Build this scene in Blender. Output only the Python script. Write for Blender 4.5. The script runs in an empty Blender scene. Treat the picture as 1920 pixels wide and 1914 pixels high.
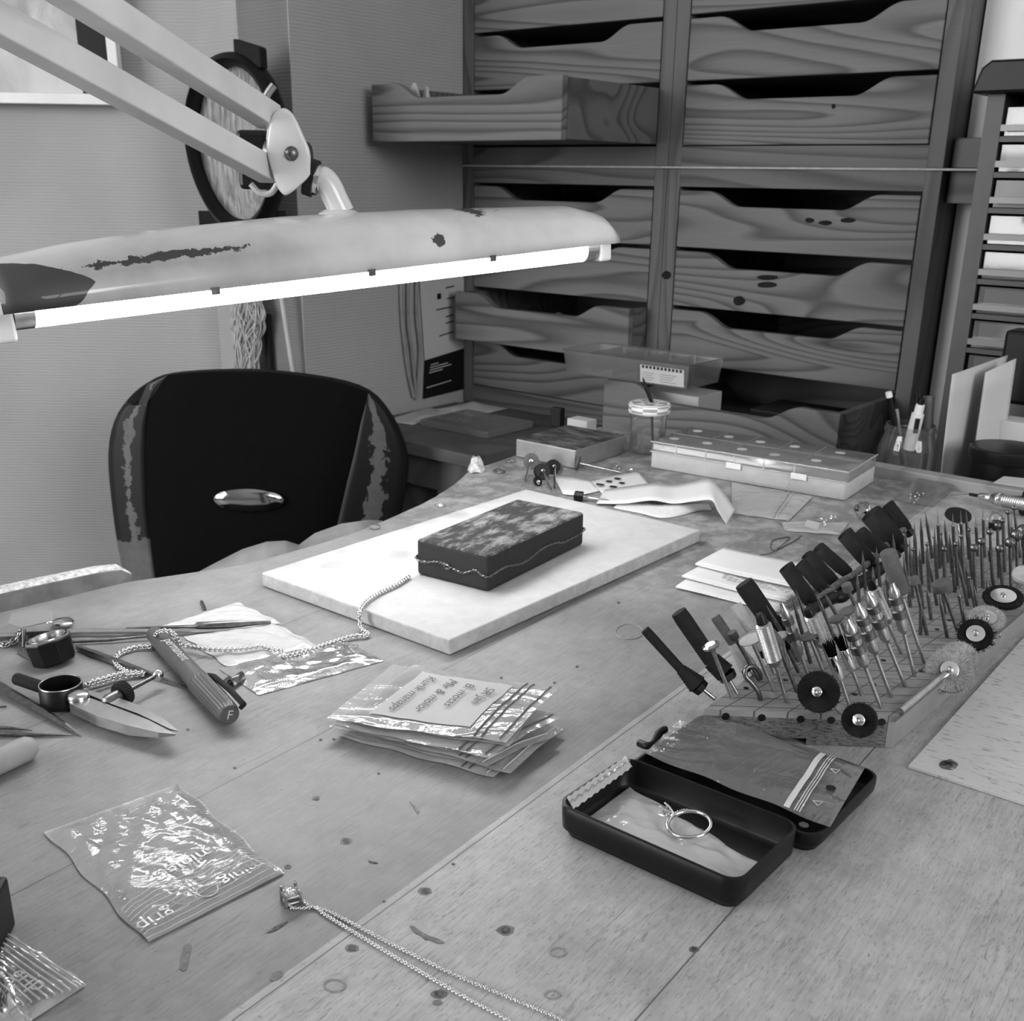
import bpy, math, random
from math import sin, cos, pi, radians as rad
from mathutils import Vector as V, Matrix as M
random.seed(7)
C = bpy.context.scene.collection
SC = bpy.context.scene
TZ = 0.9                      # bench top height; everything is laid out with the bench top at z=0 and lifted at the end
# ---------------------------------------------------------------- camera
FPX, CX, CY, H = 2048.0, 960.0, 1080.0, 0.285
PIT, ROL = rad(20.05), rad(-0.91)
_f = V((0, cos(PIT), -sin(PIT))); _r = V((1, 0, 0)); _d = _f.cross(_r)
_R = cos(ROL)*_r + sin(ROL)*_d; _D = -sin(ROL)*_r + cos(ROL)*_d
cam = bpy.data.cameras.new('camera'); co = bpy.data.objects.new('camera', cam); C.objects.link(co)
co.matrix_world = M(((_R.x, -_D.x, -_f.x, 0), (_R.y, -_D.y, -_f.y, 0), (_R.z, -_D.z, -_f.z, H), (0, 0, 0, 1)))
cam.sensor_fit = 'HORIZONTAL'; cam.sensor_width = 36; cam.lens = 36*FPX/1920
cam.shift_x = 0; cam.shift_y = (CY-957)/1920; cam.clip_start = 0.01; cam.clip_end = 50
cam.dof.use_dof = True; cam.dof.focus_distance = .60; cam.dof.aperture_fstop = 30
SC.camera = co
# ---------------------------------------------------------------- world, windows' daylight, exposure
SC.view_settings.view_transform = 'Standard'; SC.view_settings.look = 'None'
SC.view_settings.exposure = 0.36; SC.view_settings.gamma = 1; SC.view_settings.use_curve_mapping = False
SC.cycles.use_denoising = True; SC.cycles.max_bounces = 10; SC.cycles.transparent_max_bounces = 24
SC.cycles.caustics_reflective = False; SC.cycles.caustics_refractive = False; SC.cycles.sample_clamp_indirect = 4
W = bpy.data.worlds.new('world'); SC.world = W; W.use_nodes = True
W.node_tree.nodes['Background'].inputs[0].default_value = (.8, .8, .8, 1)
W.node_tree.nodes['Background'].inputs[1].default_value = 1.0
TUBE = 30.0
def area(name, loc, target, sx, sy, power):
    l = bpy.data.lights.new(name, 'AREA'); l.shape = 'RECTANGLE'; l.size = sx; l.size_y = sy; l.energy = power
    o = bpy.data.objects.new(name, l); C.objects.link(o); o.location = loc
    o.rotation_euler = (V(target)-V(loc)).to_track_quat('-Z', 'Y').to_euler(); return o
area('daylight_left', (-2.6, -.3, .62), (.35, 1.5, .2), 1.7, 1.4, 70)
area('daylight_right', (1.7, -1.4, .95), (.25, .9, 0), 1.5, 1.1, 44)
# ---------------------------------------------------------------- pixel -> place
def ray(x, y): return _R*((x-CX)/FPX) + _D*((y-CY)/FPX) + _f
O = V((0, 0, H))
def at(x, y, z=0.0):
    d = ray(x, y); return O + d*((z-H)/d.z)
def aty(x, y, Y):
    d = ray(x, y); return O + d*(Y/d.y)
def above(b, x, y):
    return aty(x, y, b.y)
def pr(p):
    q = p-O; w = q.dot(_f); return (FPX*q.dot(_R)/w+CX, FPX*q.dot(_D)/w+CY)
# ---------------------------------------------------------------- materials
MT = {}
class NT:
    def __init__(s, name):
        s.m = bpy.data.materials.new(name); s.m.use_nodes = True; s.t = s.m.node_tree
        s.t.nodes.clear(); s.out = s.n('ShaderNodeOutputMaterial'); MT[name] = s.m
    def n(s, typ, **k):
        nd = s.t.nodes.new(typ)
        for a, b in k.items():
            if a.startswith('i_'): nd.inputs[a[2:].replace('_', ' ')].default_value = b
            else: setattr(nd, a, b)
        return nd
    def l(s, a, b): s.t.links.new(a, b)
    def math(s, op, a, b=None, c=None, clamp=False):
        nd = s.n('ShaderNodeMath', operation=op, use_clamp=clamp)
        for i, x in enumerate((a, b, c)):
            if x is None: continue
            if hasattr(x, 'node'): s.l(x, nd.inputs[i])
            else: nd.inputs[i].default_value = x
        return nd.outputs[0]
    def coords(s, kind='Object', sc=(1, 1, 1), rot=(0, 0, 0), loc=(0, 0, 0), var=0.0):
        tc = s.n('ShaderNodeTexCoord'); mp = s.n('ShaderNodeMapping')
        mp.inputs['Scale'].default_value = sc; mp.inputs['Rotation'].default_value = rot; mp.inputs['Location'].default_value = loc
        src = tc.outputs[kind]
        if var:
            oi = s.n('ShaderNodeObjectInfo'); vm = s.n('ShaderNodeVectorMath', operation='MULTIPLY_ADD')
            cb = s.n('ShaderNodeCombineXYZ')
            for i, k in enumerate((1.0, 1.7, 2.3)): s.l(s.math('MULTIPLY', oi.outputs['Random'], k*var), cb.inputs[i])
            va = s.n('ShaderNodeVectorMath', operation='ADD'); s.l(src, va.inputs[0]); s.l(cb.outputs[0], va.inputs[1]); src = va.outputs[0]
        s.l(src, mp.inputs[0]); return mp.outputs[0]
    def noise(s, vec, scale=5, detail=3, rough=.5, dist=0):
        nd = s.n('ShaderNodeTexNoise'); nd.inputs['Scale'].default_value = scale; nd.inputs['Detail'].default_value = detail
        nd.inputs['Roughness'].default_value = rough; nd.inputs['Distortion'].default_value = dist
        s.l(vec, nd.inputs['Vector']); return nd.outputs[0]
    def ramp(s, fac, stops, interp='LINEAR'):
        nd = s.n('ShaderNodeValToRGB'); nd.color_ramp.interpolation = interp; e = nd.color_ramp.elements
        while len(e) < len(stops): e.new(.5)
        for i, (p, g) in enumerate(stops): e[i].position = p; e[i].color = (g, g, g, 1)
        s.l(fac, nd.inputs[0]); return nd.outputs[0]
    def mix(s, fac, a, b, mode='MIX'):
        nd = s.n('ShaderNodeMix', data_type='RGBA', blend_type=mode)
        for i, x in ((0, fac), (6, a), (7, b)):
            if hasattr(x, 'node'): s.l(x, nd.inputs[i])
            else: nd.inputs[i].default_value = x if i == 0 else (x, x, x, 1)
        return nd.outputs[2]
    def bsdf(s, color=.5, rough=.5, metal=0, bump=None, bstr=.3, bdist=.001, spec=.5, coat=0, **k):
        b = s.n('ShaderNodeBsdfPrincipled')
        for nm, x in (('Base Color', color), ('Roughness', rough), ('Metallic', metal), ('Specular IOR Level', spec), ('Coat Weight', coat)):
            if hasattr(x, 'node'): s.l(x, b.inputs[nm])
            elif nm == 'Base Color': b.inputs[nm].default_value = (x, x, x, 1)
            else: b.inputs[nm].default_value = x
        for a, x in k.items():
            b.inputs[a.replace('_', ' ')].default_value = x
        if bump is not None:
            bp = s.n('ShaderNodeBump'); bp.inputs['Strength'].default_value = bstr; bp.inputs['Distance'].default_value = bdist
            s.l(bump, bp.inputs['Height']); s.l(bp.outputs[0], b.inputs['Normal'])
        s.b = b; s.l(b.outputs[0], s.out.inputs[0]); return s
def plain(name, g, rough=.5, metal=0, var=.12, nscale=40, bstr=0.0, spec=.5, coat=0):
    t = NT(name); v = t.coords()
    n = t.noise(v, nscale, 4, .6)
    col = t.ramp(n, [(.3, g*(1-var)), (.7, min(1, g*(1+var)))])
    t.bsdf(col, rough, metal, n if bstr else None, bstr, .0006, spec, coat); return t
plain('black_plastic', .010, .35, 0, .2, 60, .05, .25)
plain('black_satin', .006, .4, 0, .3, 80, .1, .22)
plain('dark_rubber', .012, .75, 0, .3, 150, .2, .18)
plain('grey_rubber', .085, .75, 0, .25, 150, .2, .25)
plain('light_rubber', .35, .75, 0, .2, 120, .2)
plain('steel', .48, .27, 1, .12, 200)
plain('dark_steel', .16, .36, 1, .3, 300)
plain('chrome', .8, .08, 1, .04, 60)
plain('silver', .72, .14, 1, .05, 60)
plain('white_plastic', .75, .4, 0, .05, 40)
plain('paper', .64, .8, 0, .04, 30)
plain('white_card', .5, .75, 0, .04, 14)
plain('grey_card', .42, .75, 0, .08, 14)
plain('ink', .03, .6, 0, .1, 60)
plain('pale_ink', .5, .5, 0, .1, 60)
plain('floor_grey', .14, .6, 0, .2, 6)
plain('black_fabric', .004, .95, 0, .3, 300, .3, .1)
plain('grey_vinyl_plain', .13, .55, 0, .2, 30, .2)
plain('grey_cloth', .22, .85, 0, .25, 20, .4)
plain('felt_black', .004, .95, 0, .5, 300, .4, .05)
plain('dark_grey_plastic', .07, .45, 0, .15, 30)
plain('grey_plastic', .2, .4, 0, .12, 20)
plain('plywood_edge', .22, .6, 0, .12, 30, .2)
plain('wax_white', .42, .6, 0, .5, 260, .6)
plain('rope_brown', .12, .9, 0, .45, 300, .6, .2)
plain('pale_board', .34, .6, 0, .2, 60)
plain('knot_dark', .012, .7, 0, .4, 120, 0, .1)
plain('plaster_white', .74, .8, 0, .05, 9)
plain('trim_white', .72, .5, 0, .04, 12)
plain('ceiling_white', .8, .8, 0, .02, 4)
plain('grey_metal', .3, .42, .7, .15, 30, .05)
plain('bin_grey', .17, .3, 0, .06, 20)
plain('grey_plastic_dark', .034, .45, 0, .1, 20)
plain('poster_grey', .42, .7, 0, .06, 6)
plain('fibres_pale', .42, .8, 0, .3, 60)
plain('leather_grey', .26, .6, 0, .3, 18, .5)
t = NT('stained_top'); n = t.noise(t.coords(sc=(1, 2.5, 1)), 40, 5, .7); t.bsdf(t.ramp(n, [(.4, .03), (.65, .2)]), .4, .3, n, .1, .0003)
# enamel with worn patches: uv.x runs along the shade, uv.y across it
t = NT('enamel_worn'); uv = t.coords('UV'); ob = t.coords()
sx = t.n('ShaderNodeSeparateXYZ'); t.l(uv, sx.inputs[0])
u_, v_ = sx.outputs[0], sx.outputs[1]
def bumpf(t, x, c, w):     # 1 inside |x-c|<w, soft
    return t.math('SUBTRACT', 1.0, t.math('MULTIPLY', t.math('ABSOLUTE', t.math('SUBTRACT', x, c)), 1.0/w), clamp=True)
n1 = t.noise(ob, 90, 6, .75); n2 = t.noise(ob, 14, 4, .6)
def patch(c, w, cv, wv, k=.62):
    m = t.math('MULTIPLY', bumpf(t, u_, c, w), bumpf(t, v_, cv, wv))
    return t.math('GREATER_THAN', t.math('ADD', t.math('MULTIPLY', m, .5), n1), k)
chips = t.math('MAXIMUM', patch(.21, .20, .165, .06, .77), t.math('MAXIMUM', patch(.70, .06, .38, .24, .76), patch(.60, .035, .10, .07, .79)))
blk = t.math('GREATER_THAN', t.math('ADD', bumpf(t, u_, -.02, .19), t.math('ADD', t.math('MULTIPLY', n2, .35), t.math('MULTIPLY', bumpf(t, v_, .08, .26), .5))), 1.02)
dark = t.math('MAXIMUM', chips, blk)
stain = t.math('MULTIPLY', bumpf(t, u_, .2, .42), bumpf(t, v_, .12, .26))
base = t.mix(t.math('MULTIPLY', t.math('MULTIPLY', stain, 1.5), n2, clamp=True), .66, .14)
base = t.mix(t.ramp(n2, [(.42, 0), (.75, .6)]), base, .38)
col = t.mix(dark, base, .035)
t.bsdf(col, t.mix(dark, .22, .6), 0, dark, .4, .0004, .5, .3)
t = NT('enamel_white'); ob = t.coords(); n1 = t.noise(ob, 60, 6, .75); n2 = t.noise(ob, 18, 3)
col = t.mix(t.math('GREATER_THAN', n1, .74), t.ramp(n2, [(.35, .66), (.75, .5)]), .25)
t.bsdf(col, .25, 0, n1, .05, .0004, .5, .3)
# wallpaper with fine horizontal ribs
t = NT('wallpaper'); v = t.coords(); sp = t.n('ShaderNodeSeparateXYZ'); t.l(v, sp.inputs[0])
rib = t.math('SINE', t.math('ADD', t.math('MULTIPLY', sp.outputs[2], 1250), t.math('MULTIPLY', t.noise(v, 25, 2), 3)))
n = t.noise(t.coords(sc=(1, 1, 3)), 90, 3); n3 = t.noise(v, 3, 3)
t.bsdf(t.ramp(n3, [(.3, .31), (.7, .39)]), .75, 0, t.math('ADD', t.math('MULTIPLY', rib, .3), n), .5, .0012, .3)
# pine: grain runs along local x
def pine(name, c0, c1, rings=26, knots=True, var=9.0, rot=(0, 0, 0), stretch=(1.1, 5, 9), rough=.5):
    t = NT(name); v = t.coords(sc=stretch, rot=rot, var=var)
    n = t.noise(v, .9, 1.5, .4, .25)
    if knots:
        vo = t.n('ShaderNodeTexVoronoi'); vo.inputs['Scale'].default_value = .75; t.l(v, vo.inputs['Vector'])
        kd = vo.outputs['Distance']
        kn = t.ramp(kd, [(0, 1), (.22, 0)])
        n = t.math('ADD', n, t.math('MULTIPLY', kn, .22))
    ring = t.math('FRACT', t.math('MULTIPLY', n, rings))
    fine = t.noise(t.coords(sc=(4, 120, 120), rot=rot, var=var), 3, 3, .6)
    g = t.ramp(ring, [(0, 0), (.5, .2), (.86, 1), (1.0, .0)])
    g = t.math('ADD', t.math('MULTIPLY', g, .8), t.math('MULTIPLY', fine, .35), clamp=True)
    col = t.mix(g, c0, c1)
    if knots: col = t.mix(t.ramp(kd, [(.035, .85), (.075, 0)]), col, c1*.25)
    t.bsdf(col, rough, 0, g, .15, .0005, .2); return t
pine('pine_drawer', .17, .058, 24)
pine('pine_frame', .12, .065, 14, False, stretch=(9, 9, .9))
pine('pine_rail', .13, .055, 18, False, stretch=(1, 6, 8))
pine('pine_side', .17, .075, 14, False, stretch=(7, 1.1, 9))
pine('desk_wood', .11, .07, 12, False, stretch=(2, 3, 3))
pine('rim_wood', .32, .22, 10, False, stretch=(1, 6, 8))
# bench top (local x = plank direction, local y across). planks change at known seams
t = NT('bench_top'); v = t.coords(); sp = t.n('ShaderNodeSeparateXYZ'); t.l(v, sp.inputs[0]); yy = sp.outputs[1]
yw = t.math('ADD', yy, t.math('MULTIPLY', t.math('SUBTRACT', t.noise(v, 6, 2), .5), .0012))
S1, S2, S3 = .262, .147, .0
tone = t.ramp(t.math('ADD', t.math('MULTIPLY', yw, 1.0), .5), [(0, .35), (.5+S2, .37), (.5+S1, .205), (.5+S1+.13, .225), (.5+S1+.26, .2)], 'CONSTANT')
fl = t.n('ShaderNodeTexVoronoi'); fl.inputs['Scale'].default_value = 1.0; fl.feature = 'F1'
t.l(t.coords(sc=(150, 900, 1)), fl.inputs['Vector'])
fleck = t.ramp(fl.outputs['Distance'], [(.12, 1), (.3, 0)])
flm = t.math('MULTIPLY', fleck, t.math('LESS_THAN', yy, S1))
gr = t.noise(t.coords(sc=(5, 70, 1)), 9, 5, .7); bl = t.noise(v, 9, 4, .6); sp_ = t.noise(t.coords(sc=(1, 1.6, 1)), 240, 3, .7)
col = t.mix(t.math('MULTIPLY', flm, .42), tone, .11)
col = t.mix(.5, col, t.ramp(gr, [(.3, .34), (.7, .64)]), 'OVERLAY')
col = t.mix(.5, col, t.ramp(bl, [(.3, .3), (.7, .68)]), 'OVERLAY')
bl2 = t.noise(v, 70, 5, .7); col = t.mix(.5, col, t.ramp(bl2, [(.32, .36), (.68, .62)]), 'OVERLAY')
col = t.mix(t.ramp(sp_, [(.63, 0), (.73, .75)]), col, .10)
# scratches: thin rotated lines
for rz, sc_, th in ((.35, 60, .0), (-1.0, 75, .0), (1.25, 66, .0), (2.3, 80, .0)):
    w = t.noise(t.coords(sc=(sc_*.09, sc_*1.5, 1), rot=(0, 0, rz)), 3, 2, .4, .6)
    msk = t.ramp(t.noise(v, 14+rz, 2), [(.5, 0), (.62, .5)])
    col = t.mix(t.math('MULTIPLY', t.math('LESS_THAN', t.math('ABSOLUTE', t.math('SUBTRACT', w, .5)), .007), msk), col, .10)
# seams
for s_ in (S1, S2, S1+.13, S1+.26, S2-.2):
    ln = t.math('LESS_THAN', t.math('ABSOLUTE', t.math('SUBTRACT', yw, s_)), .00035)
    col = t.mix(t.math('MULTIPLY', ln, .85), col, .05)
# glue/plaster mottling round the cutout (high x region is brighter and blotchy)
mot = t.math('MULTIPLY', t.ramp(t.noise(v, 45, 4, .7), [(.45, 0), (.6, .6)]), t.ramp(sp.outputs[0], [(.62, 0), (.75, 1)]))
col = t.mix(t.math('MULTIPLY', mot, .6), col, .6)
t.bsdf(col, t.ramp(bl, [(.3, .38), (.7, .55)]), 0, t.math('ADD', gr, sp_), .12, .0004, .4)
plain('bench_edge', .12, .7, 0, .3, 60, .3)
# fibreboard sheet screwed on the bench
t = NT('hardboard'); v = t.coords(); fk = t.noise(t.coords(sc=(90, 330, 1)), 1.0, 4, .7); bl = t.noise(v, 12, 3)
col = t.mix(t.ramp(fk, [(.55, 0), (.66, .75)]), t.ramp(bl, [(.3, .46), (.7, .56)]), .13)
t.bsdf(col, .45, 0, fk, .1, .0003, .4)
t = NT('stain_dark'); n = t.noise(t.coords(), 400, 3); t.bsdf(t.ramp(n, [(.3, .06), (.7, .14)]), .5)
t = NT('stain_hole'); n = t.noise(t.coords(), 500, 3); t.bsdf(t.ramp(n, [(.35, .01), (.7, .1)]), .6)
t = NT('stain_pale'); n = t.noise(t.coords(), 400, 3); t.bsdf(t.ramp(n, [(.3, .2), (.7, .26)]), .5)
# soldering board: white refractory with round scorch marks
t = NT('board_white'); v = t.coords(); n = t.noise(v, 60, 5, .7); b2 = t.noise(v, 400, 3, .7)
col = t.ramp(n, [(.3, .42), (.7, .51)])
vo = t.n('ShaderNodeTexVoronoi'); vo.inputs['Scale'].default_value = 24; t.l(v, vo.inputs['Vector'])
spx = t.n('ShaderNodeSeparateXYZ'); t.l(v, spx.inputs[0])
reg = t.math('MULTIPLY', t.ramp(t.math('ADD', spx.outputs[1], .5), [(.5, 0), (.53, 1)]), t.ramp(t.math('ADD', spx.outputs[0], .5), [(.57, 1), (.62, 0)]))
scor = t.math('MULTIPLY', t.ramp(vo.outputs['Distance'], [(.18, .8), (.42, 0)]), reg)
col = t.mix(t.math('MULTIPLY', scor, .6), col, .26)
col = t.mix(t.ramp(b2, [(.7, 0), (.76, .5)]), col, .3)
t.bsdf(col, .85, 0, b2, .35, .0006, .2)
t = NT('board_edge'); v = t.coords(); n = t.noise(v, 120, 5, .7)
t.bsdf(t.ramp(n, [(.3, .36), (.7, .52)]), .9, 0, n, .6, .001, .2)
t = NT('charcoal'); v = t.coords(); n = t.noise(t.coords(sc=(1, 2.2, 1)), 45, 6, .72); n2 = t.noise(v, 14, 4, .6)
nz = t.n('ShaderNodeNewGeometry'); ns = t.n('ShaderNodeSeparateXYZ'); t.l(nz.outputs['Normal'], ns.inputs[0])
ash = t.math('MULTIPLY', t.ramp(t.math('ADD', t.math('MULTIPLY', n, .6), t.math('MULTIPLY', n2, .4)), [(.46, 0), (.62, 1)]), t.math('GREATER_THAN', ns.outputs[2], .7))
t.bsdf(t.mix(ash, .022, .30), .8, 0, n, .8, .002, .3)
t = NT('particle_board'); n = t.noise(t.coords(sc=(260, 260, 900)), 1, 4, .75); n2 = t.noise(t.coords(), 60, 3)
t.bsdf(t.mix(t.ramp(n, [(.35, 1), (.52, 0)]), t.ramp(n2, [(.3, .12), (.7, .2)]), .02), .8, 0, n, .8, .0015, .2)
# block top: pencil grid (object coords are skewed: local x across the front, y along the side)
t = NT('block_top'); v = t.coords(); sp = t.n('ShaderNodeSeparateXYZ'); t.l(v, sp.inputs[0])
n = t.noise(t.coords(sc=(3, 40, 1)), 12, 4); wv = t.math('MULTIPLY', t.math('SUBTRACT', t.noise(v, 30, 2), .5), .0012)
yy = t.math('ADD', sp.outputs[1], wv); k40 = math.tan(rad(40.6-0))
xx = t.math('SUBTRACT', t.math('ADD', sp.outputs[0], wv), t.math('MULTIPLY', sp.outputs[1], k40))
def lines(x, p, w): return t.math('LESS_THAN', t.math('ABSOLUTE', t.math('SUBTRACT', t.math('FRACT', t.math('MULTIPLY', x, 1/p)), .5)), w/p)
gl = t.math('MAXIMUM', lines(xx, .0178, .0005), lines(yy, .0105, .00045))
col = t.mix(t.math('MULTIPLY', gl, .8), t.ramp(n, [(.3, .19), (.7, .27)]), .035)
t.bsdf(col, .6, 0, n, .1, .0004, .3)
# chair vinyl with torn black patches
t = NT('vinyl_torn'); v = t.coords('UV'); sp = t.n('ShaderNodeSeparateXYZ'); t.l(v, sp.inputs[0]); n = t.noise(t.coords(), 28, 5, .7)
side = t.math('MULTIPLY', t.math('ABSOLUTE', t.math('SUBTRACT', sp.outputs[0], .5)), 2)
tear = t.math('GREATER_THAN', t.math('ADD', t.math('MULTIPLY', n, .8), t.ramp(side, [(.0, .35), (.9, .8)])), .86)
low = t.ramp(sp.outputs[1], [(.62, 1), (.78, 0)])
tear = t.math('MULTIPLY', tear, t.math('GREATER_THAN', t.math('ADD', low, n), .72))
t.bsdf(t.mix(tear, t.ramp(n, [(.3, .085), (.7, .14)]), .006), .45, 0, n, .3, .001, .4)
# clear plastics
def film(name, tr=.9, milk=.14, gloss=.3, rough=.12, bscale=60, bstr=.9, bdist=.002, milkc=.85):
    t = NT(name); v = t.coords(); n = t.noise(t.coords(sc=(1, .45, 1)), bscale*1.6, 3, .6, 1.5); n2 = t.noise(t.coords(sc=(.6, 1, 1), rot=(0, 0, .5)), bscale*.4, 2, .5, 2.5)
    bp = t.n('ShaderNodeBump'); bp.inputs['Strength'].default_value = bstr; bp.inputs['Distance'].default_value = bdist
    t.l(t.math('ADD', t.math('MULTIPLY', n, .35), n2), bp.inputs['Height'])
    T = t.n('ShaderNodeBsdfTransparent'); T.inputs[0].default_value = (tr, tr, tr, 1)
    Dd = t.n('ShaderNodeBsdfDiffuse'); Dd.inputs[0].default_value = (milkc, milkc, milkc, 1)
    G = t.n('ShaderNodeBsdfGlossy'); G.inputs['Roughness'].default_value = rough; t.l(bp.outputs[0], G.inputs['Normal']); t.l(bp.outputs[0], Dd.inputs['Normal'])
    fr = t.n('ShaderNodeFresnel'); fr.inputs[0].default_value = 1.6; t.l(bp.outputs[0], fr.inputs['Normal'])
    m1 = t.n('ShaderNodeMixShader'); m1.inputs[0].default_value = milk; t.l(T.outputs[0], m1.inputs[1]); t.l(Dd.outputs[0], m1.inputs[2])
    m2 = t.n('ShaderNodeMixShader'); t.l(t.math('ADD', t.math('MULTIPLY', fr.outputs[0], .55+gloss*.4), gloss*.06, clamp=True), m2.inputs[0])
    t.l(m1.outputs[0], m2.inputs[1]); t.l(G.outputs[0], m2.inputs[2]); t.l(m2.outputs[0], t.out.inputs[0]); return t
film('bag_film', .97, .26, .7, .14, 60, 1.0, .0022, .95)
film('bag_film_clear', .97, .10, .9, .13, 55, 1.0, .003, .95)
film('bag_film_milky', .97, .42, .7, .15, 55, 1.0, .0022, .95)
film('bag_film_white', .97, .5, .7, .15, 55, 1.0, .0022, .95)
film('clear_case', .85, .18, .35, .12, 20, .15, .0006, .6)
film('clear_bin', .8, .16, .2, .05, 12, .1, .0004, .5)
film('clear_glass', .96, .04, .3, .04, 14, .08, .0004, .8)
film('tray_clear', .95, .07, .1, .15, 14, .05, .0003, .7)
film('lens_dark', .25, .02, .4, .04, 14, .05, .0004, .2)
film('gem', .8, .2, 2, .03, 300, .8, .0005, .9)
t = NT('tube_glow'); e = t.n('ShaderNodeEmission'); e.inputs[0].default_value = (1, 1, 1, 1); e.inputs[1].default_value = TUBE; t.l(e.outputs[0], t.out.inputs[0])
# fibrous pale centre / wire bristles
t = NT('fibres'); n = t.noise(t.coords(sc=(60, 60, 5)), 4, 4, .7); t.bsdf(t.ramp(n, [(.35, .12), (.65, .42)]), .8, 0, n, .6, .002)
def bristle(name, c0, c1, metal):
    t = NT(name); v = t.coords('UV'); n = t.noise(v, 1.0, 3, .7); sp = t.n('ShaderNodeSeparateXYZ'); t.l(v, sp.inputs[0])
    n = t.noise(t.coords('UV', sc=(90, 4, 1)), 2.2, 3, .7); t.bsdf(t.ramp(n, [(.3, c0), (.65, c1)]), .5, metal, n, 1.0, .001, .12)
bristle('bristle_dark', .001, .016, 0); bristle('bristle_wire', .08, .6, .6)
t = NT('picture_print'); n = t.noise(t.coords(), 9, 5, .6, .8); t.bsdf(t.ramp(n, [(.35, .3), (.6, .55)]), .6)
t = NT('jar_lid_check'); v = t.coords('UV'); ck = t.n('ShaderNodeTexChecker'); ck.inputs[1].default_value = (.75, .75, .75, 1); ck.inputs[2].default_value = (.3, .3, .3, 1); ck.inputs[3].default_value = 9; t.l(v, ck.inputs[0]); t.bsdf(ck.outputs[0], .35)
t = NT('print_stripes'); v = t.coords('UV'); sp = t.n('ShaderNodeSeparateXYZ'); t.l(v, sp.inputs[0])
a_ = t.math('GREATER_THAN', t.noise(t.coords('UV', sc=(1, 26, 1)), 3, 2), .5); b_ = t.math('GREATER_THAN', t.noise(t.coords('UV', sc=(40, 9, 1)), 2, 2), .42)
tx = t.math('MULTIPLY', t.math('GREATER_THAN', t.math('FRACT', t.math('MULTIPLY', sp.outputs[1], 11)), .55), b_)
t.bsdf(t.mix(t.math('MULTIPLY', tx, .6), .78, .3), .7)
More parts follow.
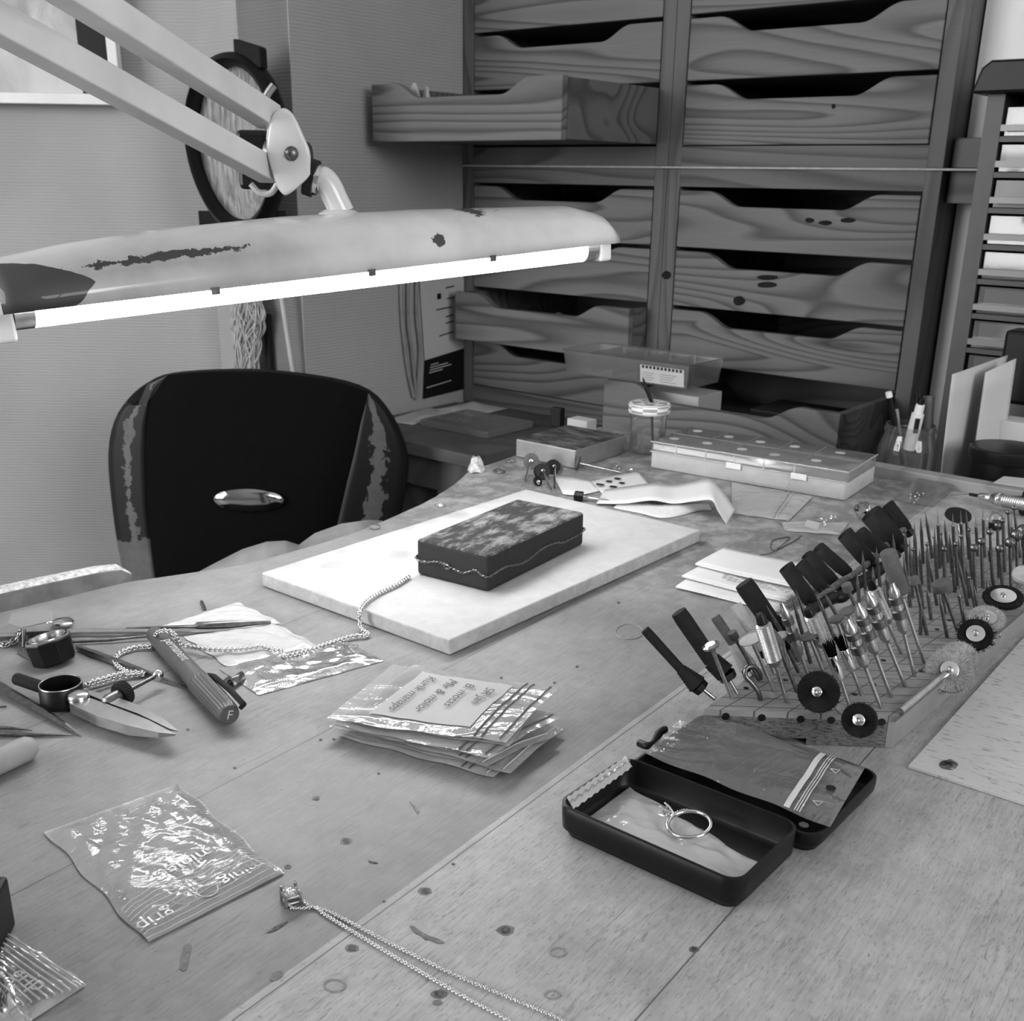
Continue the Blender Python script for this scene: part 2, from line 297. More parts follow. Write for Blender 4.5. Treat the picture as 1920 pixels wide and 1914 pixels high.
# ---------------------------------------------------------------- mesh builder
class MB:
    def __init__(s): s.v = []; s.f = []; s.mi = []; s.sm = []; s.uv = []; s.hasuv = False
    def add(s, vs, fs, m=0, smooth=False, uvs=None):
        b = len(s.v); s.v += [V(p) for p in vs]
        for i, f in enumerate(fs):
            s.f.append([b+k for k in f]); s.mi.append(m); s.sm.append(smooth)
            if uvs: s.uv.append([uvs[k] for k in f]); s.hasuv = True
            else: s.uv.append([(0, 0)]*len(f))
        return s
    def obox(s, c, a, b, d, m=0):
        c, a, b, d = V(c), V(a), V(b), V(d)
        vs = [c+i*a+j*b+k*d for i in (-1, 1) for j in (-1, 1) for k in (-1, 1)]
        return s.add(vs, [(0, 1, 3, 2), (4, 6, 7, 5), (0, 4, 5, 1), (2, 3, 7, 6), (0, 2, 6, 4), (1, 5, 7, 3)], m)
    def box(s, x0, x1, y0, y1, z0, z1, m=0):
        return s.obox(((x0+x1)/2, (y0+y1)/2, (z0+z1)/2), ((x1-x0)/2, 0, 0), (0, (y1-y0)/2, 0), (0, 0, (z1-z0)/2), m)
    def lathe(s, prof, p0, ax, n=24, m=0, smooth=True, closed=False, uv=False, caps=True):
        p0, ax = V(p0), V(ax).normalized(); x = ax.orthogonal().normalized(); y = ax.cross(x)
        vs, fs, uvs = [], [], []; k = len(prof)
        for i in range(n):
            a = 2*pi*i/n; d = x*cos(a)+y*sin(a)
            for j, (r, h) in enumerate(prof): vs.append(p0+ax*h+d*r); uvs.append((i/n, j/max(1, k-1)))
        for i in range(n):
            i2 = (i+1) % n
            for j in range(k-1): fs.append((i*k+j, i2*k+j, i2*k+j+1, i*k+j+1))
            if closed: fs.append((i*k+k-1, i2*k+k-1, i2*k, i*k))
        s.add(vs, fs, m, smooth, uvs if uv else None)
        if not closed and caps:
            b = len(s.v)-n*k
            for j in (0, k-1):
                if prof[j][0] > 1e-7:
                    s.f.append([b+i*k+j for i in (range(n) if j else range(n-1, -1, -1))]); s.mi.append(m); s.sm.append(False); s.uv.append([(0, 0)]*n)
        return s
    def cyl(s, p0, p1, r0, r1=None, n=16, m=0, smooth=True):
        p0, p1 = V(p0), V(p1); r1 = r0 if r1 is None else r1
        return s.lathe([(r0, 0), (r1, (p1-p0).length)], p0, p1-p0, n, m, smooth)
    def tube(s, pts, r, n=8, m=0, closed=False, flat=1.0, up=None):
        pts = [V(p) for p in pts]; N = len(pts); rs = r if isinstance(r, (list, tuple)) else [r]*N
        vs, fs = [], []; prev = None
        for i, p in enumerate(pts):
            a = pts[(i-1) % N] if (i or closed) else pts[0]; b = pts[(i+1) % N] if (i < N-1 or closed) else pts[-1]
            t = (b-a).normalized() if (b-a).length else V((0, 0, 1))
            if prev is None: x = t.orthogonal().normalized() if up is None else (V(up)-t*V(up).dot(t)).normalized()
            else: x = (prev-t*prev.dot(t)).normalized()
            prev = x; y = t.cross(x)
            for k in range(n):
                q = 2*pi*k/n; vs.append(p+(x*cos(q)*flat+y*sin(q))*rs[i])
        for i in range(N if closed else N-1):
            for k in range(n):
                i2 = (i+1) % N; fs.append((i*n+k, i*n+(k+1) % n, i2*n+(k+1) % n, i2*n+k))
        if not closed: fs.append(list(range(n-1, -1, -1))); fs.append([(N-1)*n+k for k in range(n)])
        return s.add(vs, fs, m, True)
    def sphere(s, c, r, n=14, m=0, sc=(1, 1, 1)):
        k = n//2; prof = [(max(r*sin(pi*j/k), 0), -r*cos(pi*j/k)) for j in range(k+1)]
        b = len(s.v); s.lathe(prof, (0, 0, 0), (0, 0, 1), n, m)
        for i in range(b, len(s.v)): p = s.v[i]; s.v[i] = V((p.x*sc[0], p.y*sc[1], p.z*sc[2]))+V(c)
        return s
    def grid(s, fn, nu, nv, m=0, smooth=True, thick=None):
        vs = [fn(i/nu, j/nv) for i in range(nu+1) for j in range(nv+1)]
        uvs = [(i/nu, j/nv) for i in range(nu+1) for j in range(nv+1)]
        fs = [(i*(nv+1)+j, (i+1)*(nv+1)+j, (i+1)*(nv+1)+j+1, i*(nv+1)+j+1) for i in range(nu) for j in range(nv)]
        return s.add(vs, fs, m, smooth, uvs)
    def prism(s, poly, d, m=0, mside=None):
        poly = [V(p) for p in poly]; d = V(d); n = len(poly); ms = m if mside is None else mside
        s.add(poly+[p+d for p in poly], [], m); b = len(s.v)-2*n
        def F(f, mm): s.f.append([b+k for k in f]); s.mi.append(mm); s.sm.append(False); s.uv.append([(0, 0)]*len(f))
        F(list(range(n-1, -1, -1)), ms); F([n+k for k in range(n)], m)
        for i in range(n): j = (i+1) % n; F((i, j, n+j, n+i), ms)
        return s
    def build(s, name, mats, parent=None, bevel=0, seg=2, subsurf=0, solid=0, world=True):
        me = bpy.data.meshes.new(name); mats = [mats] if isinstance(mats, str) else mats
        vs = s.v
        if parent is not None and world:
            inv = wmat(parent).inverted(); vs = [inv @ p for p in vs]
        me.from_pydata([tuple(p) for p in vs], [], s.f); 
        for mm in mats: me.materials.append(MT[mm])
        for i, p in enumerate(me.polygons): p.material_index = s.mi[i]; p.use_smooth = s.sm[i]
        if s.hasuv:
            ul = me.uv_layers.new(name='uv'); k = 0
            for i, p in enumerate(me.polygons):
                for q in range(p.loop_total): ul.data[p.loop_start+q].uv = s.uv[i][q]
        me.validate(); me.update()
        if any(s.sm) and 'chain' not in name: me.set_sharp_from_angle(angle=rad(50))
        o = bpy.data.objects.new(name, me); C.objects.link(o)
        if parent is not None: o.parent = parent
        if solid: md = o.modifiers.new('s', 'SOLIDIFY'); md.thickness = solid; md.offset = 0
        if bevel: md = o.modifiers.new('b', 'BEVEL'); md.width = bevel; md.segments = seg; md.limit_method = 'ANGLE'; md.angle_limit = rad(40)
        if subsurf: md = o.modifiers.new('u', 'SUBSURF'); md.levels = subsurf; md.render_levels = subsurf
        return o
def wmat(o):
    m = M.LocRotScale(o.location, o.rotation_euler, o.scale)
    return wmat(o.parent) @ m if o.parent else m
def tag(o, label, cat=None, group=None, kind=None):
    if label: o['label'] = label
    if cat: o['category'] = cat
    if group: o['group'] = group
    if kind: o['kind'] = kind
    return o
def thing(name, label, cat, loc=(0, 0, 0), rz=0, group=None):
    o = bpy.data.objects.new(name, None); C.objects.link(o); o.location = loc; o.rotation_euler = (0, 0, rz); o.empty_display_size = .02
    return tag(o, label, cat, group)
def solo(mb, name, mats, label, cat, loc=None, rz=0, group=None, **k):
    """a thing that is one mesh, its origin at loc"""
    loc = V(loc) if loc is not None else sum(mb.v, V())/len(mb.v)
    m = M.Translation(loc) @ M.Rotation(rz, 4, 'Z'); inv = m.inverted(); mb.v = [inv @ p for p in mb.v]
    o = mb.build(name, mats, **k); o.location = loc; o.rotation_euler = (0, 0, rz); return tag(o, label, cat, group)
def struct(mb, name, mats, **k):
    o = mb.build(name, mats, **k); o['kind'] = 'structure'; return o
def text(s, size, mtx, name, mat, parent, extrude=0.0, thick=0.0, mirror=False, shear=0):
    cu = bpy.data.curves.new('t', 'FONT'); cu.body = s; cu.size = size; cu.extrude = extrude; cu.offset = thick; cu.shear = shear
    cu.align_x = 'CENTER'; cu.align_y = 'CENTER'
    o = bpy.data.objects.new('t', cu); C.objects.link(o); dg = bpy.context.evaluated_depsgraph_get(); dg.update()
    me = bpy.data.meshes.new_from_object(o.evaluated_get(dg)); bpy.data.objects.remove(o)
    inv = wmat(parent).inverted() if parent else M()
    me.transform(inv @ mtx); me.name = name; me.materials.clear(); me.materials.append(MT[mat])
    ob = bpy.data.objects.new(name, me); C.objects.link(ob); ob.parent = parent; return ob
def frame(o, x, up=(0, 0, 1)):
    x = V(x).normalized(); z = (V(up)-x*V(up).dot(x)).normalized(); y = z.cross(x)
    return M(((x.x, y.x, z.x, o[0]), (x.y, y.y, z.y, o[1]), (x.z, y.z, z.z, o[2]), (0, 0, 0, 1)))
def lerp(a, b, t): return a+(b-a)*t
def smoothpath(pts, k=6):
    pts = [V(p) for p in pts]; out = []
    for i in range(len(pts)-1):
        p0 = pts[max(i-1, 0)]; p1 = pts[i]; p2 = pts[i+1]; p3 = pts[min(i+2, len(pts)-1)]
        for j in range(k):
            t = j/k; out.append(.5*((2*p1)+(p2-p0)*t+(2*p0-5*p1+4*p2-p3)*t*t+(3*p1-p0-3*p2+p3)*t**3))
    return out+[pts[-1]]
def resample(pts, step):
    out = [pts[0]]; need = step
    for a, b in zip(pts, pts[1:]):
        L = (b-a).length; d = 0
        while L-d >= need: d += need; out.append(a.lerp(b, d/L)); need = step
        need -= L-d
    return out
def copy_tree(o, parent=None):
    c = o.copy(); C.objects.link(c); c.parent = parent
    for ch in list(o.children): copy_tree(ch, c)
    return c
# ================================================================ SETTING
K = 1.4
ca = V((sin(rad(50.8)), -cos(rad(50.8)), 0)); cd = V((cos(rad(50.8)), sin(rad(50.8)), 0))     # cabinet right / into depth
CP = O + K*(V((-.06287, 1.46789, 0))-O); DZ = CP.z                                            # cabinet foot corner, desk height
def cb(x, y, z): return CP + ca*x + cd*y + V((0, 0, z-DZ))
def onp(px, py, off=0.0):            # pixel -> point in the cabinet's front plane moved toward the viewer by off
    d = ray(px, py); q = CP-cd*off; return O+d*((q-O).dot(cd)/d.dot(cd))
def onside(px, py, xoff=-.015):      # pixel -> point on wall C
    d = ray(px, py); q = CP+ca*xoff; return O+d*((q-O).dot(ca)/d.dot(ca))
FZ, CZ = -TZ, 1.6
def wallseg(name, a, b, mat='wallpaper', th=.12, z0=FZ, z1=CZ, side=1):
    a, b = V((a[0], a[1], 0)), V((b[0], b[1], 0)); d = (b-a).normalized(); n = V((-d.y, d.x, 0))*side*th
    m = MB().prism([a+V((0, 0, z0)), b+V((0, 0, z0)), b+n+V((0, 0, z0)), a+n+V((0, 0, z0))], (0, 0, z1-z0))
    return struct(m, name, mat)
struct(MB().box(-3, 3.1, -1.8, 3.4, FZ-.05, FZ), 'floor', 'floor_grey')
struct(MB().box(-3, 3.1, -1.8, 3.4, CZ, CZ+.05), 'ceiling', 'ceiling_white')
pc = onside(541, 40)                                  # outer corner of the chimney breast
wc0 = V((pc.x, pc.y, 0)); wc1 = wc0 + cd*1.35
wb1 = None
for i in range(200):
    q = wc0 - ca*(i*.004)
    if pr(V((q.x, q.y, .3)))[0] < 389: wb1 = q; break
wallseg('wall_chimney_side', wc0, wc1)
wallseg('wall_chimney_front', wb1, wc0-ca*.002)
wallseg('wall_back_left', (-2.95, wb1.y-.05), (wb1.x+.0, wb1.y))
wd0 = cb(-.02, .43, 0); wd1 = cb(2.6, .43, 0)
wallseg('wall_back_right', cb(-.02, .43, 0), wd1, th=.1)
wallseg('wall_left', (-2.95, -1.75), (-2.95, 3.3)); wallseg('wall_rear', (3.05, -1.75), (-2.95, -1.75)); wallseg('wall_right', (3.05, 3.3), (3.05, -1.75))
def window(n, loc, target, w, h, cols, rows):
    q = (V(target)-V(loc)).to_track_quat('-Z', 'Y'); X, Y, Z = q @ V((1, 0, 0)), q @ V((0, 1, 0)), q @ V((0, 0, -1)); c = V(loc)+Z*.03
    m = MB()
    for i in range(cols+1):
        x = -w/2+w*i/cols; t_ = .04 if i in (0, cols) else .022; m.obox(c+X*x, X*t_, Y*(h/2+.04), Z*.02)
    for j in range(rows+1):
        y = -h/2+h*j/rows; t_ = .04 if j in (0, rows) else .015; m.obox(c+Y*y, X*(w/2+.04), Y*t_, Z*.0195)
    struct(m, 'window_%d' % n, 'trim_white')
window(1, (-2.6, -.3, .62), (.35, 1.5, .2), 1.7, 1.4, 3, 3)
window(2, (1.7, -1.4, .95), (.25, .9, 0), 1.5, 1.1, 2, 2)

# ================================================================ WORKBENCH
ua, va = V((sin(rad(35.95)), cos(rad(35.95)), 0)), V((-cos(rad(35.95)), sin(rad(35.95)), 0))   # along planks / across (left)
br = thing('workbench', 'wide worn beech jeweller\'s workbench top with a curved cutout at its far left', 'workbench', (0, 0, 0), math.atan2(ua.y, ua.x))
edgepx = [(240, 1091), (330, 1078), (450, 1060), (505, 1046), (560, 1031), (631, 1010), (680, 993), (719, 977), (755, 961), (790, 945.5), (817, 931), (834, 920), (852, 908), (866, 896), (877, 886), (886, 880), (908, 874), (961, 856)]
ed = [at(x, y) for x, y in edgepx]
rim0 = at(1650, 895); rd = ca
def isect(p, d, q, e):
    t = ((q-p).x*e.y-(q-p).y*e.x)/(d.x*e.y-d.y*e.x); return p+d*t
ldir = (ed[-1]-ed[-2]).normalized(); cor = isect(ed[-1], ldir, rim0, rd)
lipd = (at(0, 1149)-ed[0]).normalized()
farL = ed[0]+lipd*.55; R_ = rim0+rd*.75
poly = [farL]+ed+[cor, R_, V((1.1, -.25, 0)), V((-.75, -.25, 0))]
m = MB().prism([p-V((0, 0, .035)) for p in poly][::-1], (0, 0, .035))
# prism side order: make the top face use the plank material
m = MB(); n = len(poly); m.add([p for p in poly], [list(range(n-1, -1, -1))], 0); m.add([p-V((0, 0, .035)) for p in poly], [list(range(n))], 1)
vs = poly+[p-V((0, 0, .035)) for p in poly]; m.add(vs, [(i, (i+1) % n, n+(i+1) % n, n+i) for i in range(n)], 1)
m.build('bench_board', ['bench_top', 'bench_edge'], br)
# raised rim along the far side
m = MB(); a = rim0+cd*.009-rd*.16; b = R_+cd*.009
m.obox((a+b)/2+V((0, 0, -.008)), (b-a)/2, cd*.009, (0, 0, .0195)); m.build('rim', 'rim_wood', br, bevel=.0012)
# raised edging strip at the left of the cutout
lp = [ed[0]+lipd*t for t in (-.004, .004, .02, .06, .12, .2, .3, .5)]; hs = [.006, .0125, .0145, .0155, .016, .0165, .017, .018]
lnrm = V((-lipd.y, lipd.x, 0)); lnrm = lnrm if lnrm.y > 0 else -lnrm
m = MB(); vs = []; fs = []
for p, h in zip(lp, hs):
    for dx, z in ((0, -.03), (0, h*.86), (.0025, h), (.009, h*1.02), (.012, h*.9), (.012, -.03)): vs.append(p+lnrm*dx+V((0, 0, z)))
for i in range(len(lp)-1):
    for j in range(5): fs.append((i*6+j, i*6+j+1, i*6+6+j+1, i*6+6+j))
fs.append((0, 5, 4, 3, 2, 1)); m.add(vs, fs, 0, False)
for i, f in enumerate(m.f[:-1]):
    if i % 5 in (1, 2): m.mi[i] = 1
m.build('edging_strip', ['bench_edge', 'wax_white'], br, bevel=.001)
# legs of the bench
for x, y in ((.95, -.1), (-.62, -.12), (.3, 1.02), (-.42, .42)):
    MB().box(x-.03, x+.03, y-.03, y+.03, FZ+.0005, -.036).build('leg', 'desk_wood', br)
# knots, nail holes and spills on the board
def blob(pts, z=.00025): return [at(x, y)+V((0, 0, z)) for x, y in pts]
def ell(cx, cy, rx, ry, n=14, jit=.12, rot=0):
    return [(cx+rx*cos(a)*(1+random.uniform(-jit, jit))*cos(rot)-ry*sin(a)*sin(rot), cy+rx*cos(a)*sin(rot)+ry*sin(a)*(1+random.uniform(-jit, jit))*cos(rot)) for a in [2*pi*i/n for i in range(n)]]
def patchp(name, pts, mat, z=.00025):
    p = blob(pts, z); MB().prism([q-V((0, 0, z*.9)) for q in p], (0, 0, z)).build(name, mat, br)
for cx_, cy_, r in ((797, 1671, 8), (948, 1744, 10), (660, 1778, 8), (823, 1864, 9), (649, 1577, 7), (1301, 1780, 6), (593, 1497, 5), (1758, 1427, 3)):
    patchp('nail_hole', ell(cx_, cy_, r, r*.62), 'stain_hole')
    patchp('nail_surround', ell(cx_, cy_, r*1.7, r*.95), 'stain_dark', .00012)
patchp('spill_mark', [(768, 1737), (775, 1736), (786, 1745), (802, 1754), (820, 1760), (832, 1766), (834, 1769), (820, 1769), (803, 1762), (797, 1763), (790, 1755), (778, 1750)], 'stain_dark')
patchp('spill_mark', [(345, 1773), (354, 1770), (359, 1774), (356, 1790), (353, 1805), (351, 1817), (344, 1821), (337, 1817), (338, 1800), (341, 1785)], 'stain_dark')
patchp('spill_mark', ell(518, 1830, 14, 7, rot=-.5), 'stain_dark'); patchp('spill_mark', ell(820, 1880, 9, 5), 'stain_dark')
patchp('spill_mark', [(500, 1750), (515, 1738), (527, 1732), (540, 1728), (533, 1735), (517, 1745)], 'stain_hole')
patchp('spill_mark', [(768, 1503), (778, 1511), (786, 1522), (783, 1527), (776, 1515)], 'stain_dark'); patchp('spill_mark', [(690, 1613), (709, 1618), (706, 1620), (692, 1617)], 'stain_hole')
for cx_, cy_ in ((940, 1271), (601, 1387), (440, 1440), (860, 1180), (1160, 1130), (1082, 1250), (1040, 1280), (352, 1368), (710, 1450), (626, 1386), (720, 1690), (850, 1620)):
    patchp('speck', ell(cx_, cy_, 3.2, 2.0, 8), 'stain_hole')
for cx_, cy_, rx in ((1180, 1185, 26), (628, 1848, 20), (1046, 1785, 15), (1036, 1865, 14), (540, 1625, 5)):
    ring = ell(cx_, cy_, rx, rx*.55, 24, .03); pts = blob(ring, .0002); MB().tube(pts, .00035, 5, 0, True).build('ring_mark', 'stain_pale', br)
# fibreboard sheet at the near right
a = at(1702.6, 1440.6); e1 = (at(1920, 1511)-a).normalized(); e2 = (at(1921, 1197)-a).normalized()
a = a+V((0, 0, .0003)); eL = (at(1921, 1197)-a).length+.01; hb = MB().prism([a, a+e1*.42, a+e1*.42+e2*.36, a+e1*.06+e2*.36, a+e1*.03+e2*eL, a+e2*eL], (0, 0, .0014))
ho = solo(hb, 'hardboard_sheet', 'hardboard', 'speckled pale fibreboard sheet screwed flat on the bench beside the drilled block', 'sheet', a, math.atan2(e1.y, e1.x))
sc_ = at(1778, 1434, .0016); m = MB().lathe([(.0, .0009), (.0035, .0008), (.0042, .0001), (.0042, -.0005)], sc_, (0, 0, 1), 20)
so = m.build('screw', 'dark_steel', ho); m = MB(); 
for an in (.4, .4+pi/2): m.obox(sc_+V((0, 0, .0009)), V((cos(an), sin(an), 0))*.0024, V((-sin(an), cos(an), 0))*.0005, (0, 0, .0002))
m.build('slot', 'black_plastic', so)
pp = [at(x, y, .0016) for x, y in ell(1778, 1434, 17, 10)]; MB().prism(pp, (0, 0, .0002)).build('screw_surround', 'stain_dark', ho)

# ================================================================ DESK under the cabinet
dk = thing('side_desk', 'low dark wooden side desk carrying the drawer chests, its front edge behind the chair', 'desk', cb(0, 0, DZ))
x1 = .415
MB().box(0, .83, -.02, .405, -.02, 0).build('desk_top', 'desk_wood', None)
o = bpy.data.objects['desk_top']; o.parent = dk; o.rotation_euler = (0, 0, math.atan2(ca.y, ca.x))
ldp = [cb(-.012, -.02, DZ), cb(-.012, -.445, DZ), cb(.0, -.445, DZ)]
q = at(896, 857, DZ); qx = (q-CP).dot(ca); qy = (q-CP).dot(cd)
m = MB().prism([cb(-.012, -.0201, DZ-.02), cb(-.012, qy, DZ-.02), cb(qx, qy, DZ-.02), cb(qx, -.0201, DZ-.02)], (0, 0, .02)); m.build('desk_leaf', 'desk_wood', dk, bevel=.001)
m = MB().prism([cb(-.01, qy+.02, DZ-.075), cb(-.01, qy+.04, DZ-.075), cb(qx-.02, qy+.04, DZ-.075), cb(qx-.02, qy+.02, DZ-.075)], (0, 0, .0545)); m.build('apron', 'desk_wood', dk)
for x, y in ((qx-.05, qy+.06), (.03, .37), (.79, .37), (.79, .02), (.12, qy+.06)):
    p = cb(x, y, 0); MB().obox((p.x, p.y, (FZ+DZ-.0202)/2), ca*.022, cd*.022, (0, 0, (DZ-.0202-FZ)/2-.0003)).build('leg', 'desk_wood', dk)
hx = at(797, 868, DZ-.06); m = MB().cyl(hx, hx-cd*.03, .006, n=10); m.tube([hx-cd*.03-ca*.05, hx-cd*.03+ca*.02], .0055, 8); m.build('pull_handle', 'dark_steel', dk)

# ================================================================ DRAWER CHESTS
DRW_L = []
def chest(label, x0, x1, z0, z1, pulls, seed, zr, side='both'):
    o = thing('drawer_chest', label, 'chest of drawers', cb(x0, 0, z0), math.atan2(ca.y, ca.x), 'pine drawer chests stacked two by two')
    Wd, Hh = x1-x0, z1-z0; st = .0225; D_ = .395; inner = z0+zr[0], z0+zr[1]
    def bx(nm, mat, X0, X1, Y0, Y1, Z0, Z1, **k):
        mb = MB().box(X0, X1, Y0, Y1, Z0, Z1); return mb.build(nm, mat, o, world=False, **k)
    bx('side_panel', 'pine_frame', 0, st, 0, D_, 0, Hh, bevel=.001); bx('side_panel', 'pine_frame', Wd-st, Wd, 0, D_, 0, Hh, bevel=.001)
    bx('bottom_rail', 'pine_rail', st, Wd-st, .001, D_, 0, zr[0]-.0005); bx('top_rail', 'pine_rail', st, Wd-st, .001, D_, zr[1]+.0005, Hh)
    bx('back_panel', 'pine_rail', st, Wd-st, D_-.01, D_-.001, zr[0], zr[1])
    n = 4; ph = (zr[1]-zr[0])/n
    for i in range(n):
        off = pulls.get(i, 0.0); za = zr[0]+ph*i+.001; hh = ph-.006; xa, xb = st+.0015, Wd-st-.0015; w = xb-xa; th = .014
        s0, s1 = .13, .85; dp = .26*hh; top = []
        for t in range(9): u = t/8; top.append((s0+.15*u, -dp*(.5-.5*cos(pi*u))))
        for t in range(9): u = t/8; top.append((s1-.15+.15*u, -dp*(.5+.5*cos(pi*u))))
        prof = [(0, 0), (1, 0), (1, 1)]+[(a, 1+b/hh) for a, b in reversed(top)]+[(0, 1)]
        pl = [V((xa+w*a, -off, za+hh*b)) for a, b in prof]
        dr = MB().prism(pl, (0, th, 0)).build('drawer', 'pine_drawer', o, world=False, bevel=.0015)
        DRW_L.append(dr)
        for nm, c in (('drawer_side', (xa+.0001, xa+.011)), ('drawer_side', (xb-.011, xb-.0001))):
            MB().box(c[0], c[1], th-off+.0001, D_-.03-off, za+.002, za+hh-.002).build(nm, 'pine_rail', dr, world=False)
        MB().box(xa+.0112, xb-.0112, th-off+.0001, D_-.03-off, za+.002, za+.007).build('drawer_bottom', 'pine_rail', dr, world=False)
        MB().box(xa+.0112, xb-.0112, D_-.04-off, D_-.03-off, za+.0072, za+hh-.006).build('drawer_back', 'pine_rail', dr, world=False)
    return o
DRW = {}
zz = lambda z: .285-K*(.285-z)-DZ     # height above the desk
XL, XM, XR = -.0118, .4095, .831
chest('lower left pine drawer chest, third drawer half open, beside the wall', XL, XM, DZ, DZ+zz(.2968), {1: .05}, 1, (zz(.0235), zz(.278)))
chest('lower right pine drawer chest, bottom drawer pulled far out over the bench rim', XM+.0005, XR, DZ, DZ+zz(.2968), {0: .182}, 2, (zz(.0235), zz(.278)))
hU = DZ+zz(.2968)+.0032
chest('upper left pine drawer chest, lowest drawer pulled well out to the left', XL, XM, hU, hU+zz(.2968), {0: .242}, 3, (zz(.318)-zz(.2975), zz(.318)-zz(.2975)+zz(.278)-zz(.0235)))
chest('upper right pine drawer chest with all drawers shut, above the right column', XM+.0005, XR, hU, hU+zz(.2968), {}, 4, (zz(.318)-zz(.2975), zz(.318)-zz(.2975)+zz(.278)-zz(.0235)))
m = MB().obox(cb((XR+.07)/2, .19, hU-.0016), ca*(XR+.07)/2, cd*.1925, (0, 0, .0013)); m = MB().prism([cb(XL, -.003, hU-.0029), cb(XR+.058, -.003, hU-.0029), cb(XR+.058, .064, hU-.0029), cb(XR+.0015, .064, hU-.0029), cb(XR+.0015, .38, hU-.0029), cb(XL, .38, hU-.0029)], (0, 0, .0026))
solo(m, 'thin_board', 'pale_board', 'thin pale sheet sandwiched between the upper and lower drawer chests', 'board', cb(.4, 0, hU-.003))
# board ends that stick out right of the chests
for nm, z0, z1, lb in (('wood_block', .29945, .326, 'rough dark board end above the seam, between chests and plastic drawer rack'), ('wood_block', .268, .2966, 'grained pine board end below the seam, between chests and plastic drawer rack')):
    a = cb(XR+.001, .02, DZ+zz(z0)); m = MB().obox(cb(XR+.031, .044, DZ+(zz(z0)+zz(z1))/2), ca*.029, cd*.021, (0, 0, (zz(z1)-zz(z0))/2))
    o = solo(m, nm, 'pine_rail', lb, 'board', cb(XR+.042, .17, DZ+zz(z0)), math.atan2(ca.y, ca.x), bevel=.001)
wallseg('wall_pillar', cb(XR+.003, .066, 0), cb(2.7, .066, 0), 'plaster_white', .2, z0=FZ)
for di, kx, ky, rx_k, ry_k in ((7, 1518, 413, 9, 5), (7, 1548, 418, 13, 4.5), (7, 1590, 413, 15, 5), (6, 1440, 520, 20, 5), (6, 1438, 534, 19, 6), (6, 1386, 564, 12, 9), (5, 1250, 516, 9, 8), (13, 1563, 199, 4, 5), (8, 1058, 198, 8, 12)):
    dr = DRW_L[di]; pts = ell(kx, ky, rx_k, ry_k, 12, .1); offk = .242 if di == 8 else 0
    if di == 8: continue
    q = [onp(x, y, .0002) for x, y in pts]; MB().prism(q, -cd*.0002).build('knot', 'knot_dark', dr)
# cloth and paper in open drawers
def crumple(name, c, rx, ry, h, mat, label, cat, seed, n=14, rz=0, group=None):
    rnd = random.Random(seed); ph = [rnd.uniform(0, 6) for _ in range(6)]
    def f(u, v):
        x, y = (u-.5)*2*rx, (v-.5)*2*ry; e = min(u, 1-u, v, 1-v)
        z = h*(min(1, e*5))*(.55+.25*sin(7*u+ph[0])+.2*sin(9*v+ph[1]+3*u)+.12*sin(17*u*v+ph[2]))
        return V(c)+V((cos(rz)*x-sin(rz)*y, sin(rz)*x+cos(rz)*y, max(z, .0006)))
    return solo(MB().grid(f, n, n), name, mat, label, cat, c, 0, group, solid=.0006)
crumple('cleaning_cloth', cb(.235, .05, DZ+zz(.0875)+.0085), .1, .06, .062, 'grey_cloth', 'crumpled pale cloth bulging out of the half open left drawer', 'cloth', 3, rz=-.68)
crumple('plastic_bag', cb(.06, -.19, hU+zz(.318)-zz(.2975)+.0082), .03, .02, .075, 'bag_film_milky', 'small pale plastic bag peeking from the pulled-out upper left drawer', 'bag', 5, rz=-.68)
a = cb(.52, -.1, DZ+zz(.0235)+.0083); solo(MB().obox(a+V((0, 0, .03)), ca*.05, cd*.035, (0, 0, .03)), 'cardboard_box', 'grey_card', 'grey cardboard box lying inside the pulled-out bottom drawer', 'box', a, bevel=.001)
a = cb(.7, -.06, DZ+zz(.0235)+.0083); solo(MB().obox(a+V((0, 0, .025)), ca*.06, cd*.05, (0, 0, .025)), 'dark_case', 'black_satin', 'dark case at the right inside the pulled-out bottom drawer', 'case', a, bevel=.002)

# ================================================================ MAGNIFIER-STYLE BENCH LAMP
lm = thing('bench_lamp', 'long white enamelled fluorescent bench lamp on a chipped double arm over the bench', 'lamp', aty(545, 290, .8))
TA, TB = aty(58, 584, .66), aty(1088, 468, .93)
ax = (TB-TA).normalized(); L = (TB-TA).length; up = (V((0, 0, 1))-ax*ax.z).normalized(); sd = up.cross(ax)      # sd points away from the viewer
if sd.y < 0: sd = -sd
rl = rad(8); up2 = up*cos(rl)+sd*sin(rl)*1; sd2 = sd*cos(rl)-up*sin(rl)
hk = [(0, .030), (.1, .036), (.23, .040), (.4, .0415), (.6, .0395), (.8, .035), (.9, .033), (.95, .027), (.98, .018), (1, .003)]
def itp(t, tab):
    for (a, x), (b, y) in zip(tab, tab[1:]):
        if t <= b: return x+(y-x)*(t-a)/(b-a)
    return tab[-1][1]
SA, SB = TA-ax*.024, TB+ax*.026
def shade(u, v):
    h = itp(u, hk); w = .045*itp(u, [(0, .8), (.04, .96), (.1, 1), (.85, 1), (.95, .86), (.985, .6), (1, .25)]); ph = pi*v
    c = SA.lerp(SB, u)+up*(.0015-.002*(1-u)); return c-sd2*(cos(ph)*w)+up2*(sin(ph)**.8*h)
MB().grid(shade, 60, 20).build('lamp_shade', 'enamel_worn', lm, solid=.0016)
m = MB(); c0 = [shade(0, j/20) for j in range(21)]; m.add(c0+[p+ax*.001 for p in c0], [list(range(21)), list(range(41, 20, -1))]); m.build('end_plate', 'enamel_white', lm)
MB().cyl(TA, TB, .0095, n=20).build('fluorescent_tube', 'tube_glow', lm)
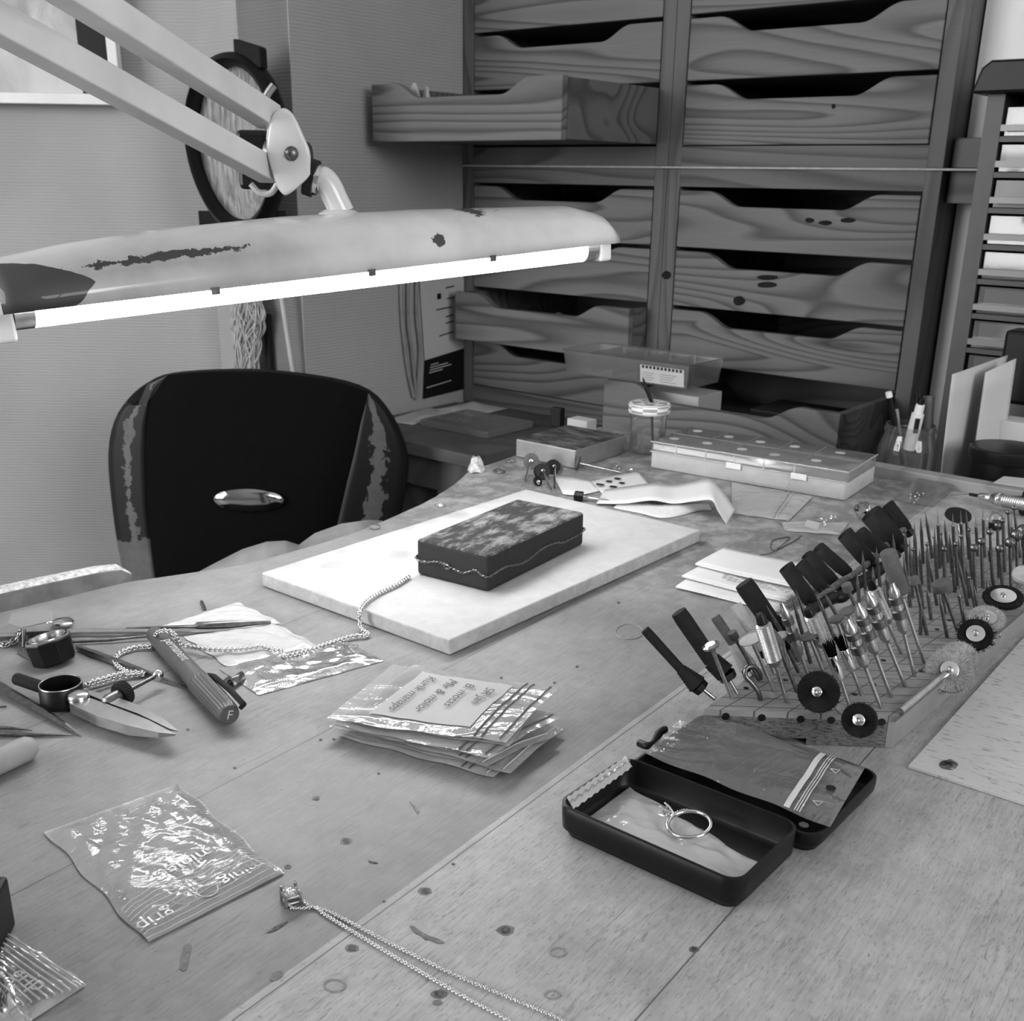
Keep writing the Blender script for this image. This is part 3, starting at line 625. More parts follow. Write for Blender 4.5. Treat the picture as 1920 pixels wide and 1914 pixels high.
MB().cyl(TA-ax*.012, TA-ax*.0002, .0098, n=20).build('tube_cap', 'steel', lm); MB().cyl(TB+ax*.0002, TB+ax*.012, .0098, n=20).build('tube_cap', 'steel', lm)
m = MB().obox(TA-ax*.018-up*.004, ax*.0055, sd*.011, up*.011); m.build('lamp_holder', 'white_plastic', lm, bevel=.002)
m = MB().obox(TB+ax*.019-up*.002, ax*.006, sd*.011, up*.008); m.build('lamp_holder', 'white_plastic', lm, bevel=.002)
m = MB().cyl(SA-up*.004+ax*.002, SA-up*.004-ax*.008, .008, n=16); m.build('end_knob', 'dark_rubber', lm)
for px_, py_ in ((405, 553), (697, 514), (926, 488)):
    u0 = min(range(100), key=lambda k: abs(pr(shade(k/100, 0))[0]-px_))/100; p = shade(u0, 0)
    MB().obox(p-up*.0006, ax*.0028, sd*.0014, up*.0022).build('rim_clip', 'dark_steel', lm)
# double arm
J1, L1, J2 = aty(507, 322, .80), aty(-60, 12, .56), aty(507, 220, .80)
def bar(a, b, s=.0078):
    x = (b-a).normalized(); side = V((x.y, -x.x, 0)).normalized(); u_ = side.cross(x).normalized(); u_ = u_ if u_.z > 0 else -u_
    mb = MB().obox((a+b)/2, (b-a)/2, side*s, u_*s); return mb
a2 = L1-J1; L2 = aty(62, -62, J2.y+a2.y)
bar(J1, L1+(L1-J1)*1.0).build('lower_arm', 'enamel_white', lm, bevel=.0012, seg=3); bar(J2, L2+(L2-J2)*1.0).build('upper_arm', 'enamel_white', lm, bevel=.0012, seg=3)
bz = aty(440, 250, .83)
# joint plates: egg outline
def egg(cx_, cy_, Y, sc=1.0):
    pts = [(-38, 25), (-45, -5), (-42, -45), (-32, -72), (-16, -83), (-2, -78), (10, -62), (24, -32), (36, -2), (37, 30), (34, 45), (15, 64), (-4, 78), (-14, 78), (-26, 62)]
    pp = smoothpath([V((a, b, 0)) for a, b in pts+pts[:1]], 4)[:-1]; return [aty(cx_+p.x*sc, cy_+p.y*sc, Y) for p in pp]
e = egg(545, 286, .786); nrm = (O-aty(545, 286, .79)).normalized()
def plate(poly, d, name, nm):
    c = sum(poly, V())/len(poly); n = len(poly); m = MB(); rings = [(1, 0), (1, .6), (.97, .85), (.88, .98), (.6, 1.0)]
    vs = []
    for k, h in rings: vs += [c+(p-c)*k+nrm*d*h for p in poly]
    fs = [(r*n+i, r*n+(i+1) % n, (r+1)*n+(i+1) % n, (r+1)*n+i) for r in range(len(rings)-1) for i in range(n)]
    fs += [[(len(rings)-1)*n+i for i in range(n)], list(range(n-1, -1, -1))]; m.add(vs, fs, 0, True); return m.build(name, nm, lm)
plate(e, .0065, 'joint_plate', 'enamel_white'); e2_ = egg(540, 284, .812, .92); plate(e2_, .004, 'joint_plate', 'enamel_white')
p = aty(547, 288, .7795)
MB().lathe([(.0048, 0), (.0046, .001), (.0035, .0026), (.0015, .0033), (0, .0034)], p-nrm*.0005, nrm, 20).build('rivet', 'dark_steel', lm)
MB().cyl(aty(505, 285, .81), aty(575, 292, .80), .009).build('spacer', 'dark_steel', lm)
# spring housing behind the joint, tension lever, neck and flange
MB().obox(aty(478, 300, .845), (.011, 0, 0), (0, .008, 0), (0, 0, .02)).build('joint_bracket', 'black_plastic', lm, bevel=.003)
MB().tube(smoothpath([aty(494, 192, .80), aty(500, 180, .80), aty(506, 170, .80), aty(514, 160, .80)], 4), .0028, 8).build('tension_lever', 'steel', lm)
MB().tube(smoothpath([aty(470, 345, .82), aty(488, 362, .82), aty(508, 362, .82), aty(520, 345, .82)], 4), .0022, 8).build('cable_loop', 'enamel_white', lm)
n0, n1_, n2_, n3_ = aty(575, 330, .80), aty(605, 340, .80), aty(618, 362, .80), aty(640, 398, .80)
MB().cyl(n0, aty(592, 336, .80), .0125, n=20).build('neck_collar', 'black_plastic', lm)
MB().cyl(aty(592, 336, .80), aty(600, 339, .80), .0105, n=20).build('neck_ring', 'chrome', lm)
MB().tube(smoothpath([aty(594, 336, .80), aty(606, 336, .80), aty(618, 350, .80), aty(630, 375, .80), aty(642, 400, .80)], 4), .0088, 14).build('neck', 'enamel_white', lm)
fb = aty(634, 400, .80); MB().lathe([(.0135, -.006), (.0145, -.004), (.0145, .0), (.011, .0022), (.008, .003)], fb+V((.001, 0, .000)), (0, 0, 1), 24).build('flange', 'enamel_white', lm)
MB().lathe([(.0125, -.004), (.0128, 0)], fb+V((.004, 0, -.0065)), (0, 0, 1), 24).build('flange_gasket', 'black_plastic', lm)
# post of the arm and its clamp, outside the picture at the left, so the arm is carried
e_ = (L1+(L1-J1)*1.0); pb = V((e_.x, e_.y, 0))
MB().cyl(V((pb.x, pb.y, .0125)), V((pb.x, pb.y, e_.z+.05)), .011).build('post', 'enamel_white', lm); MB().cyl(V((pb.x, pb.y, .0006)), V((pb.x, pb.y, .012)), .03).build('foot', 'enamel_white', lm)

# ================================================================ SOLDERING BOARD and CHARCOAL BLOCK
bA, bF, bR = at(486, 1102), at(843, 1230), at(1311, 1017)
bx_ = (bR-bF); by_ = (bA-bF); by_ = by_-bx_*(by_.dot(bx_)/bx_.dot(bx_)); by_ *= 1.0
c = bF+bx_/2+by_/2; t_ = .0108
m = MB().obox(c+V((0, 0, t_/2+.0004)), bx_/2, by_/2, (0, 0, t_/2)); m.mi = [0 if i == 5 else 1 for i in range(6)]
for i, f in enumerate(m.f):
    nn = (m.v[f[1]]-m.v[f[0]]).cross(m.v[f[2]]-m.v[f[1]]); m.mi[i] = 0 if abs(nn.normalized().z) > .9 else 1
solo(m, 'soldering_board', ['board_white', 'board_edge'], 'thick white soldering board with round scorch marks under the bench lamp', 'board', c, math.atan2(bx_.y, bx_.x), bevel=.0012)
TB_Z = t_+.0004
c0, c1, c2 = at(766, 1084, TB_Z), at(916, 1112, TB_Z), at(1094, 1022, TB_Z)
dx_ = c2-c1; dy_ = c0-c1; dy_ = dy_-dx_*(dy_.dot(dx_)/dx_.dot(dx_)); cc = c1+dx_/2+dy_/2; hh_ = .0275
def chb(u, v): return None
m = MB(); N1, N2 = 26, 14; rnd = random.Random(4)
m.obox(cc+V((0, 0, hh_/2+.0002)), dx_/2, dy_/2, (0, 0, hh_/2))
ch = thing('charcoal_block', 'black charred soldering block bound with wire, lying on the white board', 'charcoal block', cc-V((0, 0, -.0002)), math.atan2(dx_.y, dx_.x))
o = m.build('block', 'charcoal', ch, bevel=.003, seg=3)
hz_ = TB_Z+.0125
w = [c1-dx_*.0, c2, c2+dy_, c1+dy_]
cw = cc; pts = []
for i in range(4):
    a, b = w[i], w[(i+1) % 4]
    for k in range(12):
        t = k/12; p = a.lerp(b, t); q = p-cw; q.z = 0; p = V((cw.x, cw.y, 0))+q*1.006; pts.append(V((p.x, p.y, hz_+.0016*sin(k*1.1+i)+.001*rnd.uniform(-1, 1))))
tw = []
for ph in (0, pi):
    pp = []
    P = smoothpath(pts+pts[:1], 6)[:-1]
    for i, p in enumerate(P): a = i*.9+ph; pp.append(p+V((0, 0, .0006*sin(a)))+(p-cw).normalized()*.0005*cos(a))
    tw.append(pp)
m = MB(); [m.tube(pp, .00065, 5, closed=True) for pp in tw]; m.build('binding_wire', 'dark_steel', ch)
kn = c1+dy_*.42+V((0, 0, 0)); kn = at(829, 1066, TB_Z+.012)
kq = c1.lerp(c1+dy_, .55); kq.z = hz_; m = MB().tube([kq+(-dx_).normalized()*.0012+V((0, 0, .0015*cos(a)))+dy_.normalized()*.0022*sin(a) for a in [2*pi*i/14 for i in range(28)]], .0008, 5); m.build('wire_knot', 'dark_steel', ch)
# ---------------------------------------------------------------- chains
def links(m, path, step, lr, wr, rw, n1=8, n2=5):
    P = resample(path, step); X = None
    for i in range(len(P)-1):
        p = (P[i]+P[i+1])/2; d = (P[i+1]-P[i]).normalized(); s = V((-d.y, d.x, 0)); s = s.normalized() if s.length > .01 else V((1, 0, 0)); nu = d.cross(s)
        q = (pi/4 if i % 2 else -pi/4); s2 = s*cos(q)+nu*sin(q); vs = []; fs = []
        n_ = d.cross(s2)
        for a in range(n1):
            an = 2*pi*a/n1; cd_ = d*cos(an)*lr+s2*sin(an)*wr; od = (d*cos(an)/lr+s2*sin(an)/wr).normalized()
            for b in range(n2):
                bn = 2*pi*b/n2; vs.append(p+cd_+od*cos(bn)*rw+n_*sin(bn)*rw)
        for a in range(n1):
            for b in range(n2): a2_ = (a+1) % n1; b2_ = (b+1) % n2; fs.append((a*n2+b, a2_*n2+b, a2_*n2+b2_, a*n2+b2_))
        m.add(vs, fs, 0, True)
# heavy chain: from the charcoal block, over the board edge, across the bag and marker, to the dividers
cp = [at(768, 1083, TB_Z+.0012), at(745, 1098, TB_Z+.0012), at(715, 1112, TB_Z+.0012), at(690, 1128, TB_Z+.0014), at(677, 1143, TB_Z+.0013), at(674.5, 1152, TB_Z-.001), at(675, 1163, TB_Z-.0058), at(676, 1180, .0017), at(690, 1190, .0016), at(683, 1194, .0016), at(660, 1195, .0016), at(620, 1208, .0018), at(575, 1222, .0032), at(535, 1231, .0042), at(528, 1222, .0042), at(512, 1220, .0042), at(490, 1214, .004), at(460, 1218, .004), at(420, 1220, .004), at(380, 1218, .004), at(352, 1213, .0035), at(338, 1210, .006), at(328, 1197, .0125), at(315, 1190, .0148), at(298, 1192, .0135), at(288, 1204, .006), at(282, 1214, .002), at(255, 1216, .0016), at(228, 1225, .0016), at(215, 1238, .0016), at(220, 1250, .0016), at(240, 1262, .0016), at(265, 1263, .0016), at(270, 1266, .0016), at(250, 1268, .0016), at(220, 1272, .0016), at(195, 1280, .0016), at(165, 1288, .0016), at(163, 1285, .0046), at(195, 1275, .0048), at(225, 1266, .0046), at(240, 1264, .0046)]
cp = [p+V((0, 0, .0026 if p.z > .01 and i > 20 else .0008)) for i, p in enumerate(cp)]
m = MB(); links(m, smoothpath(cp, 8), .00165, .0014, .00135, .0005); solo(m, 'chain_necklace', 'silver', 'heavy silver chain running from the charcoal block over the marker to the dividers', 'chain', cp[12])
# pendant necklace
ps = smoothpath([at(x, y, .0008) for x, y in ((566, 1688), (580, 1697), (600, 1703), (640, 1720), (740, 1772), (860, 1830), (980, 1880), (1090, 1928), (1200, 1990))], 10)
ps2 = smoothpath([at(x, y, .0008) for x, y in ((541, 1693), (548, 1702), (570, 1703), (592, 1701), (603, 1710), (640, 1733), (740, 1793), (860, 1862), (960, 1916), (1060, 1985))], 10)
pn = thing('pendant_necklace', 'fine silver necklace with a small square stone pendant in the foreground', 'necklace', at(548, 1690))
m = MB(); links(m, ps, .00092, .00078, .00058, .00024, 7, 4); links(m, ps2, .00092, .00078, .00058, .00024, 7, 4); m.build('chain', 'silver', pn)
pc_ = at(546, 1691, 0); an = rad(28); X, Y = V((cos(an), sin(an), 0)), V((-sin(an), cos(an), 0)); m = MB()
for sx_ in (-1, 1):
    for sy_ in (-1, 1): m.obox(pc_+X*.0031*sx_+Y*.0031*sy_+V((0, 0, .0034)), X*.0006, Y*.0006, (0, 0, .0033)); m.sphere(pc_+X*.0029*sx_+Y*.0029*sy_+V((0, 0, .0068)), .0009, 8)
for d1, d2 in ((X, Y), (Y, X)):
    for s_ in (-1, 1):
        for z, t__ in ((.0012, .0006), (.0042, .0005)): m.obox(pc_+d1*.0031*s_+V((0, 0, z)), d1*.0004, d2*.0031, (0, 0, t__))
m.build('setting', 'steel', pn, bevel=.0002)
MB().lathe([(0, .0012), (.0036, .0044), (.0036, .005), (.0022, .0063), (0, .0063)], pc_, (0, 0, 1), 8, smooth=False).build('stone', 'gem', pn)

# ================================================================ BAGS
def bag(name, c, label, cat='bag', h=.002, wr=.0012, z0=.0004, mat='bag_film', nu=22, nv=22, seed=0, strip=None, hole=None, group=None, sag=0, prt=None, lift=None):
    """c: four corner pixels or points (closed end a,b then open end c,d: a-b-c-d around). u runs from closed end to zip end"""
    q = [p if isinstance(p, V) else at(p[0], p[1]) for p in c]; rnd = random.Random(seed); k = [rnd.uniform(0, 6.3) for _ in range(8)]; kk = [rnd.uniform(.7, 1.3) for _ in range(4)]
    def base(u, v): return q[0].lerp(q[3], u).lerp(q[1].lerp(q[2], u), v)
    def wz(u, v, s):
        w = sin(9*kk[0]*u+6*v+k[0])+.7*sin(14*kk[1]*v-7*u+k[1])+.5*sin(23*kk[2]*(u+v)+k[2])+.35*sin(31*kk[3]*(u-v)+k[3])
        e = min(1, 8*min(u, 1-u, v, 1-v)+.12)
        lf = lift(u, v) if lift else 0
        return z0+lf+(wr*(w+2.2)*.28)*e*(1 if s > 0 else .35)+(h*e if s > 0 else 0)
    def f(s):
        def g(u, v):
            p = base(u, v); ew = .0006*sin(17*u+k[4])*(1 if v in (0, 1) else 0); return V((p.x+ew, p.y+ew, max(z0*.5, p.z+wz(u, v, s))))
        return g
    m = MB(); m.grid(f(1), nu, nv); m.grid(f(-1), nu, nv)
    ctr = sum(q, V())/4; o = thing(name, label, cat, V((ctr.x, ctr.y, min(p.z for p in q))), math.atan2((q[3]-q[0]).y, (q[3]-q[0]).x), group)
    m.build('film', mat, o)
    g = f(1)
    def line(u, r, v0=.01, v1=.99, mt='bag_film_milky', nm='zip_ridge'):
        P = [g(u, v0+(v1-v0)*i/24)+V((0, 0, r)) for i in range(25)]; MB().tube(P, r, 5).build(nm, mt, o)
    if strip:
        u0, u1, nn = strip
        for i in range(nn): line(u0+(u1-u0)*i/max(1, nn-1), .0002)
    o['_'] = 0; del o['_']
    return o, g
def hem(o, g, u, w=.0007, mt='stain_hole'):
    P = [g(u, .02+.96*i/24)+V((0, 0, .0005)) for i in range(25)]; MB().tube(P, w*.5, 5).build('zip_ridge', mt, o)
# large bag at lower left
o, g = bag('zip_bag', [(85, 1562), (335, 1472), (530, 1640), (276, 1770)], 'empty clear zip bag with a round hanging hole, lying alone at lower left', h=.0022, wr=.0028, nu=40, nv=40, seed=3, strip=(.76, .985, 9))
hp = at(389, 1670, .0028); MB().lathe([(0, 0), (.0042, 0), (.0042, .0003), (0, .0003)], hp, (0, 0, 1), 24).build('hanging_hole', 'stain_dark', o)
MB().tube([hp+V((cos(a)*.0043, sin(a)*.0043, .0003)) for a in [2*pi*i/24 for i in range(24)]], .0003, 5, closed=True).build('hole_rim', 'bag_film_milky', o)
dz = (at(276, 1770)-at(530, 1640)).normalized()*-1
tm = frame(at(455, 1634, .0044), -dz); text('minig', .0095, tm, 'embossed_print', 'bag_film_milky', o)
tm = frame(at(292, 1722, .0044), -dz); text('grip', .0105, tm, 'embossed_print', 'bag_film_milky', o)
def tri(c, r, o, mt='bag_film_milky'):
    MB().tube([c+V((cos(a)*r, sin(a)*r, 0)) for a in (.3, .3+2*pi/3, .3+4*pi/3)], .00025, 5, closed=True).build('recycling_mark', mt, o)
tri(at(333, 1700, .0044), .0045, o)
o, g = bag('zip_bag', [(185, 1598), (385, 1520), (440, 1590), (213, 1690)], 'smaller clear zip bag lying inside the large empty bag', h=.0006, wr=.0008, z0=.0015, nu=24, nv=24, seed=8, strip=(.55, .7, 3))
tm = frame(at(335, 1622, .0042), -dz); text('minigrip', .0105, tm, 'embossed_print', 'bag_film_milky', o); tri(at(262, 1668, .0042), .004, o)
# bag at the bottom left corner of the frame
o, g = bag('zip_bag', [(-190, 1800), (-80, 1960), (60, 1925), (8, 1745)], 'ribbed zip bag edge leaning on the dark box at the bottom left corner', h=.0015, wr=.0015, nu=20, nv=20, seed=4)
o, g = bag('zip_bag', [(-40, 1960), (8, 1745), (163, 1848), (60, 1915)], 'clear ribbed zip bag flap at the bottom left corner beside a dark box', h=.0012, wr=.0012, nu=26, nv=26, seed=9)
ga = [(12, 1748), (160, 1846)]
for i in range(9):
    t = i*.0022; a = at(10, 1748, .0032)+V((-.2, -1, 0)).normalized()*t; b = at(160, 1847, .0032)+V((-1, -.55, 0)).normalized()*t*1.2; MB().tube([a, b], .00045, 5).build('zip_ridge', 'bag_film_milky', o)
tm = frame(at(55, 1835, .0036), (at(160, 1860)-at(20, 1790)).normalized()); text('grip', .0105, tm, 'embossed_print', 'bag_film_milky', o)
a = at(-46, 1850); solo(MB().obox(a+V((-.002, 0, .012)), (.006, .001, 0), (-.004, .035, 0), (0, 0, .012)), 'black_box', 'black_satin', 'black box side just visible at the bottom left edge', 'box', a, bevel=.002)
# stack of written bags in the middle
def lf(amt): return lambda u, v: amt*(.2+1.0*max(0, u-.35))*.02
stk = [
 ([(632, 1380), (790, 1330), (1010, 1402), (925, 1458)], 0), ([(628, 1372), (775, 1300), (1060, 1368), (958, 1452)], 1), ([(640, 1365), (800, 1290), (1040, 1385), (915, 1440)], 2),
 ([(618, 1362), (740, 1275), (1045, 1345), (905, 1425)], 3), ([(622, 1358), (780, 1262), (1052, 1352), (920, 1428)], 4), ([(612, 1348), (738, 1246), (1030, 1310), (955, 1408)], 5), ([(640, 1352), (775, 1247), (1048, 1300), (950, 1402)], 6)]
LB = ['lowest', 'second from the bottom', 'third from the bottom', 'middle', 'third from the top', 'second from the top']
for q, i in stk:
    zb = .0008+i*.0019
    qq = [at(x, y, zb) for x, y in q]
    fn = (lambda zi: (lambda u, v: zi*.0007*max(0, (u-.3))*1.0+.002*(1-abs(2*v-1))*max(0, u-.1)))(i)
    lb = 'top bag of the stack of seven zip bags, handwritten paper slip inside' if i == 6 else 'clear zip bag, %s in the stack of seven zip bags' % LB[i]
    o, g = bag('zip_bag', qq, lb, h=.0006, wr=.0009, z0=0.0003, nu=24, nv=24, seed=20+i, group='stack of seven filled zip bags', lift=fn)
    P = [(.14, .15), (.14, .85), (.72, .85), (.72, .15)]
    sl = [g(a, b)+V((0, 0, .0003 if i == 6 else -.0002)) for a, b in P]
    if i in (2, 4): MB().add([p+V((0, 0, -.0003)) for p in sl], [(0, 1, 2, 3)]).build('paper_slip', 'grey_card', o, solid=.0001)
    for u in (.80, .845, .955): hem(o, g, u, .0008, 'dark_grey_plastic' if i > 3 or u < .9 else 'bag_film_milky')
    if i == 6:
        def sf(u, v): return g(.12+.62*u, .12+.76*v)+V((0, 0, .0005))
        MB().grid(sf, 12, 12).build('paper_slip', 'grey_card', o)
        xd = (g(.5, .15)-g(.5, .85)).normalized()
        for k, s in enumerate(('Kurik manaps', 'Mir & molor', 'B. motas', 'SR Jan')):
            u = .2+.14*k; xd2 = (g(u, .12)-g(u, .88)).normalized(); nn = (g(u+.1, .5)-g(u-.1, .5)).cross(xd2).normalized(); nn = nn if nn.z > 0 else -nn
            text(s, .0085, frame(g(u+.03, .5+.03*k)+nn*.0016, xd2, nn), 'handwriting', 'ink', o, thick=.0, shear=.3)
# flat bags left of centre
o, g = bag('zip_bag', [(293, 1178), (445, 1130), (530, 1170), (420, 1178)], 'matt clear bag at the back, its far corner pointing to the white board', h=.0008, wr=.0008, mat='bag_film_white', seed=31)
o, g = bag('zip_bag', [(345, 1195), (510, 1168), (605, 1215), (432, 1255)], 'clear bag lying under the heavy chain beside the marker', h=.0012, wr=.0014, mat='bag_film_white', seed=32, nu=26, nv=26)
o, g = bag('zip_bag', [(720, 1240), (645, 1202), (410, 1255), (485, 1305)], 'clear bag with silver earrings inside, in front of the white board', h=.0016, wr=.002, mat='bag_film_white', seed=33, nu=30, nv=30, strip=(.72, .86, 9))
m = MB(); p = at(637, 1215, .004); m.tube([p+V((.003*cos(a), .0022*sin(a), 0)) for a in [2*pi*i/16 for i in range(16)]], .0005, 6, closed=True); m.tube([p+V((.008+.003*cos(a), .003+.0018*sin(a), .0004)) for a in [2*pi*i/16 for i in range(16)]], .0005, 6, closed=True)
m.sphere(p, .0012, 8); solo(m, 'earrings', 'silver', 'pair of tiny silver ear hoops inside the bag before the board', 'earrings', p)
m = MB(); a, b = at(418, 1283, .0012), at(440, 1268, .0012); m.grid(lambda u, v: a.lerp(b, v)+V((.006*u+.002, -.004*u, .004*sin(pi*u)+.0003)), 8, 2); m.add([p+V((0, 0, 0)) for p in (at(412, 1280, .0003), at(428, 1286, .0003), at(450, 1272, .0003), at(436, 1262, .0003))], [(0, 1, 2, 3)])
solo(m, 'metal_sheet', 'dark_steel', 'small curled strip of dark sheet metal at the bag corner by the marker cap', 'sheet', a, solid=.0005)
# ================================================================ RING TIN
def rrect(c, X, Y, hx, hy, r, z, n=6):
    out = []
    for sx_, sy_, a0 in ((1, 1, 0), (-1, 1, pi/2), (-1, -1, pi), (1, -1, 3*pi/2)):
        for i in range(n+1):
            a = a0+pi/2*i/n; out.append(c+X*(sx_*(hx-r)+r*cos(a))+Y*(sy_*(hy-r)+r*sin(a))+V((0, 0, z)))
    return out
def loft(m, loops, mt=0, smooth=True, cap0=True, cap1=True):
    n = len(loops[0]); vs = [p for l in loops for p in l]
    fs = [(i*n+k, i*n+(k+1) % n, (i+1)*n+(k+1) % n, (i+1)*n+k) for i in range(len(loops)-1) for k in range(n)]
    if cap0: fs.append(list(range(n-1, -1, -1)))
    if cap1: fs.append([(len(loops)-1)*n+k for k in range(n)])
    m.add(vs, fs, mt, smooth); return m
rz_ = .0165
a, b, c_ = at(1040, 1505, rz_), at(1386, 1658, rz_), at(1497, 1541, rz_)
X = (b-a); LX = X.length; X = X/LX; Y = V((-X.y, X.x, 0)); LY = (c_-b).dot(Y); b = b.lerp(b, 1); cen = a+X*LX/2+Y*LY/2; cen.z = 0
tn = thing('ring_tin', 'open rounded black case with a lid, holding the ring on a plastic bag', 'case', cen, math.atan2(X.y, X.x))
def tray(c, hx, hy, r, H_, name, wall=.0016, fl=.0016):
    m = MB(); L_ = [rrect(c, X, Y, hx-.003, hy-.003, r-.002, .0004), rrect(c, X, Y, hx-.0018, hy-.0018, r-.001, .003), rrect(c, X, Y, hx-.0003, hy-.0003, r, .0045), rrect(c, X, Y, hx, hy, r, H_*.7), rrect(c, X, Y, hx, hy, r, H_-.0004), rrect(c, X, Y, hx-.0004, hy-.0004, r, H_), rrect(c, X, Y, hx-wall, hy-wall, r-wall, H_), rrect(c, X, Y, hx-wall, hy-wall, r-wall, fl+.002), rrect(c, X, Y, hx-wall-.002, hy-wall-.002, r-wall-.0015, fl)]
    loft(m, L_, 0, True); return m.build(name, 'black_satin', tn)
tray(cen, LX/2, LY/2, .0085, rz_, 'tin_body')
lc = at(1515, 1588, .011); lr = at(1645, 1462, .011); ll = at(1188, 1424, .011)
LX2 = (lc-ll).dot(X); LY2 = (lr-lc).dot(Y); c2_ = lc-X*LX2/2+Y*LY2/2; c2_.z = 0
gap = (c2_-cen).dot(Y)-LY/2-LY2/2
c2_ = cen+X*((c2_-cen).dot(X))+Y*(LY/2+LY2/2+.0008)
tray(c2_, LX2/2, LY2/2, .0085, .011, 'tin_lid')
h_ = cen+Y*(LY/2+.0004)-X*.012; MB().cyl(h_-X*.006+V((0, 0, .0085)), h_+X*.02+V((0, 0, .0085)), .0011, n=10).build('hinge', 'dark_steel', tn)
bs = lc+Y*.006-X*.004; bs.z = .0115; MB().lathe([(.0022, 0), (.0022, .0004), (0, .0006)], at(1507, 1547, .0112), (0, 0, 1), 16).build('boss', 'dark_grey_plastic', tn)
m = MB(); a, b = at(1200, 1398, .006), at(1222, 1392, .006); m.tube(smoothpath([at(1199, 1393, .004), at(1213, 1398, .005), at(1226, 1393, .006), at(1238, 1372, .010), at(1250, 1368, .0105)], 4), .0022, 8); m.build('clasp', 'black_satin', tn)
# bag in the tin, ring, bag on the lid
def tp(sx_, sy_, z): return cen+X*(sx_*(LX/2-.004))+Y*(sy_*(LY/2-.004))+V((0, 0, z))
o, g = bag('zip_bag', [tp(.97, .2, .0035), tp(.97, -.92, .0022), tp(-.93, -.9, .0022), tp(-.93, .93, .0030)], 'clear zip bag lying inside the black case under the ring', h=.0010, wr=.0022, z0=.0004, mat='bag_film_white', nu=30, nv=24, seed=51)
e0, e1_ = tp(-1.0, -.95, .0155), tp(-1.0, .97, .0165)
m = MB().grid(lambda u, v: e0.lerp(e1_, u)+X*(-.004*v+.003)+V((0, 0, .0045*(v-.45)+.0005*sin(60*u))), 40, 4); m.build('zip_flap', 'bag_film_milky', o)
P = [e0.lerp(e1_, i/30)+X*.0008+V((0, 0, .0006+.0008*sin(i*1.9))) for i in range(31)]; MB().tube(P, .0006, 5).build('zip_ridge', 'clear_case', o)
rc = at(1292, 1545, .0092); rg = thing('diamond_ring', 'white metal ring with empty claw setting lying on the bag in the case', 'ring', rc)
RX = V((cos(rad(-25)), sin(rad(-25)), .10)).normalized(); RY = V((0, 0, 1)).cross(RX).normalized()*1.0; RYt = (RY+V((0, 0, .12))).normalized(); rr_ = .0098
pts = [rc+RX*rr_*cos(t)+RYt*rr_*sin(t) for t in [2*pi*i/48 for i in range(48)]]
MB().tube(pts, [.00095 if i not in range(18, 31) else .00115 for i in range(48)], 10, closed=True).build('shank', 'silver', rg)
hd = at(1252, 1522, .0105); out = (hd-rc); out.z = 0; out.normalize(); tg = V((-out.y, out.x, 0)); m = MB(); base_ = rc+out*rr_*1.0+V((0, 0, .001))
for s1 in (-1, 1):
    for s2 in (-1, 1):
        p0 = base_+tg*.0008*s1+V((0, 0, .0009*s2)); p1 = base_+out*.0052+tg*.0021*s1+V((0, 0, .0006+.0021*s2)); m.tube([p0, p0.lerp(p1, .5)+tg*.0004*s1, p1], [.00055, .0005, .00045], 7); m.sphere(p1, .0006, 8)
for k in (.35, .7):
    q = [base_+out*.0052*k+tg*(.0008+.0013*k)*s1+V((0, 0, .0006*k+(.0009+.0012*k)*s2)) for s1, s2 in ((-1, -1), (1, -1), (1, 1), (-1, 1))]; m.tube(q, .0004, 6, closed=True)
m.build('claw_setting', 'silver', rg)
m = MB()
for sgn in (-1, 1):
    for i in range(7): t = pi+sgn*(.16+i*.085); q = rc+RX*rr_*cos(t)+RYt*rr_*sin(t)
a0 = math.atan2((hd-rc).dot(RYt), (hd-rc).dot(RX))
for sgn in (-1, 1):
    for i in range(7): t = a0+sgn*(.2+i*.11); m.sphere(rc+RX*rr_*cos(t)+RYt*rr_*sin(t)+V((0, 0, .0009)), .00062, 7)
m.build('shoulder_stones', 'gem', rg)
q = [at(1208, 1414, .0125), at(1297, 1329, .0145), at(1622, 1440, .0145), at(1556, 1552, .0125)]
o, g = bag('zip_bag', q, 'clear zip bag with white write-on strip lying across the black case lid', h=.0010, wr=.0012, z0=.0003, nu=34, nv=26, seed=61, mat='bag_film_clear')
MB().grid(lambda u, v: g(.765+.03*u, .02+.96*v)+V((0, 0, .0003)), 2, 20).build('write_on_strip', 'white_card', o)
for u in (.82, .832, .845): MB().tube([g(u, .02+.96*i/20)+V((0, 0, .0004)) for i in range(21)], .0004, 5).build('zip_ridge', 'bag_film_milky', o)
m = MB().lathe([(0, 0), (.0024, 0), (.0024, .0002), (0, .0002)], g(.915, .47)+V((0, 0, .0006)), (0, 0, 1), 9); m.build('hanging_hole', 'black_satin', o)
tri(g(.9, .2)+V((0, 0, .0008)), .0026, o); tri(g(.89, .72)+V((0, 0, .0008)), .0026, o)

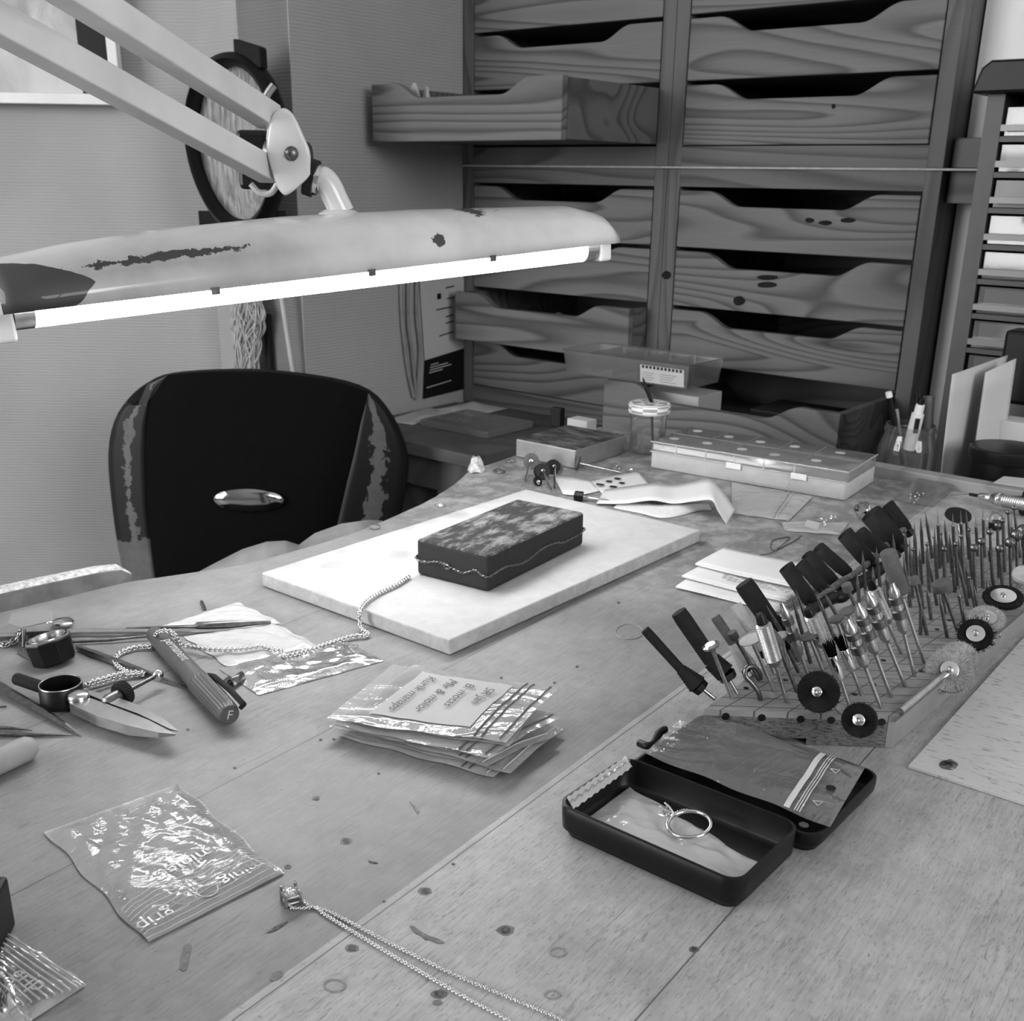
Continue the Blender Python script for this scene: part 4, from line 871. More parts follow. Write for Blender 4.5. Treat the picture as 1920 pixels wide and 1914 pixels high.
# ================================================================ LOUPE, DIVIDERS, MARKER, FILES
lo = thing('loupe', 'black octagonal knurled loupe with its silver cover swung out behind', 'loupe', at(100, 1238))
c0 = at(104, 1240, 0); c1 = c0+V((-.0035, .001, .0155)); axl = (c1-c0).normalized()
MB().lathe([(.0, 0), (.0118, 0), (.0132, .0015), (.0142, .0145), (.0136, .0158), (.0112, .0158), (.0100, .0105), (0, .0105)], c0, axl, 8, smooth=False).build('body', 'black_satin', lo, bevel=.0006)
MB().lathe([(.0138, .0146), (.0139, .0159), (.0128, .0163)], c0, axl, 8, smooth=False, caps=False).build('rim', 'steel', lo)
MB().lathe([(.0114, .0156), (.0112, .0168), (.0102, .0166), (.0098, .0146), (.0096, .0120)], c0, axl, 32, caps=False).build('lens_ring', 'steel', lo)
MB().lathe([(.0098, .0120), (.007, .0132), (0, .0138)], c0, axl, 24).build('lens', 'gem', lo); bpy.data.objects['lens'].data.materials[0] = MT['lens_dark']
pl = [(15, 1170), (22, 1150), (75, 1143), (100, 1147), (98, 1165), (40, 1178)]
P = [at(x, y, .0135) for x, y in pl]; MB().prism(P, (0, 0, .0007)).build('cover_plate', 'grey_plastic', lo, bevel=.0002)
P = [at(x, y, .0005) for x, y in ((38, 1188), (48, 1186), (62, 1225), (58, 1238), (33, 1225))]; MB().prism([p+V((0, 0, .0)) for p in P], (0, 0, .001)).build('cover_plate', 'steel', lo)
MB().cyl(at(45, 1180, .012), at(45, 1212, .0015), .0012).build('cover_arm', 'dark_steel', lo)
MB().sphere(at(93, 1166, .0145), .0022, 12, sc=(1, 1, .5)).build('pivot', 'chrome', lo)
m = MB(); links(m, smoothpath([at(-20, 1205, .002), at(12, 1208, .002), at(28, 1200, .003), at(36, 1188, .006), at(42, 1182, .010)], 8), .0032, .003, .002, .0006, 10, 6); m.build('ring_chain', 'steel', lo)
q = at(118, 1166, .0035); solo(MB().lathe([(0, -.0012), (.0065, -.001), (.007, 0), (.006, .0012), (0, .002)], q, (0, 0, 1), 24), 'silver_button', 'silver', 'small domed silver disc just behind the loupe', 'disc', q)
dv = thing('spring_dividers', 'black-bowed spring dividers with two polished steel points aimed right', 'dividers', at(122, 1318))
b0 = at(118, 1318, .0006); MB().lathe([(.0112, 0), (.0118, .0005), (.0118, .0118), (.0112, .0124), (.0108, .0122), (.0106, .001), (.0112, 0)], b0, (0, 0, 1), 36).build('bow_spring', 'black_satin', dv)
MB().tube([b0+V((.0113*cos(t), .0113*sin(t), .0124)) for t in [2*pi*i/36 for i in range(36)]], .00042, 6, closed=True).build('bow_edge', 'steel', dv)
ha, hb_ = at(30, 1272, .009), at(84, 1290, .008); MB().lathe([(0, -.0004), (.0032, 0), (.0036, .001), (.0036, .022), (.003, .023)], ha, hb_-ha, 18).build('handle', 'dark_rubber', dv)
pv = at(147, 1302, .0115); MB().lathe([(.0058, -.003), (.006, -.0006), (.0052, .0008), (.002, .0014), (0, .0015)], pv, (0, 0, 1), 24).build('pivot_disc', 'steel', dv)
def leg(pts, z0, z1):
    P = [at(x, y, z1) for x, y in pts]; n = len(P); Q = [V((p.x, p.y, lerp(z0, z1-.0006, max(0, (x-240)/95)**1.3))) for p, (x, y) in zip(P, pts)]; return MB().add(P+Q, [list(range(n)), list(range(2*n-1, n-1, -1))]+[(n+i, n+(i+1) % n, (i+1) % n, i) for i in range(n)]).build('leg', 'steel', dv)
leg([(152, 1296), (158, 1292), (175, 1296), (222, 1308), (270, 1325), (305, 1345), (334, 1370), (318, 1366), (260, 1338), (205, 1318)], .0045, .0095)
leg([(128, 1308), (142, 1302), (160, 1305), (215, 1325), (280, 1350), (329, 1376), (296, 1373), (240, 1360), (180, 1342), (130, 1318)], .0035, .0095)
sa, sb = at(196, 1318, .0085), at(296, 1265, .0085); d_ = (sb-sa).normalized(); Ls = (sb-sa).length
MB().cyl(sa, sb, .0013, n=10).build('adjusting_screw', 'dark_steel', dv); MB().sphere(sb, .0034, 16).build('screw_ball', 'chrome', dv)
MB().lathe([(0, -.001), (.003, 0), (.0038, .003), (.0038, .010)], sa, d_, 18).build('screw_block', 'dark_steel', dv)
m = MB(); N_ = 60; kn_ = [(.0066 if i % 2 else .0071) for i in range(N_)]; xx_ = d_.orthogonal().normalized(); yy_ = d_.cross(xx_); lp0 = [sa+d_*.0115+(xx_*cos(2*pi*i/N_)+yy_*sin(2*pi*i/N_))*kn_[i] for i in range(N_)]; lp1 = [p+d_*.0042 for p in lp0]
loft(m, [[sa+d_*.011+(p-sa-d_*.0115)*.75 for p in lp0], lp0, lp1, [sa+d_*.0165+(p-sa-d_*.0157)*.7 for p in lp1]], 0, False); m.build('knurled_nut', 'dark_rubber', dv)
# marker
mk = thing('marker_pen', 'dark grey ribbed-cap marker pen lying diagonally with the chain looped over it', 'marker', at(350, 1265))
a, b = at(287, 1186, .0068), at(430, 1340, .0082); d_ = (b-a).normalized(); Lm = (b-a).length
MB().lathe([(0, 0), (.0042, .0006), (.0052, .003), (.0054, .008), (.0058, .014), (.0062, .05), (.0063, Lm*.62)], a, d_, 28).build('barrel', 'dark_grey_plastic', mk)
m = MB(); N_ = 44; s_ = V((0, 0, 1)).cross(d_).normalized(); u_ = d_.cross(s_)
def capl(t, r, am): return [a+d_*t+(s_*cos(2*pi*i/N_)+u_*sin(2*pi*i/N_))*(r+(am if i % 2 else 0)) for i in range(N_)]
loft(m, [capl(Lm*.60, .0055, 0), capl(Lm*.62, .0067, 0), capl(Lm*.66, .0070, 0), capl(Lm*.68, .0066, .0005), capl(Lm*.97, .0060, .0005), capl(Lm, .0056, .0), capl(Lm+.0006, .005, 0)], 0, False); m.build('cap', 'dark_grey_plastic', mk)
cs = (s_*.75+u_*.65).normalized(); p0 = a+d_*Lm*.66+cs*.0066; p1 = a+d_*(Lm*1.03)+cs*.0092
m = MB().tube([p0, p0.lerp(p1, .12)+cs*.0014, p0.lerp(p1, .6)+cs*.0014, p1, p1-cs*.003], [.0014, .0017, .0017, .0017, .0012], 8); m.build('clip', 'dark_rubber', mk)
tpz = a+d_*Lm*.36+u_*.0066; text('permanent', .0085, frame(tpz, d_, u_), 'lettering', 'pale_ink', mk, thick=0)
e_ = a+d_*(Lm+.0009); text('F', .0075, frame(e_, (-u_*.3+s_).normalized(), d_), 'lettering', 'pale_ink', mk)
def rod(name, pts, rs, mat, label, cat, group=None, n=8, flat=1.0, up=None):
    m = MB().tube(pts, rs, n, flat=flat, up=up); return solo(m, name, mat, label, cat, pts[0], 0, group)
rod('needle_file', [at(-60, 1196, .003), at(20, 1192, .003), at(150, 1184, .003), at(300, 1183, .0035), at(385, 1182, .0026), at(430, 1181, .0022)], [.0022, .0022, .0021, .0019, .0011, .0003], 'steel', 'long bright needle file passing behind the loupe, point to the right', 'file', n=6)
rod('needle_file', [at(130, 1203, .0022), at(200, 1200, .0022), at(284, 1192, .003), at(300, 1190, .003)], [.0013, .0012, .0007, .0003], 'dark_steel', 'thin dark needle file below the bright one, right of the loupe', 'file')
rod('needle_file', [at(236, 1178, .004), at(365, 1174, .0045), at(370, 1173, .0048), at(425, 1171, .0045), at(508, 1166, .0042)], [.0009, .0011, .0026, .0028, .0012], 'dark_steel', 'flat needle file lying across the milky bag, behind the marker', 'file')
rod('needle_file', [at(144, 1213, .0025), at(175, 1225, .0025), at(240, 1248, .0025), at(300, 1270, .002), at(356, 1292, .0012)], [.0018, .0026, .002, .0013, .0004], 'dark_steel', 'dark square needle file running from the loupe to under the marker', 'file', n=4)
rod('needle_file', [at(-40, 1262, .003), at(20, 1298, .0032), at(80, 1332, .003), at(120, 1358, .002), at(152, 1380, .0007)], [.0034, .0032, .0028, .002, .0003], 'dark_steel', 'wide dark flat file pointing down right, left of the dividers', 'file', n=4, flat=.5, up=(0, 0, 1))
rod('needle_file', [at(-30, 1362, .0013), at(10, 1364, .0013), at(60, 1369, .0006)], [.0011, .001, .0002], 'dark_steel', 'upper short dark spike entering at the left edge under the flat file', 'file')
rod('needle_file', [at(-30, 1374, .0015), at(40, 1377, .0015), at(139, 1379, .0006)], [.0014, .0013, .0002], 'dark_steel', 'lower long dark spike entering at the left edge, above the wooden handle', 'file')
rod('steel_pin', [at(-20, 1326, .0007), at(12, 1324, .0007)], .0005, 'dark_steel', 'tiny dark pin at the left edge above the spikes', 'pin')
rod('bur_shank', [at(378, 1128, .0012), at(384, 1142, .0012)], .0012, 'dark_steel', 'short dark rod end behind the milky bags', 'rod')
a, b = at(-70, 1462, .0065), at(50, 1403, .0065); d_ = (b-a).normalized(); Lh = (b-a).length
solo(MB().lathe([(.0058, 0), (.0064, Lh*.6), (.0066, Lh-.003), (.0062, Lh+.001), (.0045, Lh+.0038), (.002, Lh+.005), (0, Lh+.0052)], a, d_, 24), 'wooden_tool', 'rim_wood', 'rounded wooden tool handle entering at the left edge', 'handle', b)

# ================================================================ DRILLED BUR BLOCK
HB = .0191
bfl, bfr = at(1320, 1330, HB), at(1681, 1343, HB); d1 = (bfr-bfl).normalized(); Lf = (bfr-bfl).length
s40 = V((sin(rad(40.6)), cos(rad(40.6)), 0)); s37 = V((sin(rad(38.0)), cos(rad(38.0)), 0)); LB_ = .37
top = [bfl, bfr, bfr+s40*LB_, bfl+s37*LB_]
bk = thing('bur_block', 'long skewed chipboard block with a pencilled grid, drilled and filled with burs', 'tool block', V((bfl.x, bfl.y, 0)), math.atan2(d1.y, d1.x))
dn = V((0, 0, -HB+.0006))
m = MB(); n = 4; m.add(top, [(0, 1, 2, 3)], 0); lowp = [p-V((0, 0, .0034)) for p in top]; m.add(top+lowp, [(i, (i+1) % 4+0, 4+(i+1) % 4, 4+i) for i in range(4)][:], 0); m.build('block_face', 'block_top', bk)
inr = [lowp[0]+s40*.0, lowp[1]-d1*.004, lowp[2]-d1*.004, lowp[3]]; bot = [V((p.x, p.y, .004)) for p in inr]
m = MB().add(inr+bot, [(0, 3, 2, 1), (4, 5, 6, 7)]+[(i, 4+i, 4+(i+1) % 4, (i+1) % 4) for i in range(4)]); m.build('chipboard_core', 'particle_board', bk)
m = MB(); q0, q1 = lowp[1]-d1*.0038, lowp[2]-d1*.0038; m.prism([q0+V((0, 0, .0033)), q0+d1*.0038+V((0, 0, .0033)), V((q0.x+d1.x*.0038, q0.y+d1.y*.0038, .0003)), V((q0.x, q0.y, .0003))], q1-q0); m.build('plywood_side', 'plywood_edge', bk)
for t0, t1 in ((.55, .965), ):
    a, b = bfl+d1*Lf*t0, bfl+d1*Lf*t1; a.z = b.z = .0003; m = MB().prism([a, b, b+s40*.3, a+s40*.3], (0, 0, .0037)); m.build('foot', 'particle_board', bk)
e0_, e1_ = bfr+s40*.004, bfr+s40*.07; MB().tube([e0_+V((0, 0, .0012)), e1_+V((0, 0, .0012))], .0022, 12).build('edge_tube', 'steel', bk)
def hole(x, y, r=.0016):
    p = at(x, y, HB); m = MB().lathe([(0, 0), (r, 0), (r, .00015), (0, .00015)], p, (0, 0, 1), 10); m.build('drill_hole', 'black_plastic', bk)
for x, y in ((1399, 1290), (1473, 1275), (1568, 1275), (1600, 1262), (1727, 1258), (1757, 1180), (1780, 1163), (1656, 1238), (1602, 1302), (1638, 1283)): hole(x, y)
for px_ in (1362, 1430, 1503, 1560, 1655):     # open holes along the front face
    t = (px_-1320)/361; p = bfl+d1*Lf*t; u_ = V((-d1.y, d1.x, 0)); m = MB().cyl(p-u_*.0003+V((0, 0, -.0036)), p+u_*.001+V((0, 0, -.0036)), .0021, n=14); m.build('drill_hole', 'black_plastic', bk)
GB = 'rotary tools standing in the drilled block'
cnt = {}
def base_tip(bx, by, tx, ty, tz=None, z=HB):
    B = at(bx, by, z+.0002); T = aty(tx, ty, B.y); return B, T
def bur(kind, bx, by, tx, ty, label, group=None, r=.0, **k):
    B, T = base_tip(bx, by, tx, ty); d = (T-B).normalized(); L = (T-B).length; R0 = .00117; x = V((1, 0, 0))
    nm, cat = {'point': ('pointed_bur', 'bur'), 'ball': ('ball_bur', 'bur'), 'pin': ('twist_drill', 'drill bit'), 'cyl': ('cylinder_bur', 'bur'), 'disc': ('rubber_disc', 'polishing disc'), 'wheel': ('rubber_polisher', 'polishing wheel'), 'cone': ('mounted_stone', 'mounted stone'), 'step': ('chuck_mandrel', 'mandrel'), 'knurl': ('knurled_chuck', 'mandrel'), 'brush': ('end_brush', 'brush'), 'felt': ('rubber_stick', 'polisher'), 'flare': ('dished_mandrel', 'mandrel')}[kind]
    o = thing(nm, label, cat, B, 0, group); L0 = L
    P = lambda t, r_: (r_, t)
    if kind == 'point':
        MB().lathe([P(0, R0), P(L*.62, R0), P(L*.72, R0*.98)], B, d, 12).build('shank', 'dark_steel', o); MB().lathe([P(L*.7205, R0*.95), P(L*.86, R0*.5), P(L, .00012)], B, d, 10).build('tip', 'dark_steel', o)
    elif kind == 'pin':
        MB().lathe([P(0, R0), P(L*.70, R0), P(L*.74, R0*1.1), P(L*.77, R0*.6)], B, d, 12).build('shank', 'dark_steel', o); MB().lathe([P(L*.7705, R0*.42), P(L, .00015)], B, d, 8).build('tip', 'steel', o)
    elif kind == 'ball':
        nk = max(.0004, r*.35); MB().lathe([P(0, R0), P(L*.62, R0), P(L-r*2.2, nk), P(L-r*1.0, nk)], B, d, 12).build('shank', 'dark_steel', o)
        m = MB(); nn = 24; c = T-d*r*.0; xx = d.orthogonal().normalized(); yy = d.cross(xx); loops = []
        for j in range(9):
            th = pi*(j+.3)/8.6; rr = r*sin(th); loops.append([c-d*r*cos(th)+(xx*cos(2*pi*i/nn+j*.12)+yy*sin(2*pi*i/nn+j*.12))*rr*(1 if i % 3 else .84) for i in range(nn)])
        loft(m, loops, 0, True); m.build('ball_head', 'dark_steel', o)
    elif kind == 'cyl':
        MB().lathe([P(0, R0), P(L*.55, R0), P(L*.66, .0006), P(L*.7, .0006)], B, d, 12).build('shank', 'dark_steel', o); MB().lathe([P(L*.7005, r), P(L-.0002, r), P(L, r*.8)], B, d, 14).build('cutting_head', 'dark_steel', o)
    elif kind == 'disc':
        MB().lathe([P(0, R0), P(L-.003, R0), P(L-.0028, .0022), P(L-.0012, .0028)], B, d, 14).build('shank', k.get('ms', 'steel'), o); MB().lathe([P(L-.0011, r*.3), P(L-.0004, r), P(L+.0002, r), P(L+.0011, r*.35), P(L+.0012, 0)], B, d, 28).build('disc', k.get('mat', 'grey_rubber'), o)
    elif kind == 'wheel':
        h = k.get('h', .004); MB().lathe([P(0, R0), P(L-h-.0002, R0)], B, d, 12).build('shank', k.get('ms', 'dark_steel'), o); MB().lathe([P(L-h, r*.96), P(L-h+.0003, r), P(L-.0003, r), P(L, r*.96)], B, d, 24).build('wheel', k.get('mat', 'grey_rubber'), o)
    elif kind == 'cone':
        h = k.get('h', .012); MB().lathe([P(0, R0), P(L-h-.0002, R0)], B, d, 12).build('shank', 'dark_steel', o); MB().lathe([P(L-h, r*.8), P(L-h+.001, r), P(L-h*.7, r*.95), P(L-h*.3, r*.5), P(L, r*.08)], B, d, 20).build('stone', k.get('mat', 'grey_rubber'), o)
    elif kind == 'felt':
        h = k.get('h', .02); MB().lathe([P(0, R0), P(L-h-.0002, R0)], B, d, 12).build('shank', 'steel', o); MB().lathe([P(L-h, r*.9), P(L-h+.001, r), P(L-.0012, r), P(L-.0003, r*.9), P(L, r*.6)], B, d, 24).build('rubber_body', k.get('mat', 'grey_rubber'), o)
        if k.get('collar'): MB().lathe([P(L-h-.0038, .0015), P(L-h-.002, .0034), P(L-h-.0006, .0038)], B, d, 18).build('collar', 'silver', o)
    elif kind == 'flare':
        MB().lathe([P(0, R0), P(L-.004, R0), P(L-.0028, .0016)], B, d, 12).build('shank', 'steel', o); MB().lathe([P(L-.0027, .0018), P(L-.0008, r*.95), P(L+.0006, r), P(L+.0014, r*.6), P(L+.0015, 0)], B, d, 9, smooth=False).build('head', 'steel', o)
    elif kind == 'step':
        s = k.get('s', 1.0); t0 = L*k.get('t', .46); MB().lathe([P(0, R0), P(t0, R0)], B, d, 12).build('shank', 'steel', o)
        w = .0034*s; b_ = L-t0; f = lambda x: t0+b_*x
        MB().lathe([P(f(0)+.0001, R0), P(f(.08), w*.8), P(f(.10), w*.92), P(f(.32), w*.92)], B, d, 20).build('sleeve', 'steel', o)
        MB().lathe([P(f(.32), w*1.12), P(f(.33), w*1.2), P(f(.47), w*1.2), P(f(.48), w*1.1)], B, d, 24, smooth=False).build('knurled_ring', 'dark_steel', o)
        MB().lathe([P(f(.48), w*.92), P(f(.60), w*.92)], B, d, 20).build('sleeve', 'steel', o)
        MB().lathe([P(f(.60), w*1.05), P(f(.61), w*1.12), P(f(.72), w*1.12), P(f(.73), w*1.0)], B, d, 24, smooth=False).build('knurled_ring', 'dark_steel', o)
        MB().lathe([P(f(.73), w*.9), P(f(.85), w*.85), P(f(.9), w*.55), P(f(1.0), w*.4)], B, d, 20).build('nose', 'steel', o)
    elif kind == 'knurl':
        t0 = L*.42; s = k.get('s', 1); MB().lathe([P(0, R0), P(t0, R0)], B, d, 12).build('shank', 'steel', o); pr_ = [P(t0+.0001, .0026*s), P(t0+.003, .0042*s)]
        t = t0+.004
        while t < L*.86: pr_ += [P(t, .0046*s), P(t+.0004, .0042*s)]; t += .0009
        pr_ += [P(L*.87, .0046*s), P(L*.89, .0036*s)]; MB().lathe(pr_, B, d, 24).build('knurled_sleeve', 'steel', o); MB().lathe([P(L*.8905, .003*s), P(L*.97, .0026*s), P(L, .0018*s)], B, d, 16).build('rubber_tip', k.get('mat', 'black_satin'), o)
    elif kind == 'brush':
        MB().lathe([P(0, R0), P(L*.42, R0)], B, d, 12).build('shank', 'steel', o); MB().lathe([P(L*.4205, .0022), P(L*.45, .0027), P(L*.78, .0029), P(L*.79, .0027)], B, d, 20).build('ferrule', 'silver', o)
        m = MB(); rn = random.Random(int(bx)); xx = d.orthogonal().normalized(); yy = d.cross(xx)
        for i in range(90):
            a_ = rn.uniform(0, 2*pi); q = math.sqrt(rn.random())*.0024; w_ = xx*cos(a_)+yy*sin(a_); m.tube([B+d*L*.79+w_*q, B+d*L*rn.uniform(.95, 1.02)+w_*q*1.35], [.00022, .00012], 4)
        m.build('bristles', 'felt_black', o)
    return o
# --- dense rear rows
G1, G2, G3 = 'pointed burs in the dense rear rows', 'ball burs in the dense rear rows', 'fine drill pins in the dense rear rows'
for q in ((1643, 1025, 1650, 1100), (1674, 1000, 1682, 1085), (1697, 988, 1701, 1078), (1714, 980, 1719, 1090), (1726, 970, 1731, 1056), (1735, 960, 1748, 1046), (1771, 975, 1778, 1053), (1811, 957, 1817, 1048), (1740, 1040, 1757, 1135), (1693, 1037, 1707, 1138), (1795, 1042, 1814, 1135), (1617, 1032, 1623, 1112), (1705, 1008, 1711, 1120), (1752, 990, 1757, 1100), (1607, 1072, 1612, 1150)):
    bur('point', q[2], q[3], q[0], q[1], 'slim pointed steel bur standing in the crowded rear rows of the drilled block', G1)
for q in ((1722, 1075, 1730, 1140), (1738, 1100, 1746, 1162), (1684, 1080, 1692, 1150), (1765, 1080, 1771, 1150), (1826, 1098, 1836, 1160), (1850, 1085, 1856, 1135), (1636, 1062, 1642, 1132), (1661, 1070, 1668, 1138), (1797, 1008, 1801, 1080), (1812, 1052, 1817, 1120), (1724, 1030, 1728, 1095), (1780, 1000, 1785, 1075)):
    bur('point', q[2], q[3], q[0], q[1], 'slim pointed steel bur standing in the crowded rear rows of the drilled block', G1)
for q in ((1758, 955, 1762, 1065), (1786, 962, 1790, 1052), (1801, 957, 1805, 1050), (1829, 968, 1833, 1042), (1843, 948, 1846, 1045), (1879, 955, 1884, 1040), (1896, 965, 1900, 1048)):
    bur('pin', q[2], q[3], q[0], q[1], 'fine drill pin with thick shank standing in the far rear rows of the block', G3)
for q in ((1751, 1007, 1758, 1090, 3), (1765, 1000, 1768, 1060, 3), (1738, 1020, 1742, 1110, 3.5), (1712, 1030, 1717, 1102, 3.5), (1770, 1029, 1772, 1112, 5), (1792, 1020, 1796, 1105, 4.5), (1802, 1005, 1808, 1095, 4), (1817, 993, 1822, 1085, 3.5), (1826, 1027, 1829, 1120, 7), (1840, 1015, 1843, 1102, 7), (1856, 997, 1861, 1090, 6.2), (1870, 985, 1873, 1082, 6), (1880, 976, 1884, 1072, 5), (1874, 1028, 1880, 1107, 7), (1890, 960, 1897, 1052, 5), (1901, 952, 1913, 1045, 5)):
    bur('ball', q[2], q[3], q[0], q[1], 'steel ball bur with a small round head in the crowded rear rows of the block', G2, r=q[4]/2550)
bur('ball', 1896, 1107, 1894, 1017, 'large fluted ball bur at the right, smallest of three big dark heads', r=.0036)
bur('ball', 1908, 1092, 1906, 1003, 'large fluted ball bur at the right, middle of three big dark heads', r=.0043)
bur('ball', 1921, 1085, 1919, 996, 'largest fluted ball bur, cut off by the right edge of the photo', r=.0052)
bur('cyl', 1790, 1110, 1786, 1043, 'cylinder bur with a flat dark head, left one of two in the rear rows', r=.0014)
bur('cyl', 1863, 1098, 1856, 1033, 'cylinder bur with a flat dark head, right one of two, before the ball burs', r=.0015)
bur('ball', 1829, 1142, 1817, 1083, 'short bur with a tiny round tip standing alone above the silver brushes', r=.0012)
bur('pin', 1808, 1168, 1795, 1098, 'bright-collared drill pin standing just right of the broad rubber wheel')
bur('point', 1776, 1195, 1761, 1113, 'pointed bur standing just in front of the broad dark rubber wheel')
bur('point', 1726, 1190, 1727, 1120, 'pointed bur half hidden behind the small dark rubber wheel')
bur('point', 1665, 1178, 1658, 1095, 'pointed bur beside the sandpaper-coloured rubber stick')
# --- middle
bur('felt', 1733, 1243, 1664, 1033, 'tall grey rubber stick with a silver collar, tallest in the middle of the block', r=.0048, h=.0275, collar=1)
bur('wheel', 1738, 1190, 1714, 1082, 'small dark rubber wheel with narrow head right of the tall grey stick', r=.0030, h=.0045)
bur('wheel', 1795, 1182, 1764, 1092, 'broad dark rubber wheel, the widest flat head among the rear burs', r=.0060, h=.0052)
bur('wheel', 1622, 1180, 1586, 1095, 'dark cylindrical rubber head behind the chuck mandrels, beside the rope', r=.0032, h=.0048)
bur('point', 1590, 1192, 1541, 1104, 'flat-tipped steel bur leaning left before the rolled sandpapers')
bur('point', 1566, 1200, 1530, 1112, 'pointed steel bur leaning left under the lowest sandpaper rolls')
bur('point', 1520, 1243, 1484, 1115, 'long flat-tipped steel bur leaning left at the front, the tallest needle there')
bur('point', 1540, 1240, 1492, 1105, 'long slender steel bur leaning left behind the knurled chucks')
bur('point', 1497, 1240, 1437, 1135, 'steel bur with a fine waist rising from beside the pointed stone')
bur('step', 1517, 1270, 1465, 1130, 'stepped chuck mandrel with a translucent nose at the left front of the block', t=.30, s=.85)
bur('knurl', 1475, 1316, 1424, 1150, 'ribbed steel chuck with a cracked black rubber tip, front left of the block')
bur('knurl', 1565, 1262, 1514, 1140, 'ribbed steel chuck with a small dark dome, behind the rubber discs')
bur('knurl', 1690, 1225, 1630, 1088, 'knurled chuck with a bright collar and black dome among the stepped mandrels', s=.9)
bur('cone', 1495, 1298, 1444, 1172, 'pale pointed mounted stone rising beside the front ribbed chuck', r=.0034, h=.013)
bur('cone', 1497, 1260, 1468, 1198, 'dark brown bud-shaped mounted stone between the two ribbed chucks', r=.0023, h=.007, mat='dark_rubber')
bur('disc', 1451, 1295, 1408, 1198, 'thin grey rubber disc edge-on at the left of the front ribbed chuck', r=.0068, mat='light_rubber')
bur('disc', 1480, 1262, 1465, 1190, 'thin pale rubber disc edge-on behind the pointed stone', r=.0045, mat='light_rubber')
bur('disc', 1546, 1264, 1517, 1192, 'mushroom-shaped grey rubber disc in the centre of the front rows', r=.0054)
bur('disc', 1600, 1250, 1568, 1160, 'mushroom-shaped dark rubber disc above the two end brushes', r=.0048)
bur('disc', 1620, 1240, 1589, 1145, 'broad grey rubber disc at the top of the front mandrels', r=.0054)
bur('flare', 1373, 1309, 1333, 1211, 'bright octagonal dished steel head, first tool at the left of the block', r=.0049)
bur('wheel', 1424, 1275, 1372, 1185, 'dark square-sided rubber head leaning left behind the bent hook', r=.0026, h=.0045)
bur('step', 1652, 1327, 1588, 1160, 'stepped chuck mandrel, first and lowest of the row of four')
bur('step', 1671, 1307, 1607, 1130, 'stepped chuck mandrel, second of the row of four, with a frayed tip')
bur('step', 1697, 1286, 1625, 1108, 'stepped chuck mandrel, third of the row of four')
bur('step', 1715, 1268, 1672, 1092, 'stepped chuck mandrel, last of the row of four beside the tall grey stick')
bur('brush', 1593, 1324, 1552, 1202, 'short end brush with soft grey bristles in a bright ferrule, left one of a pair')
bur('brush', 1616, 1303, 1573, 1192, 'short end brush with stiff black bristles in a bright ferrule, right one of a pair')
B = at(1426, 1312, HB+.0002); Yh = B.y; P = [B]+[aty(x, y, Yh+.001*i) for i, (x, y) in enumerate(((1421, 1296), (1409, 1280), (1398, 1268), (1398, 1255), (1406, 1249), (1416, 1251), (1424, 1262), (1426, 1272)))]
solo(MB().tube(smoothpath(P, 4), .0014, 10), 'bent_hook', 'dark_steel', 'dark steel rod bent into a hook at the front left of the block', 'hook', B)
# --- wheel brushes
def wheelbrush(cx_, cy_, Y, nrm, r, th, mat, label, shank=None, hub=.35, n=110, wild=.06):
    c = aty(cx_, cy_, Y); nr = V(nrm).normalized(); o = thing('wheel_brush', label, 'brush', c, 0, 'wheel brushes at the front and right edge of the block')
    x = nr.orthogonal().normalized(); y = nr.cross(x); rn = random.Random(int(cx_)); m = MB()
    prf = [(hub*r, -th*.25), (r*.6, -th*.36), (r*.93, -th*.45), (r*.97, 0), (r*.93, th*.45), (r*.6, th*.36), (hub*r, th*.25)]
    m.lathe(prf, c, nr, 48, uv=True); m.build('bristle_disc', mat, o)
    m = MB()
    for i in range(n*3):
        a_ = rn.uniform(0, 2*pi); w_ = x*cos(a_)+y*sin(a_); z_ = rn.uniform(-.5, .5)*th; m.tube([c+w_*r*.55+nr*z_*.6, c+w_*r*rn.uniform(.94, 1.0+wild)+nr*z_*1.1+(nr.cross(w_))*r*rn.uniform(-.06, .06)], [.00016, .0001], 3)
    m.build('bristles', mat, o)
    MB().lathe([(0, th*.26), (hub*r*1.15, th*.3), (hub*r*1.22, th*.56), (hub*r*1.0, th*.62), (0, th*.64)], c, nr, 32).build('hub_plate', 'silver', o)
    MB().lathe([(.0009, th*.64), (.0019, th*.65), (.0019, th*.65+.0008), (.0011, th*.65+.0011), (.0006, th*.65+.0006), (0, th*.65+.0006)], c, nr, 18).build('screw', 'steel', o)
    if shank:
        e = shank if isinstance(shank, V) else at(shank[0], shank[1], HB-.002); MB().cyl(c-nr*th*.3, e, .0012, n=10).build('shank', 'steel', o)
    return o
toc = lambda cx_, cy_, Y: (O-aty(cx_, cy_, Y)).normalized()
v1 = toc(1535, 1297, .52)
wheelbrush(1535, 1297, .515, v1+V((-.3, 0, 0)), .0112, .007, 'bristle_dark', 'large black bristle wheel brush at the front edge of the block', shank=bfl+d1*Lf*.75+V((0, .002, -.003)), hub=.2)
wheelbrush(1612, 1350, .5, toc(1612, 1350, .5)+V((-.15, 0, 0)), .0092, .008, 'bristle_dark', 'smaller black wheel brush hanging at the front right corner of the block', shank=bfl+d1*Lf*.86+V((0, .002, -.004)), hub=.28, wild=.02)
vr = V((-.15, -.8, .62))
Ysh = lambda t: bfr+s40*t+V((0, 0, -.006))
wheelbrush(1780, 1257, .575, (-.25, -.72, .55), .0138, .0045, 'bristle_wire', 'large silver wire wheel brush, nearest of the row along the right edge', shank=Ysh(.075), hub=.30)
